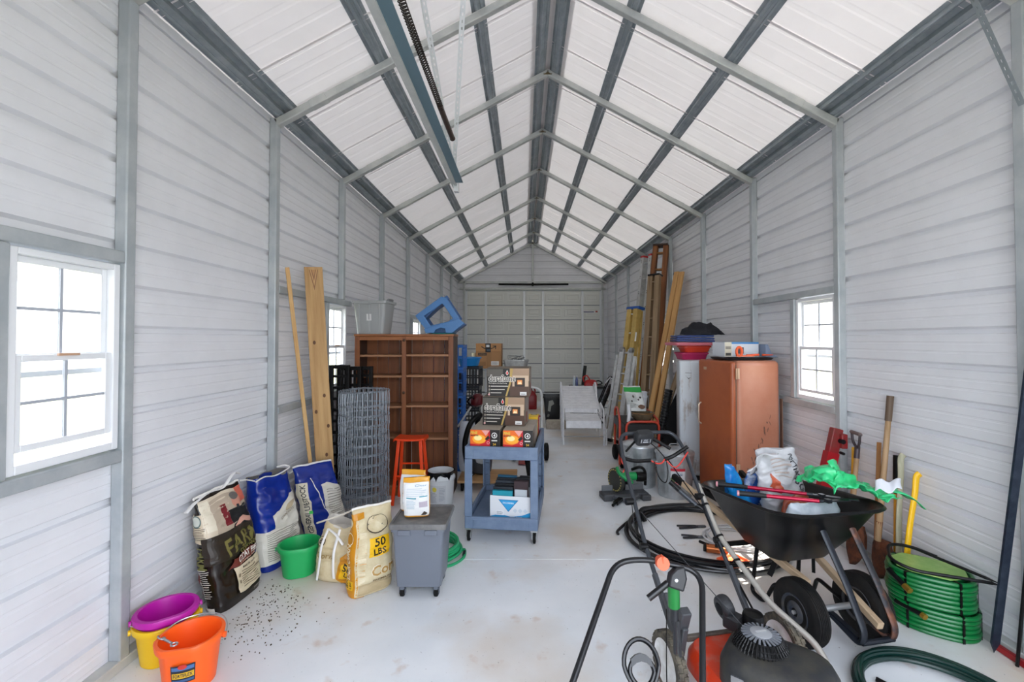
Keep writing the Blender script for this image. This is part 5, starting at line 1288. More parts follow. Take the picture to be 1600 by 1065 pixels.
m = MB(); m.bb(-.25, .25, -.05, .10, .012, .07); m.bb(.16, .26, -.10, .13, 0, .06); m.bb(-.26, -.16, -.06, .13, 0, .06); obj('base', m, pm('#46484c', .5), t, bev=.01)
m = MB(); m.bb(-.24, -.03, .07, .095, .07, .13); m.bb(.03, .24, .07, .095, .07, .13); obj('fence', m, pm('#777a7e', .4, .3), t, bev=.005)
m = MB(); m.beam((-.08, -.10, .045), (-.19, -.22, .04), .05, .03); m.cyl((-.17, -.20, .04), (-.235, -.27, .04), .016); obj('mitre_handle', m, M_BLACK, t)
m = MB(); m.lathe([(.0, -.02), (.125, -.02), (.13, -.015), (.13, .015), (.125, .02), (0, .02)], 32, (-.09, .04, .20), (.95, .3, 0)); obj('blade_guard', m, pm('#33342f', .4), t)
m = MB()
for k in range(22):
    a = 2 * pi * k / 22; c = Vector((-.09, .04, .20)); x = Vector((-.3, .95, 0)); dv = x * (.112 * cos(a)) + Vector((0, 0, .112 * sin(a))); m.box(c + dv + Vector((-.95, -.3, 0)) * .021, (.012, .012, .012))
o = obj('guard_slots', m, pm('#a89a5a', .5), t); o['kind'] = 'stuff'
m = MB(); m.loft([[Vector((x, .05 + a * cos(q), .23 + b * sin(q))) for q in [2 * pi * i / 16 for i in range(16)]] for x, a, b in ((-.06, .03, .03), (-.05, .055, .05), (.03, .06, .055), (.06, .05, .045), (.14, .045, .045), (.15, .03, .03))]); obj('motor', m, pm('#1f9a54', .35), t)
m = MB(); m.tube(bez([(-.09, .0, .34), (-.10, -.10, .31), (-.03, -.16, .26), (.03, -.12, .22), (.02, .0, .25)], 6), .02, 10); obj('grip', m, pm('#1f8f50', .35), t)
m = MB(); m.beam((.05, .12, .05), (.02, .10, .24), .06, .05); m.lathe([(0, -.05), (.05, -.05), (.055, 0), (.05, .05), (0, .05)], 18, (.20, .05, .22), (1, 0, 0)); m.tube(bez([(.10, .06, .30), (.17, .0, .34), (.24, .03, .28), (.26, .07, .12)], 5), .016, 8); obj('arm', m, M_BLACK, t)

# ---- refrigerators
def fridge(name, label, loc, rz, w, d, h, mbody, rr=.06):
    t = thing(name, label, 'refrigerator', loc, rz)
    return t
t = fridge('refrigerator', 'old rusty brown refrigerator with rounded corners, by the right window', (2.105, 4.55, 0), 10, 0, 0, 0, None)
MBF = pm('#c58a70', .38, 0, '#b06a4c', scale=1.6, mixlo=.35, mixhi=.75, bump=.04, bscale=30)  # front light painted in: body made paler and pinker than the door
MBF2 = pm('#ab5a31', .36, 0, '#964b2b', scale=1.6)  # same brown kept at the darker tone of the shaded face
m = MB(); m.bb(.065, .56, 0, .62, .06, 1.53); obj('cabinet_body', m, MBF, t, bev=.05, bseg=5)
m = MB(); m.bb(0, .060, .006, .614, .10, 1.525); obj('door', m, MBF2, t, bev=.028, bseg=4)
m = MB(); m.bb(.02, .54, .02, .60, .0, .06); obj('plinth', m, M_DARK, t)
m = MB(); m.bb(.058, .066, .02, .60, .12, 1.49); obj('gasket', m, pm('#6b5a4a', .6), t)
for z in (1.40, .43):
    m = MB(); m.box((.062, -.004, z), (.04, .014, .11)); m.cyl((.062, -.012, z - .05), (.062, -.012, z + .05), .009, n=10); obj('hinge', m, pm('#c9a98c', .4, .3), t, bev=.003)
m = MB(); m.box((-.002, .47, 1.43), (.005, .05, .03)); obj('badge', m, pm('#c9a78c', .35, .4), t)
m = MB(); m.tube(rbend([(-.004, .55, .80), (-.035, .55, .82), (-.035, .55, 1.02), (-.004, .55, 1.04)], .015), .009, 8); obj('handle', m, pm('#c9b7a4', .3, .6), t)
D = Decal(lambda x, y, l: Vector((x, -.0 - l, y)), .1)
MST = pm('#6d5148', .6, 0, '#a06a50', scale=30)
rg = random.Random(3)
for k in range(16):
    x = .18 + k * .018 + rg.uniform(-.02, .02); z = .42 + k * .035 + rg.uniform(-.03, .03); D.ell(x, z, rg.uniform(.003, .009), rg.uniform(.01, .035), MST, 8, rot=rg.uniform(-40, 40)); D.layer -= 1
D.make(t, 'scuff_marks')['kind'] = 'stuff'

t = fridge('refrigerator', 'white rust-streaked refrigerator behind the galvanised cans', (1.93, 5.60, 0), -16, 0, 0, 0, None)
MWF = pm('#cfd6dc', .40, 0, '#8a6a4c', scale=3.2, mixlo=.53, mixhi=.72, stretch=(3, 3, .9), bump=.04)
m = MB(); m.bb(0, .57, .065, .64, .05, 1.49); obj('cabinet_body', m, MWF, t, bev=.03, bseg=4)
m = MB(); m.bb(.005, .565, .0, .058, .09, 1.485); obj('door', m, MWF, t, bev=.022, bseg=4)
m = MB(); m.bb(.02, .55, .05, .60, 0, .05); obj('plinth', m, M_DARK, t)
m = MB(); m.bb(.23, .26, -.03, -.002, .80, .95); obj('handle', m, pm('#b9c2d0', .35), t, bev=.006)
D = Decal(face_map((0, 0, 0), (1, 0, 0), (0, 0, 1)), .1); D.text('Kelvinator', .115, 1.335, .014, '#6d7278', w=.075).poly([(.075, 1.30), (.155, 1.30), (.115, 1.255)], '#b5bcc2').poly([(.082, 1.297), (.148, 1.297), (.115, 1.262)], '#cfd6dc').poly([(.09, 1.29), (.115, 1.268), (.142, 1.29), (.115, 1.255)], '#4b4e52').make(t, 'badge')
t = thing('metal_sheet', 'grey metal sheet leaning on the wall right of the brown refrigerator', 'sheet', (2.668, 4.68, 0), 0)
m = MB(); m.bb(-.003, .003, .02, .60, 0, 1.16); o = obj('sheet_body', m, pm('#9da3ac', .45, .3), t, bev=.006)
t = thing('hardboard_sheet', 'brown hardboard sheet leaning against the wall under the window', 'sheet', (2.680, 4.64, 0), 0)
m = MB(); m.bb(-.004, .004, .02, .64, .0, 1.13); obj('sheet_body', m, pm('#8a6a58', .6, 0, '#7a5a49', scale=5), t, bev=.002)

# ---- clutter on the refrigerators
ZT, ZW = 1.53, 1.49
def lidbin(label, name, cat, loc, rz, w, d, h, col, collid=None, rim=.012):
    t = thing(name, label, cat, loc, rz); M = pm(col, .4)
    m = MB(); m.loft([rrect(w * .86, d * .86, 0, .03), rrect(w * .88, d * .88, .006, .03), rrect(w, d, h, .03)]); obj('tub_body', m, M, t, smooth=40)
    m = MB(); m.loft([rrect(w + 2 * rim, d + 2 * rim, h + .001, .035), rrect(w + 2 * rim, d + 2 * rim, h + .018, .035), rrect(w, d, h + .024, .03)]); obj('lid', m, pm(collid or col, .4), t, smooth=40)
    return t
lidbin('magenta plastic container under the pink lid, on the white refrigerator', 'plastic_container', 'container', (2.17, 5.83, ZW + .001), 3, .34, .26, .07, '#b8285e')
lidbin('orange red plastic container stacked on the magenta one', 'plastic_container', 'container', (2.20, 5.81, ZW + .097), 3, .34, .24, .06, '#d8432a')
t = thing('pink_lid', 'wide pink plastic lid on the orange red container', 'lid', (2.14, 5.81, ZW + .183), 3)
m = MB(); m.loft([rrect(.50, .40, 0, .05), rrect(.52, .42, .012, .05), rrect(.52, .42, .035, .05), rrect(.40, .30, .042, .05)]); obj('lid_body', m, pm('#d87886', .4), t, smooth=40)
t = thing('folded_tarp', 'folded navy blue tarp on the pink lid', 'tarp', (2.16, 5.81, ZW + .227), -3)
m = MB()
for k in range(3): m.loft([[Vector((x * (1 - .02 * k), y, .03 * k + z + .004 * sin(x * 19 + k))) for x, y, z in ((-.22, -.16, .002), (.24, -.16, .002), (.255, -.165, .014), (.24, -.16, .027), (-.22, -.16, .027), (-.235, -.165, .014))], [Vector((x * (1 - .02 * k), y + .32, .03 * k + z)) for x, y, z in ((-.22, -.16, .002), (.24, -.16, .002), (.255, -.165, .014), (.24, -.16, .027), (-.22, -.16, .027), (-.235, -.165, .014))]])
obj('tarp_folds', m, pm('#1c3a7a', .45), t, bev=.005)
t = thing('jacket', 'dark navy jacket heaped on the folded tarp', 'jacket', (2.32, 5.81, ZW + .318), -12)
m = MB()
def heap(w, d, h, seed, pk=(0, 0), amp=.03):
    of = Vector((seed, seed * 2, 0))
    def f(u, v):
        a = 2 * pi * u; r = v
        x = w * r * cos(a); y = d * r * sin(a)
        q = max(0, 1 - ((x - pk[0]) / w) ** 2 - ((y - pk[1]) / d) ** 2)
        z = h * (q ** .7) * (1 if v < .999 else 0)
        p = Vector((x, y, z)); n = noise.noise_vector(p * 9 + of) * amp + noise.noise_vector(p * 22 + of) * amp * .4
        p += n * min(1, (1.0 - v) * 5 + .25); p.z = max(.001, p.z); return p
    return f
m.grid(heap(.29, .17, .15, 4.2, (-.03, 0), .05), 48, 16); obj('cloth', m, pm('#15161f', .8, bump=.2), t, smooth=80)
t, F, S = carton('white_carton', 'white and blue printed carton on the brown refrigerator', 'box', (2.36, 4.86, ZT + .035), 8, .40, .24, .155, pm('#d9dee6', .5))
D = Decal(F, .2); D.rect(-.2, .135, .2, .155, '#4c8cc9').rect(-.2, .0, -.12, .155, '#d8d2bf').rect(-.19, .08, -.13, .11, '#9a948a').rect(-.19, .01, -.13, .04, '#4a4a46').rect(-.06, .03, .02, .1, '#3a3f48').make(t, 'printed_front')
D = Decal(face_map((0, 0, .155), (1, 0, 0), (0, 1, 0)), .2); D.rect(-.2, 0, .2, .24, '#6aa2d4').make(t, 'printed_top')
t = thing('hand_saw', 'orange handled saw lying in front of the white carton on the brown refrigerator', 'saw', (2.33, 4.74, ZT + .035), 6)
m = MB(); m.bb(-.28, .30, -.012, .012, .0, .004); obj('blade', m, pm('#8b8f94', .35, .7), t)
P = [Vector((.03 * cos(a) - .06, 0, .055 + .048 * sin(a))) for a in [2 * pi * i / 24 for i in range(24)]]
m = MB(); m.tube(P, .014, 10, True); m.bb(-.09, .10, -.012, .012, .004, .016); obj('handle', m, pm('#f0602c', .4), t)
m = MB(); m.cyl((.02, 0, .015), (.16, 0, .022), .012); m.cyl((.20, 0, .02), (.32, 0, .02), .011, .004); obj('orange_grip', m, pm('#ee5a30', .4), t)
t = thing('serving_tray', 'thin black tray under the carton on the brown refrigerator', 'tray', (2.36, 4.88, ZT + .004), 8)
m = MB(); m.loft([rrect(.50, .36, 0, .04), rrect(.52, .40, .022, .04), rrect(.51, .385, .022, .04), rrect(.48, .34, .006, .04)], True, True, True); obj('tray_body', m, pm('#26282c', .4), t); 
t = thing('dust_pan', 'blue grey plastic scoop standing right of the white carton', 'dustpan', (2.625, 4.785, ZT + .028), 4)
m = MB(); m.prism([(-.05, 0), (.10, 0), (.02, .04), (-.02, .14), (-.05, .14)], (0, 0, 0), (1, 0, 0), (0, 0, 1), (0, .14, 0)); obj('scoop', m, pm('#74839c', .45), t, bev=.006)
# ================================================================== RIGHT FOREGROUND: wheelbarrow and its load
BRZ = 10.4
BT = Matrix.Translation((1.80, 2.65, 0)) @ Matrix.Rotation(R(BRZ), 4, 'Z')
def bw(x, y, z): p = BT @ Vector((x, y, z)); return (p.x, p.y, p.z)
t = thing('wheelbarrow', 'black two-wheeled wheelbarrow with wooden handles, loaded with bags and loppers', 'wheelbarrow', (1.80, 2.65, 0), BRZ)
M_TRAY = pm('#050506', .36, 0, '#0a0b0d', scale=6, spec=.3); M_FRAME = pm('#141922', .4, .3, '#20252d', scale=9)
M_WH = wood('#b9a184', '#9a8266', .65, 'Y', 9)
def trayring(hw, y0, y1, zf, zr, rf, rr_, n=7, grow=0):
    """rounded outline, front (y0) and rear (y1) corner radii"""
    out = []
    for cx, cy, r, a0 in ((hw - rr_, y1 - rr_, rr_, 0), (-(hw - rr_), y1 - rr_, rr_, 90), (-(hw - rf), y0 + rf, rf, 180), (hw - rf, y0 + rf, rf, 270)):
        for k in range(n + 1):
            a = R(a0 + 90 * k / n); x = cx + r * cos(a); y = cy + r * sin(a); q = (y - y0) / (y1 - y0)
            out.append(Vector((x, y, zf + (zr - zf) * q)))
    return out
RIM = trayring(.375, -.10, .78, .765, .685, .20, .12)
m = MB()
m.loft([trayring(.19, .20, .56, .365, .365, .08, .08), trayring(.20, .19, .57, .37, .37, .09, .09), trayring(.29, .04, .69, .56, .53, .14, .10), trayring(.355, -.08, .765, .745, .668, .19, .12),
        trayring(.38, -.105, .79, .752, .672, .20, .12), trayring(.392, -.117, .80, .763, .683, .21, .13), trayring(.38, -.105, .79, .774, .694, .20, .12), trayring(.355, -.08, .765, .764, .684, .19, .12),
        trayring(.285, .045, .685, .565, .535, .14, .10), trayring(.195, .195, .565, .382, .382, .08, .08)], True, True, True)
obj('tray', m, M_TRAY, t, smooth=55)
for sx in (-1, 1):
    x = sx * .21
    m = MB(); N = 56
    def tr(r, xx, bump=0): return [Vector((x + xx, r * cos(2 * pi * i / N), .182 + r * sin(2 * pi * i / N))) for i in range(N)]
    pr = [(.095, -.036), (.10, -.042), (.13, -.046), (.160, -.042), (.172, -.034)]
    for k in range(7): q = -.030 + .010 * k; pr += [(.176 if k in (0, 6) else .1795, q - .0035), (.176 if k in (0, 6) else .1795, q + .0025), (.1745, q + .0035), (.1745, q + .006)]
    pr += [(.172, .036), (.160, .042), (.13, .046), (.10, .042), (.095, .036)]
    m.loft([tr(r, q) for r, q in pr], True, True, True)
    w_ = obj('wheel', m, pm('#0c0c0d', .72, 0, '#1b1815', scale=12, bump=.15, bscale=40, spec=.3), t, smooth=35)
    m = MB()
    for s in (-1, 1):
        m.lathe([(.0, -.01), (.022, -.01), (.024, .004), (.032, .010), (.055, .004), (.062, -.006), (.080, -.004), (.097, .006), (.099, .0)], 30, (x + s * .038, 0, .182), (s, 0, 0))
    obj('hub', m, pm('#232a38', .5, 0, '#4a4640', scale=10), w_, smooth=45)
m = MB(); m.cyl((-.26, 0, .182), (.26, 0, .182), .011, n=10); m.cyl((-.15, 0, .182), (.15, 0, .182), .018, n=10); obj('axle', m, M_STEEL, t)
HN = {}
for sx in (-1, 1):
    m = MB(); p0 = Vector((.125, -.19, .175)) if sx > 0 else Vector((-.06, .10, .27)); p1 = Vector((sx * .30 - (.03 if sx < 0 else 0), 1.22, .60)); m.beam(p0, p1, .036, .042); obj('wooden_handle', m, M_WH, t, bev=.005); HN[sx] = (p0, p1)
    m = MB(); m.beam(p1 - (p1 - p0).normalized() * .12, p1 + (p1 - p0).normalized() * .004, .042, .046); obj('handle_grip', m, M_BLACKR, t, bev=.01)
    # front brace, bent back under as bumper
    m = MB(); m.tube(rbend([(.04 + sx * .10, .015, .665), (.09 + sx * .10, -.12, .36), (.11 + sx * .10, -.20, .16), (.10 + sx * .10, -.19, .09), (.08 + sx * .09, -.02, .15)], .05, 6), .027, 12, flat=.55)
    obj('front_brace', m, M_FRAME if sx < 0 else pm('#2a2a2e', .5, .3, '#7b4a30', scale=9, mixlo=.5, mixhi=.7), t)
    m = MB(); m.lathe([(0, 0), (.014, 0), (.012, .008), (0, .01)], 10, (.04 + sx * .10, .0, .655), (0, -1, .35)); obj('bolt', m, M_STEEL, t)
    # leg
    yl = .40; kk = (yl - p0.y) / (p1.y - p0.y); zt = p0.z + (p1.z - p0.z) * kk; xl = p0.x + (p1.x - p0.x) * kk
    m = MB(); m.tube(rbend([(xl, yl + .06, zt - .03), (xl * 1.1, yl + .10, .02), (xl * 1.1, yl - .02, .012), (xl * .95, .30, .18), (xl * .85, .10, .16)], .04), .013, 8); obj('leg', m, M_BLACK, t)
    m = MB(); m.beam((xl * .8, .30, .345), (xl, .34, zt - .15), .02, .03); obj('riser', m, M_BLACK, t)
m = MB(); m.tube([(-.0, -.19, .10), (.205, -.19, .10)], .015, 8); m.beam((.01, -.17, .11), (-.02, .0, .165), .03, .02); obj('bumper_bar', m, M_FRAME, t)
m = MB(); m.beam((-.28, .71, .25), (.28, .71, .25), .012, .035); obj('leg_strap', m, M_BLACK, t)

def loppers(label, a, b, head):
    """two grips' ends a (free end) to b (pivot side) in barrow coordinates"""
    t = thing('loppers', label, 'loppers', bw(*a), BRZ); A = Vector(a)
    p = Vector(b) - A; h = Vector(head) - A
    g = p * .36
    m = MB(); m.cyl((0, 0, 0), g, .017, .014, n=12); obj('grip', m, pm('#17181b', .6), t)
    m = MB(); m.cyl(-p.normalized() * .008, p.normalized() * .004, .0175, n=12); obj('pink_cap', m, pm('#c98a92', .5), t)
    m = MB(); m.cyl(g, p, .0125, .0115, n=12); m.cyl(p * .70, p * .72, .0135, n=12); obj('tube_handle', m, pm('#b5173c', .25, .3), t)
    m = MB(); m.cyl(p, p + (h - p) * .12, .011, n=8); m.beam(p + (h - p) * .1, h, .03, .006); m.box(p + (h - p) * .3, (.03, .03, .02)); obj('blade_head', m, pm('#33363a', .4, .6), t)
loppers('magenta handled lopper lying across the wheelbarrow, the farther of two', (-.36, .56, .745), (.05, .23, .762), (.26, .06, .768))
loppers('magenta handled lopper lying across the wheelbarrow, the nearer of two', (-.385, .30, .770), (-.02, .06, .780), (.16, .03, .785))

def crumple(name, label, cat, loc, rz, f, nu, nv, mat_, group=None, part='film', solid=.002):
    t = thing(name, label, cat, loc, rz, group); m = MB(); m.grid(f, nu, nv); obj(part, m, mat_, t, smooth=50, solid=solid, fix=False); return t
# blue plastic bags, standing ends
def flap(w, h, lean, seed, amp, tw=0.0, taper=.0, fold=6):
    of = Vector((seed * 3.7, seed, seed * 1.3))
    def f(u, v):
        x = (u - .5) * w * (1 - taper * v); p = Vector((x + tw * v * v, lean * v * v + .03 * sin(u * fold + seed) * v, h * v))
        n = noise.noise_vector(p * 10 + of) * amp + noise.noise_vector(p * 27 + of) * amp * .4
        return p + n * (.25 + .75 * v)
    return f
MBB = pm('#1d8fd0', .25, 0, '#1767b5', scale=7); 
def pillow(w, h, d, seed, amp, lean=0.0, skew=0.0, taper=0.3):
    of = Vector((seed * 3.7, seed, seed * 1.3))
    def ring(v):
        out = []; k = (sin(pi * min(.98, .12 + .88 * v))) ** .6
        for i in range(36):
            a = 2 * pi * i / 36; x = w / 2 * (1 - taper * v) * cos(a); y = d / 2 * k * sin(a)
            p = Vector((x + skew * v, y + lean * v, h * v)); n = noise.noise_vector(p * 9 + of) * amp + noise.noise_vector(p * 24 + of) * amp * .5
            out.append(p + n * min(1, .2 + v * 2))
        return out
    return ring
def pouchbag(label, loc, rz, w, h, d, seed, mat_, amp=.02, lean=0., skew=0., taper=.3, group=None, name='plastic_bag', cat='bag', n=18):
    t = thing(name, label, cat, loc, rz, group); rg = pillow(w, h, d, seed, amp, lean, skew, taper)
    m = MB(); m.loft([rg(j / n) for j in range(n + 1)]); obj('bag_film', m, mat_, t, smooth=70); return t
pouchbag('shiny blue plastic bag with pointed top at the rear left of the wheelbarrow', bw(-.185, .53, .56), BRZ - 4, .20, .32, .08, 3, MBB, .025, skew=-.10, taper=.75)
pouchbag('blue and white plastic bag beside the pointed blue one in the wheelbarrow', bw(.0, .61, .56), BRZ + 4, .28, .26, .08, 5, pm('#2a62b8', .22, 0, '#c9d4e4', scale=8, mixlo=.5, mixhi=.6), .028, skew=.0, taper=.5)
pouchbag('green tipped plastic bag between the blue bags in the wheelbarrow', bw(-.225, .63, .58), BRZ + 20, .09, .27, .05, 7, pm('#1fae5c', .25, 0, '#2477c4', scale=9, mixlo=.45, mixhi=.5), .02, taper=.6)
pouchbag('red brown plastic bag under the potting soil bag in the wheelbarrow', bw(.04, .30, .56), BRZ, .26, .17, .08, 9, pm('#b5522c', .35, 0, '#8f3a1e', scale=9), .02, taper=.3)
pouchbag('clear white film bag lying in the middle of the wheelbarrow', bw(.02, .15, .585), BRZ, .42, .155, .13, 11, pm('#cfd8de', .25, 0, '#aebcc6', scale=12), .02, taper=.2)
# potting soil bag
th, F, G = sack('crumpled white potting soil bag standing in the wheelbarrow', bw(.07, .43, .55), .32, .10, .44, BRZ + 4, 8, pm('#c9cacd', .32, 0, '#b9babd', scale=10), seed=41, name='soil_bag', top=.2, wr=.026, seam=False, lean=-.08, pinch=1.05)
D = Decal(F, .012); D.text('POTTING SOIL', .10, .27, .042, '#2e2e34', rot=-82, w=.26).poly([(-.13, .20), (-.10, .29), (-.06, .24), (-.02, .17), (-.06, .16)], '#b9573a').lines(-.07, .26, .07, .37, 6, '#b7a8a0').make(th, 'printed_front')
m = MB(); m.grid(flap(.26, .20, -.10, 4, .02, tw=-.14), 22, 14); o = obj('open_flap', m, pm('#d2d3d6', .35), th, smooth=60, solid=.002, fix=False); o.location = (-.09, .09, .30); o.rotation_euler = (R(18), R(-20), 0)
# green film bag hanging over the front right
def greenfilm(u, v):
    a = u; x = -.22 + .44 * u; y = -.12 + .30 * v
    z = .15 * sin(pi * min(1, u * 1.3 + .12)) * (.55 + .45 * sin(pi * v)) + .02 - .02 * u
    p = Vector((x, y, z)); n = noise.noise_vector(p * 11 + Vector((3, 1, 7))) * .05 + noise.noise_vector(p * 30) * .024
    p += n; p.z = max(.004, p.z) if u < .8 else p.z; return p
MGF = pm('#22b56c', .28, 0, '#3fd08a', scale=9)
tg = crumple('plastic_bag', 'crumpled green plastic bag hanging over the front right of the wheelbarrow', 'bag', bw(.20, .07, .812), BRZ - 6, greenfilm, 56, 36, MGF)
def tail(u, v):
    x = .16 * u; y = (-.05 - .09 * u) + (.10 + .10 * u) * v; z = .02 + .03 * sin(pi * u) - .03 * u * u - .05 * u * (1 - v)
    return Vector((x, y, z)) + noise.noise_vector(Vector((x, y, z)) * 14) * .016
m = MB(); m.grid(tail, 20, 16); o = obj('film_tail', m, MGF, tg, smooth=60, solid=.002, fix=False); o.location = (.19, -.02, .0)
def patch(u, v):
    x = -.05 + .16 * u; y = -.145 + .05 * v; z = .055 + .045 * v + .012 * sin(u * 9)
    return Vector((x + .05 * v, y, z)) + noise.noise_vector(Vector((x, y, z)) * 16) * .010
m = MB(); m.grid(patch, 14, 10); o = obj('white_label', m, pm('#d8dbe2', .35), tg, smooth=60, solid=.002, fix=False); o.location = (.09, -.0, .005)

# ================================================================== lawn mower
MRZ = 10.8
t = thing('lawn_mower', 'orange lawn mower with black engine, long grey handle reaching away, bottom of frame', 'lawn mower', (1.04, 2.38, 0), MRZ)
M_ORG = pm('#d23a16', .42, 0, '#a8776a', scale=9, mixlo=.5, mixhi=.8, bump=.1); M_ENG = pm('#202226', .5, 0, '#38362f', scale=10, bump=.08)
M_TUBE = pm('#3c4046', .35, .4); M_TAN = pm('#a8a49c', .4, .3)
m = MB(); m.loft([rrect(.46, .54, .09, .08, 5, cy=-.30), rrect(.50, .58, .12, .09, 5, cy=-.30), rrect(.49, .57, .19, .09, 5, cy=-.30), rrect(.44, .54, .222, .09, 5, cy=-.295), rrect(.34, .44, .23, .09, 5, cy=-.30)]); obj('deck', m, M_ORG, t, smooth=40)
m = MB(); m.bb(-.22, .22, -.03, -.005, .205, .235); obj('rear_skirt', m, pm('#5f5850', .7, 0, '#473f38', scale=14), t, bev=.006)
def mwheel(x, y, r, w, nm='wheel'):
    m = MB(); m.lathe([(r * .78, -w / 2), (r * .95, -w / 2), (r, -w / 3), (r, w / 3), (r * .95, w / 2), (r * .78, w / 2)], 40, (x, y, r + .004), (1, 0, 0))
    for k in range(26):
        a = 2 * pi * k / 26
        for s in (-1, 1):
            aa = a + (.12 if s > 0 else 0); c = Vector((x + s * w * .25, y + r * cos(aa), r + .004 + r * sin(aa))); m.box(c, (w * .42, .022, .010), Matrix.Rotation(aa + pi / 2, 3, 'X'))
    o = obj(nm, m, pm('#3b3833', .85, 0, '#6b6455', scale=20, bump=.2), t, smooth=0)
    m = MB(); m.lathe([(0, -w * .42), (r * .2, -w * .45), (r * .3, -w * .3), (r * .68, -w * .25), (r * .79, -w * .5), (r * .79, w * .5), (0, w * .5)], 32, (x, y, r + .004), (1, 0, 0)); obj('hub', m, pm('#e2e3e2', .45, 0, '#bcb9b2', scale=9), o, smooth=45)
mwheel(-.335, -.06, .138, .05); mwheel(.335, -.04, .138, .05)
mwheel(-.29, -.62, .105, .045, 'front_wheel'); mwheel(.29, -.62, .105, .045, 'front_wheel')
# engine: dark cowling with recoil fan
ex, ey = -.05, -.42
m = MB()
def eng(w, d, z, r): return [Matrix.Rotation(R(40), 3, 'Z') @ (p - Vector((ex, ey, 0))) + Vector((ex + .03, ey + .0, 0)) for p in rrect(w, d, z, r, 6, cx=ex, cy=ey)]
m.loft([eng(.30, .40, .225, .09), eng(.33, .44, .25, .10), eng(.33, .44, .33, .11), eng(.29, .40, .375, .11), eng(.20, .30, .395, .10), eng(.10, .16, .40, .05)]); obj('engine_cowling', m, M_ENG, t, smooth=50)
fx, fy, fz = -.055, -.36, .425
m = MB()
m.lathe([(.118, -.055), (.122, -.045), (.118, -.04)], 40, (fx, fy, fz)); m.lathe([(.078, .012), (.083, .016), (.083, .010)], 40, (fx, fy, fz))
for k in range(44):
    a = 2 * pi * k / 44; m.tube([(fx + r_ * cos(a), fy + r_ * sin(a), fz + z_) for r_, z_ in ((.117, -.045), (.106, -.018), (.081, .013))], .003, 4)
for r_, z_ in ((.115, -.04), (.108, -.022), (.097, -.006)): m.tube([(fx + r_ * cos(2 * pi * i / 40), fy + r_ * sin(2 * pi * i / 40), fz + z_) for i in range(40)], .0028, 4, True)
m.lathe([(.108, -.05), (.095, -.02), (.074, .004)], 32, (fx, fy, fz))
obj('recoil_screen', m, M_BLACK, t)
m = MB(); m.lathe([(0, .006), (.078, .006), (.078, .0), (0, 0)], 40, (fx, fy, fz)); obj('fan_recess', m, pm('#090a0b', .6), t)
for k in range(24):
    a = 2 * pi * k / 24; m = MB(); m.beam((fx + .038 * cos(a), fy + .038 * sin(a), fz + .020), (fx + .080 * cos(a + .05), fy + .080 * sin(a + .05), fz + .015), .0085, .005); obj('fan_blade', m, pm('#6e7279', .4), t)
m = MB(); m.lathe([(.044, .016), (.044, .024), (.036, .027), (0, .028)], 28, (fx, fy, fz)); obj('fan_hub', m, pm('#a3a6ab', .35, .3), t)
m = MB(); m.bb(fx - .026, fx + .026, fy - .006, fy + .006, fz + .0285, fz + .0295); obj('hub_badge', m, pm('#d4d6d8', .3, .5), t)
m = MB(); m.lathe([(0, 0), (.048, 0), (.05, .03), (.045, .045), (.02, .052), (0, .053)], 24, (.06, -.16, .355)); m.cyl((.06, -.16, .24), (.06, -.16, .355), .035); obj('fuel_cap', m, M_BLACK, t)
m = MB(); m.box((.0, -.10, .33), (.08, .09, .07), Matrix.Rotation(R(25), 3, 'Z')); m.lathe([(.03, -.03), (.055, -.03), (.06, 0), (.055, .03), (.03, .03)], 18, (-.02, -.05, .375), (1, 0, .2)); obj('air_filter', m, pm('#2a2b2e', .5), t, bev=.012)
m = MB(); m.box((-.225, -.43, .31), (.05, .010, .03), Matrix.Rotation(R(-50), 3, 'Z')); obj('chrome_badge', m, pm('#c9ccd2', .2, .9), t)
m = MB(); m.bb(-.10, -.02, -.10 + -.42, -.45 + .0, .23, .26); obj('bare_bracket', m, pm('#b9b4a9', .4, .4), t, bev=.004)
# handle
HL = [(-.225, .0, .20), (-.225, .36, .46), (-.222, .62, .72), (-.215, .86, .96)]
m = MB(); P = rbend([(-.235, .03, .16), (-.235, .40, .50), (-.195, .86, .97), (-.16, .955, 1.06), (.25, .955, 1.06), (.285, .86, .97), (.245, .40, .50), (.235, .03, .16)], .07, 7)
m.tube(P, .013, 10); obj('handle_tube', m, M_TUBE, t)
m = MB(); m.tube(rbend([(-.225, .52, .62), (-.19, .565, .665), (.21, .565, .665), (.25, .52, .62)], .04), .011, 8); obj('cross_bar', m, M_BLACK, t)
for s in (-1, 1):
    m = MB(); m.beam((s * .235, .05, .16), (s * .24, .28, .40), .026, .034); obj('lower_bracket', m, pm('#3b3e43', .5), t, bev=.005)
    m = MB(); m.cyl((s * .225, .60, .70), (s * .275, .60, .70), .022, n=10); obj('clamp_knob', m, M_BLACK, t); m = MB(); m.cyl((s * .225, .40, .50), (s * .27, .40, .50), .02, n=10); obj('clamp_knob', m, M_BLACK, t)
m = MB(); m.loft([rrect(.10, .05, 0, .02, 3), rrect(.135, .075, .03, .025, 3), rrect(.14, .075, .08, .025, 3), rrect(.11, .06, .105, .02, 3)]); o = obj('control_box', m, pm('#26282b', .5), t, smooth=45); o.location = (.0, .935, .985); o.rotation_euler = (R(25), 0, 0)
D = Decal(lambda x, y, l: Vector((x, -.0375 - l - .002, y)), .1); D.rect(-.042, .035, .042, .078, '#3a3d42').text('STOP', 0, .062, .012, '#c9ccd0', w=.03).rect(-.02, .042, .02, .05, '#c4c7cb').rect(-.036, .04, -.032, .07, '#c4c7cb').rect(.032, .04, .036, .07, '#c4c7cb'); k = D.make(o, 'control_label')
m = MB(); m.tube(rbend([(-.20, .90, .99), (-.205, .83, .92), (-.12, .79, .90), (-.01, .78, .905)], .04), .013, 8); obj('left_grip', m, M_BLACK, t)
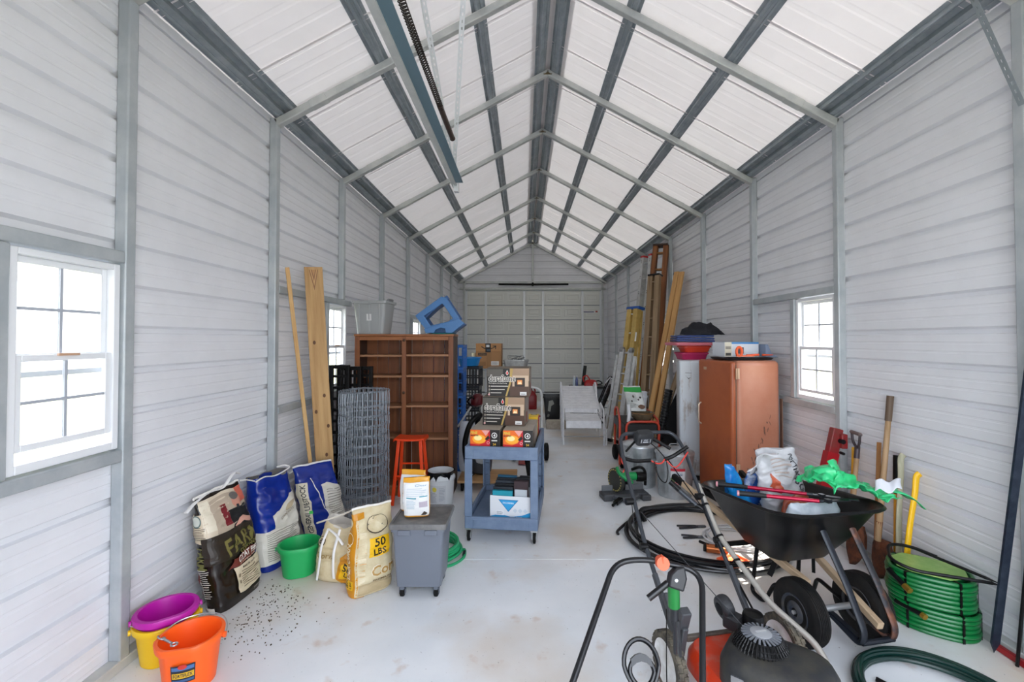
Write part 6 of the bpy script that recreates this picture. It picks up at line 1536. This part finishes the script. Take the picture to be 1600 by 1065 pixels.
m = MB(); m.tube(rbend([(.10, .79, .905), (.16, .79, .92), (.25, .74, 1.0)], .03), .014, 8); obj('right_grip', m, M_BLACK, t)
m = MB(); m.tube([(-.02, .95, 1.03), (-.15, .88, .95)], .008, 6); obj('bail_rod', m, M_BLACK, t); m = MB(); m.tube([(.07, .95, 1.03), (.19, .87, .955)], .012, 6); obj('bail_rod', m, M_BLACK, t)
m = MB(); m.tube(bez([(-.01, .78, .905), (.03, .77, .885), (.07, .775, .885), (.10, .79, .905)], 5), .0055, 6); m.tube(bez([(.11, .79, .90), (.16, .74, .86), (.245, .73, .965)], 5), .005, 6); m.tube(bez([(-.19, .86, .93), (-.215, .80, .90), (-.20, .78, .87), (-.225, .76, .84)], 4), .005, 6); obj('red_cable', m, pm('#c93a30', .4), t)
m = MB(); m.tube(bez([(.01, .77, .90), (.03, .74, .80), (.08, .74, .76), (.11, .76, .82), (.12, .79, .905), (.17, .70, .80), (.235, .55, .65)], 7), .004, 6); m.tube(bez([(.0, .95, 1.01), (.07, .9, .98), (.12, .8, .90)], 6), .0035, 6); m.tube(bez([(.235, .55, .66), (.235, .36, .47), (.25, .2, .33), (.2, .0, .28)], 7), .006, 6); m.tube(bez([(-.235, .60, .70), (-.24, .5, .5), (-.20, .3, .42)], 6), .003, 5); obj('control_cable', m, M_BLACK, t)
m = MB(); m.tube([(-.20, .55, .655), (fx - .02, fy + .1, .42)], .0022, 5); obj('starter_cord', m, pm('#3a3c40', .5), t)
m = MB(); m.tube([(.10, .66, .76), (.20, .56, .66)], .017, 10); obj('shift_lever', m, M_TUBE, t); m = MB(); m.tube([(.08, .68, .785), (.125, .635, .738)], .018, 10); obj('lever_grip', m, M_BLACK, t)
m = MB(); m.tube(rbend([(.275, .66, .76), (.26, .40, .52), (.30, .02, .32), (.40, -.20, .22), (.385, -.30, .12), (.33, -.30, .10)], .07, 7), .0165, 10); obj('side_tube', m, M_TAN, t)
for q in ((.262, .55, .66), (.262, .40, .52), (.27, .25, .44)):
    m = MB(); m.lathe([(.019, -.006), (.023, -.006), (.023, .006), (.019, .006)], 12, q, (0, .75, .66)); obj('cable_tie', m, M_BLACK, t)
m = MB(); m.box((-.285, -.11, .385), (.05, .045, .10), Matrix.Rotation(R(20), 3, 'X')); m.beam((-.275, -.07, .17), (-.255, .13, .37), .025, .045); m.beam((-.285, -.07, .19), (-.285, -.11, .35), .03, .05); obj('height_adjuster', m, pm('#3f4145', .55), t, bev=.006)

# ---- second machine: U-shaped push handle
t = thing('push_edger', 'black U-shaped push handle with green sleeve and D-grip, cut by the bottom edge', 'yard machine', (.42, 1.45, 0), 0)
MBH = pm('#0a0b10', .3)
m = MB(); m.tube(rbend([(-.42, -.02, .24), (-.02, .55, .765), (.12, .56, .775), (.36, .53, .735), (.14, -.02, .24)], .085, 8), .0125, 12); obj('push_handle', m, MBH, t)
m = MB(); m.loft([rrect(.52, .30, .10, .06, cx=-.14, cy=-.10), rrect(.60, .36, .14, .08, cx=-.14, cy=-.10), rrect(.56, .32, .22, .08, cx=-.14, cy=-.10), rrect(.34, .2, .27, .06, cx=-.14, cy=-.10)]); obj('deck', m, M_BLACK, t)
for x in (-.48, .20):
    m = MB(); m.lathe([(.0, -.02), (.07, -.025), (.10, -.018), (.10, .018), (.07, .025), (0, .02)], 24, (x, -.10, .101), (1, 0, 0)); obj('wheel', m, M_BLACKR, t)
m = MB(); m.cyl((.185, .555, .765), (.185, .515, .775), .028, n=18); m.box((.185, .53, .787), (.006, .03, .03)); obj('orange_knob', m, pm('#e8623c', .45), t)
m = MB(); m.prism([(-.035, -.03), (.03, -.05), (.05, .0), (.045, .05), (.01, .045), (-.02, .02)], (.235, .50, .715), (1, 0, 0), (0, .3, .95), (0, .05, -.015)); obj('bracket', m, pm('#1b1c20', .45), t, bev=.008)
m = MB(); m.lathe([(0, 0), (.009, 0), (.007, .005), (0, .006)], 10, (.235, .499, .712), (0, -1, .3)); obj('bolt', m, M_STEEL, t)
m = MB(); m.cyl((.235, .535, .675), (.24, .545, .575), .0255, n=16); obj('green_sleeve', m, pm('#1f7a36', .4), t)
m = MB(); m.cyl((.24, .545, .575), (.242, .55, .515), .019, n=14); m.cyl((.242, .55, .515), (.25, .56, .36), .009, n=8); m.beam((.258, .56, .51), (.275, .58, .34), .012, .03); obj('lower_rod', m, pm('#26282c', .4), t)
m = MB(); m.tube([(.205, .52, .69), (.115, .50, .635)], .0145, 10); obj('lever', m, MBH, t)
def dring(w, h, z0, n=30): 
    out = []
    for i in range(n): a = 2 * pi * i / n; out.append(Vector((w * cos(a) * (1 - .22 * (sin(a) < 0) * -sin(a)), 0, z0 + h * sin(a))))
    return out
m = MB(); Q = Matrix.Rotation(R(-28), 3, 'X'); 
P = [Q @ p for p in dring(.068, .085, .11)]; m.tube(P, .0095, 8, True)
P = [Q @ (p + Vector((0, 0, 0))) for p in dring(.047, .048, .088)]; m.tube(P, .0085, 8, True)
m.loft([[Q @ Vector((sx * w, dy, z)) for sx, dy in ((-1, -.012), (1, -.012), (1, .012), (-1, .012))] for w, z in ((.03, -.30), (.035, -.12), (.052, .0), (.050, .045))])
m.loft([[Q @ Vector((x, dy, z + dz)) for dy, dz in ((-.010, -.014), (.010, -.014), (.010, .012), (-.010, .012))] for x, z in ((-.04, .118), (-.02, .132), (0, .137), (.02, .132), (.04, .118))])
o = obj('d_grip', m, MBH, t, smooth=45); o.location = (.04, .28, .375)
m = MB(); m.tube([Q @ Vector((0, 0, -.29)) + Vector((.04, .28, .375)), (-.06, -.02, .22)], .016, 8); obj('grip_shaft', m, MBH, t)
m = MB(); m.tube(bez([(.24, .65, .50), (.16, .40, .42), (.10, .2, .32), (.02, .0, .25)], 7), .0025, 5); obj('cable', m, M_BLACK, t)

# ================================================================== floor coils and oddments on the right
MPIPE = pm('#0d0e12', .28)
t, P = coil('pipe_coil', 'black plastic pipe loosely coiled on the floor behind the mower', (1.60, 3.99, 0), [(.60, .013), (.65, .014), (.58, .032), (.63, .036), (.67, .03), (.60, .056), (.65, .055), (.62, .07)], .0125, 26, MPIPE, seed=8, wob=.03, ecc=1.0, cat='pipe coil')
m = MB(); m.tube(bez([(-.45, .36, .04), (-.60, .28, .035), (-.75, .1, .02), (-.76, .04, .0135)], 6), .0125, 8); obj('loose_end', m, MPIPE, t)
m = MB(); m.tube([(-.45, .30, .02), (-.47, .33, .09)], .02, 8); obj('tape', m, M_BLACK, t)
t, P = coil('wire_coil', 'smaller coil of thin pale tubing lying inside the black pipe coil', (1.83, 3.94, 0), [(.23, .008), (.21, .009), (.25, .016), (.20, .024), (.24, .03), (.22, .038)], .006, 26, pm('#cfd0d2', .3), seed=12, wob=.03, cat='tubing')
def pliers(label, loc, rz, col, l=.24):
    t = thing('pliers', label, 'pliers', loc, rz); 
    for s in (-1, 1):
        m = MB(); m.tube(bez([(0, s * .004, .012), (-.06, s * .018, .012), (-l * .8, s * .028, .012)], 5), .009, 8); obj('handle', m, pm(col, .5), t)
    m = MB(); m.beam((-.02, 0, .012), (.07, 0, .012), .028, .016); obj('jaws', m, pm('#6a6d72', .35, .7), t, bev=.004)
pliers('long black handled pliers lying inside the pipe coil, farther from the camera', (1.62, 4.20, 0), 4, '#1c1d24')
pliers('short black handled pliers lying inside the pipe coil, nearer to the camera', (1.54, 3.98, 0), -4, '#1c1d24', .18)
t = thing('copper_fitting', 'copper and black valve on the floor inside the pipe coil', 'valve', (1.50, 3.72, 0), -30)
m = MB(); m.cyl((0, 0, .035), (.10, .02, .035), .034, n=16); m.cyl((.10, .02, .035), (.16, .03, .03), .026); obj('copper_body', m, pm('#b56a3c', .3, .7), t, smooth=40)
m = MB(); m.tube([(.02, 0, .06), (-.06, .05, .055)], .012, 8); m.cyl((-.02, 0, .035), (.0, 0, .035), .03); obj('black_lever', m, M_BLACK, t)
t = thing('orange_tray', 'flat orange plastic piece on the floor in the sun patch', 'tray', (1.64, 3.55, 0), 25)
m = MB(); m.loft([rrect(.20, .14, .001, .03), rrect(.22, .16, .02, .03), rrect(.20, .14, .02, .03), rrect(.18, .12, .006, .03)]); obj('tray_body', m, pm('#ee6a3a', .4), t)
MDG = pm('#062a25', .3)
t, P = coil('garden_hose', 'dark green garden hose coil on the floor at the bottom right', (1.98, 2.13, 0), [(.36, .012), (.33, .013), (.38, .030), (.34, .032), (.37, .05), (.345, .051), (.355, .052), (.31, .033)], .0115, 26, MDG, seed=15, wob=.02)
t = thing('utility_knife', 'black and blue handled tool lying inside the dark green hose', 'tool', (1.80, 2.32, 0), -58)
m = MB(); m.cyl((0, 0, .014), (.09, 0, .014), .013, n=10); obj('black_end', m, M_BLACK, t); m = MB(); m.cyl((.09, 0, .014), (.24, 0, .014), .012, n=10); obj('blue_shaft', m, pm('#1f58b8', .35), t)

# packaged green hoses with a wire stand on top
def hose_pack(label, loc, rz, n, rx, ry):
    t = thing('hose_pack', label, 'hose', loc, rz, 'green hose packs'); h = .0255
    for k in range(n):
        m = MB(); z = .0128 + h * k; g = .004 * sin(k * 1.7)
        m.tube([((rx + g) * math.copysign(abs(cos(a)) ** .8, cos(a)), (ry + g) * math.copysign(abs(sin(a)) ** .8, sin(a)), z) for a in [2 * pi * i / 44 for i in range(44)]], .0128, 8, True); obj('hose_turn', m, M_GREEN_HOSE, t)
    m = MB(); m.loft([[Vector(((rx - .03) * c, (ry - .03) * s, z)) for c, s in [(cos(2 * pi * i / 30), sin(2 * pi * i / 30)) for i in range(30)]] for z in (.002, h * n - .004)]); obj('inner_hoses', m, pm('#0a5a2e', .4), t)
    for a in (-2.1, -1.05, -.15, 2.4):
        m = MB(); pr = []
        c = Vector((rx * math.copysign(abs(cos(a)) ** .8, cos(a)), ry * math.copysign(abs(sin(a)) ** .8, sin(a)), 0)); u = c.normalized()
        m.beam(c + u * .0135 + Vector((0, 0, .002)), c + u * .0135 + Vector((0, 0, h * n)), .014, .003, u); m.beam(c + u * .013 + Vector((0, 0, h * n)), c * .75 + Vector((0, 0, h * n + .001)), .014, .003); obj('black_tie', m, M_BLACK, t)
    return t, h * n
t, hh = hose_pack('lower packaged green hose beside the right wall, under the other', (2.525, 2.80, 0), -38, 6, .20, .165)
m = MB(); m.cyl((-.06, -.185, .115), (-.045, -.20, .112), .017, n=14); obj('brass_coupling', m, pm('#b98f3c', .3, .8), t); m = MB(); m.cyl((-.18, -.12, .128), (-.06, -.184, .116), .014, n=10); obj('hose_end', m, M_BLACK, t)
t, h2 = hose_pack('upper packaged green hose beside the right wall, on top of the other', (2.515, 2.81, hh + .004), -36, 7, .20, .165)
m = MB(); m.cyl((-.13, -.17, .10), (-.105, -.20, .085), .018, n=14); obj('brass_coupling', m, pm('#b98f3c', .3, .8), t); m = MB(); m.cyl((-.20, -.10, .15), (-.13, -.172, .10), .016, n=10); obj('hose_end', m, M_BLACK, t)
m = MB(); m.prism([(-.16, -.09), (-.09, -.14), (.08, -.14), (.17, -.06), (.17, .08), (.04, .14), (-.12, .13), (-.18, .04)], (0, 0, h2 + .002), (1, 0, 0), (0, 1, 0), (0, 0, .006)); obj('card_label', m, pm('#86b45a', .4, 0, '#a9c774', scale=9), t)
t = thing('wire_stand', 'black steel wire stand with spikes lying on the green hoses', 'stand', (2.50, 2.80, hh + h2 + .022), -36)
m = MB(); m.tube(rbend([(.27, -.06, .0), (-.08, -.155, .006), (-.19, -.12, .03), (-.19, .06, .06), (-.08, .10, .06), (.05, .06, .04)], .06, 6), .010, 8); obj('bent_rod', m, M_BLACK, t)
m = MB(); m.tube([(-.05, .10, .05), (.25, -.04, .014)], .009, 8); m.cyl((.25, -.04, .014), (.30, -.062, .008), .009, .001, n=8); m.cyl((.27, -.06, .0), (.31, -.068, -.002), .009, .001, n=8); obj('spike', m, M_BLACK, t)

# ================================================================== long tools against the right wall
XS = XR + PT + .001
def pole(name, label, cat, p0, p1, segs, mat_default=None, shape=None):
    """tool laid along p0 (floor) - p1 (top); segs: (part, t0, t1, r0, r1, material[, flat])"""
    t = thing(name, label, cat, p0); d = Vector(p1) - Vector(p0)
    for s in segs:
        m = MB(); a, b = d * s[1], d * s[2]; k = max(2, int((s[2] - s[1]) * 10))
        m.tube([a.lerp(b, i / k) for i in range(k + 1)], [s[3] + (s[4] - s[3]) * i / k for i in range(k + 1)], 12, flat=s[6] if len(s) > 6 else 1.0); obj(s[0], m, s[5], t)
    return t, d
M_ASH = wood('#b39370', '#94754f', .6, 'Z', 12); M_GRIPB = pm('#5e4c3c', .6); M_YELL = pm('#f2bc0f', .38)
def blade(t, d, w, L, mat_, z0=0.0, up=.0, name='blade', curve=.03, side=1):
    """shovel blade hanging from the lower end of the pole"""
    m = MB(); dd = d.normalized(); x = dd.cross(Vector((1, 0, 0))).normalized(); n = x.cross(dd)
    def f(u, v):
        ww = w / 2 * (1 - .9 * max(0, (v - .55) / .45) ** 2.2) * (.72 + .28 * min(1, v * 4)); q = (u - .5) * 2
        return dd * (L * (1 - v) + z0) + x * (q * ww) + n * (curve * q * q + .012)
    m.grid(f, 10, 12); obj(name, m, mat_, t, solid=.004, smooth=60, fix=False)
    m = MB(); m.cyl(dd * (L * .72 + z0) + n * .006, dd * (L + .12 + z0), .017, .021, n=10); obj('socket', m, mat_, t)
# red steel jack post
t = thing('jack_post', 'red steel channel post with a bracket on top, leaning by the window post', 'post', (2.36, 3.72, 0))
d = Vector((.26, .05, .98)); m = MB(); x, y, dd = basis(d, (0, 1, 0))
o0 = Vector((0, 0, .025)); M_RED = pm('#a3141f', .35)
for a, b in (((-.045, -.03), (.045, -.03)), ((-.045, -.03), (-.045, .035)), ((.045, -.03), (.045, .035))):
    pa = x * a[0] + y * a[1]; pb = x * b[0] + y * b[1]; m.add([o0 + pa, o0 + pb, o0 + pb + d * .80, o0 + pa + d * .80], [(0, 1, 2, 3)])
obj('channel', m, M_RED, t, solid=.006, fix=False, smooth=0)
m = MB(); m.beam(o0 + d * .78, o0 + d * 1.0, .085, .06, (0, 1, 0)); m.box(o0 + d * .90 + Vector((.05, -.03, 0)), (.05, .06, .12)); obj('bracket', m, pm('#8f1620', .4, 0, '#7a3a34', scale=12), t, bev=.008)
m = MB(); m.cyl(o0 + d * .90 + Vector((.03, -.07, 0)), o0 + d * .90 + Vector((.03, -.02, 0)), .02, n=12); m.cyl(o0 + d * .80 + Vector((.06, -.06, 0)), o0 + d * .80 + Vector((.06, -.02, 0)), .012); obj('pin', m, M_DARK, t)
m = MB(); m.beam(o0 + d * .02 - Vector((0, 0, .02)), o0 + d * .05, .13, .10, (0, 1, 0)); obj('foot', m, M_RED, t)
# D-handled shovel
t, d = pole('shovel', 'shovel with dark metal D-grip and wooden shaft, right of the red post', 'shovel', (2.53, 3.53, .0), (2.675, 3.62, .82), [('shaft', .34, 1.0, .019, .017, M_ASH), ('ferrule', .97, 1.09, .02, .019, pm('#4c4347', .45, .4))])
blade(t, d, .19, .30, M_RUST)
m = MB(); A = d * 1.06; u = d.normalized(); P = [A, A + Vector((-.02, -.05, .05)), A + Vector((-.02, -.058, .125)) + u * .0, A + Vector((.0, .058, .125)), A + Vector((.0, .05, .05)), A]
m.tube(rbend([P[0], P[1], P[2]], .03), .010, 8); m.tube(rbend([P[5], P[4], P[3]], .03), .010, 8); obj('d_yoke', m, pm('#4c4347', .45, .4), t)
m = MB(); m.tube([P[2] + Vector((0, -.006, 0)), P[3] + Vector((0, .006, 0))], .0145, 10); obj('d_grip', m, pm('#6f5f5c', .5), t)
t, d = pole('digging_fork', 'yellow fibreglass handled tool behind the D-grip shovel', 'fork', (2.65, 3.655, 0), (2.705, 3.685, .85), [('yellow_shaft', .30, 1.0, .018, .02, pm('#e3a92c', .4)), ('end_cap', .99, 1.02, .022, .019, pm('#e9b53c', .4))])
blade(t, d, .20, .26, M_RUST)
t, d = pole('shovel', 'long wooden shovel with a brown grip, tallest tool on the right wall', 'shovel', (2.58, 3.33, 0), (2.728, 3.345, 1.33), [('shaft', .20, .86, .021, .018, M_ASH), ('brown_grip', .86, 1.0, .022, .023, M_GRIPB)])
blade(t, d, .19, .29, M_RUST)
t, d = pole('wooden_pole', 'plain brown wooden pole close behind the long shovel', 'pole', (2.665, 3.43, 0), (2.722, 3.45, .96), [('shaft', .0, 1.0, .016, .015, wood('#b07c46', '#8c5c30', .6, 'Z', 10))])
t, d = pole('pry_bar', 'black handled tool with an amber lower shaft beside the grey axe', 'tool', (2.668, 3.245, 0), (2.73, 3.30, .90), [('amber_shaft', .18, .72, .016, .016, pm('#d7952c', .4)), ('black_grip', .70, 1.0, .020, .019, M_BLACK, 1.3), ('steel_end', .0, .2, .014, .017, pm('#4a4038', .5, .5))])
def axe(label, p0, p1, mh, headmat, r=.02):
    t = thing('axe', label, 'axe', p0); d = Vector(p1) - Vector(p0); u = d.normalized()
    pts = [d * .06, d * .3, d * .55, d * .82 + Vector((.012, .0, 0)), d * .95 + Vector((.02, .01, 0)), d * 1.0 + Vector((.035, .005, -.012))]
    m = MB(); m.tube(bez(pts, 5), [.019 + .007 * abs(i / 25 - .45) for i in range(26)], 12, flat=.7); obj('handle', m, mh, t)
    m = MB(); y = Vector((.35, -.9, 0)).normalized(); y = (y - u * y.dot(u)).normalized(); x = y.cross(u)
    m.loft([[d * .055 + y * q + u * (e * s) + x * (w * g) for e, g in ((-.045, -1), (.045, -1), (.045, 1), (-.045, 1))] for q, s, w in ((-.07, .75, .022), (-.02, .85, .024), (.03, .8, .02), (.08, 1.1, .010), (.115, 1.3, .002))])
    o = obj('head', m, headmat, t, bev=.003); mn = min(v.co.z for v in o.data.vertices); t.location.z = max(0, -mn) + .0; return t
axe('axe with a long mottled grey wooden handle, behind the yellow one', (2.625, 3.17, 0), (2.70, 3.24, .93), wood('#9c9a82', '#b9b59c', .7, 'Z', 16), pm('#5a3626', .7, 0, '#7a4a30', scale=12))
axe('axe with a bright yellow handle and brown rusted head', (2.57, 3.07, 0), (2.70, 3.11, .82), M_YELL, pm('#7a5438', .65, 0, '#59382a', scale=12))
# dark bars in the near right corner
t = thing('steel_bar', 'long dark blue steel bar leaning on the right wall near the camera', 'bar', (2.62, 2.53, 0))
m = MB(); d = Vector((.055, -.20, 1.95)); m.beam(d * .03, d, .045, .012, (0, 1, 0)); m.loft([[d * .0 + Vector((0, 0, .001))] * 4, [d * .03 + Vector((a * .022, b * .006, 0)) for a, b in ((-1, -1), (1, -1), (1, 1), (-1, 1))]]); obj('bar_body', m, pm('#232c3c', .4, .5, '#37404e', scale=14), t)
for k, (y0, y1, lb) in enumerate(((2.43, 2.36, 'thin black rod leaning in the corner behind the steel bar, farther one'), (2.37, 2.33, 'thin black rod leaning in the corner behind the steel bar, nearer one'))):
    t = thing('steel_rod', lb, 'rod', (2.64, y0, 0)); m = MB(); m.tube([(0, 0, .0), (.04, y1 - y0, 1.1)], .008, 8); obj('rod_body', m, M_BLACK, t)
t = thing('red_bar', 'red steel bar lying on the floor along the right wall', 'bar', (2.669, 2.56, 0), 0)
m = MB(); m.beam((0, 0, .018), (.0, -.75, .018), .026, .034); obj('bar_body', m, pm('#9c1a20', .4), t, bev=.004)

# ================================================================== overhead door track
t = thing('door_track', 'steel overhead door track hanging on perforated straps, with a dark spring', 'track', (0, 0, 0), 0)
m = MB()
TX, TZ = -.655, H + 1.50; Y0, Y1 = .1, 4.42
def ext(m, prof, y0, y1):
    vs = []; fs = []
    for a, b in prof: vs += [(a, y0, b), (a, y1, b)]
    for i in range(len(prof) - 1): fs.append((2 * i, 2 * i + 1, 2 * i + 3, 2 * i + 2))
    m.add(vs, fs)
ext(m, [(TX - .005, TZ + .012), (TX - .005, TZ), (TX - .045, TZ), (TX - .055, TZ + .012), (TX - .045, TZ + .03), (TX - .03, TZ + .03)], Y0, Y1); obj('track_channel', m, M_GALV, t, solid=.002, fix=False, smooth=0)
m = MB(); ext(m, [(TX + .065, TZ + .012), (TX - .003, TZ + .012), (TX - .003, TZ + .075)], Y0, Y1 - .12); obj('angle_iron', m, pm('#6d8793', .42, .35), t, solid=.003, fix=False, smooth=0)
m = MB(); y = .2; P = []
SXX, SZZ = -.60, H + 1.66
while y < 3.2: P.append((SXX + .020 * cos(y * 280), y, SZZ + .020 * sin(y * 280))); y += .0045
m.tube(P, .0042, 4); obj('spring_coil', m, pm('#2d2622', .45, .4), t)
m = MB(); m.tube([(SXX, 3.15, SZZ), (SXX, 3.72, SZZ + .02)], [.021, .021], 12); m.lathe([(.021, 0), (.024, .01), (.012, .03), (0, .032)], 14, (SXX, 3.71, SZZ + .02), (0, 1, 0)); obj('spring_cover', m, pm('#3b2a22', .45), t)
def strap(nm, p0, p1, parent, w=.034, mat_=None, wv=(1, 0, 0)):
    p0 = Vector(p0); p1 = Vector(p1); d = p1 - p0; L = d.length; u = d.normalized(); x = Vector(wv); x = (x - u * x.dot(u)).normalized(); n_ = x.cross(u)
    m = MB()
    for s, ax, q in ((0, x, n_), (1, n_, x)):
        ww = w; N = int(L / .045)
        # ladder of cells leaves a real hole in each
        for e in (0, 1):
            a = ax * (ww * .36 * e + (0 if e == 0 else ww * .28)); b = a + ax * (ww * .36); m.add([p0 + a, p0 + b, p1 + b, p1 + a], [(0, 1, 2, 3)])
        for i in range(N + 1):
            c0 = p0 + u * min(L, i * .045); c1 = p0 + u * min(L, i * .045 + .025); a = ax * (ww * .36); b = ax * (ww * .64); m.add([c0 + a, c0 + b, c1 + b, c1 + a], [(0, 1, 2, 3)])
    return obj(nm, m, mat_ or pm('#e6e9ea', .35, .15), parent, solid=.0018, fix=False, smooth=0)
strap('perforated_strap', (TX - .03, Y1 - .02, TZ - .02), (-.70, 2.42, roof_z(-.70) - .045), t)
strap('perforated_strap', (TX - .02, Y1 - .25, TZ + .06), (-.30, 2.42, roof_z(-.30) - .045), t)
m = MB(); m.bb(TX - .035, TX + .01, Y1 - .06, Y1 + .0, TZ - .05, TZ + .10); obj('end_bracket', m, pm('#dfe3e6', .35, .3), t, bev=.003)
t = thing('door_track', 'perforated steel strap at the top right, holding the right overhead track', 'track', (0, 0, 0), 0)
m = MB(); ext(m, [(2.42 - .005, TZ + .012), (2.42 - .005, TZ), (2.42 - .045, TZ), (2.42 - .055, TZ + .012), (2.42 - .045, TZ + .03), (2.42 - .03, TZ + .03)], .1, 1.2); obj('track_channel', m, M_GALV, t, solid=.002, fix=False, smooth=0)
strap('perforated_strap', (2.40, 1.15, TZ + .05), (2.40, .90, roof_z(2.40) - .12), t)
strap('perforated_strap', (2.655, 2.385, 3.00), (2.35, 2.385, roof_z(2.35) - .11), t, mat_=pm('#9aa3a8', .4, .4))
strap('perforated_strap', (2.62, 2.2, 3.02), (2.40, 1.15, TZ + .05), t, mat_=pm('#9aa3a8', .4, .4))

# small scatter of spilled feed on the floor by the sacks
rg = random.Random(21)
m = MB()
for k in range(420):
    a = rg.random(); x = -1.75 + rg.gauss(0, .16) + .15 * a; y = 2.95 + rg.gauss(0, .28)
    if x < -1.84 and y > 2.8 or x > -1.6 and y > 3.1 or (x + 1.985) ** 2 + (y - 2.515) ** 2 < .04 or (x + 1.71) ** 2 + (y - 2.325) ** 2 < .035 or (x + 1.69) ** 2 + (y - 3.4) ** 2 < .03: continue
    s = rg.uniform(.0015, .0045); q = Matrix.Rotation(rg.uniform(0, 6), 3, 'Z'); m.box((x, y, s * .5 + .0005), (s * 2, s * 1.2, s), q)
o = obj('spilled_feed', m, pm('#5a4630', .8, 0, '#2e241a', scale=60), None, smooth=0); o['kind'] = 'stuff'; tag(o, 'dark pellets of spilled feed on the floor by the goat feed sack', 'feed')
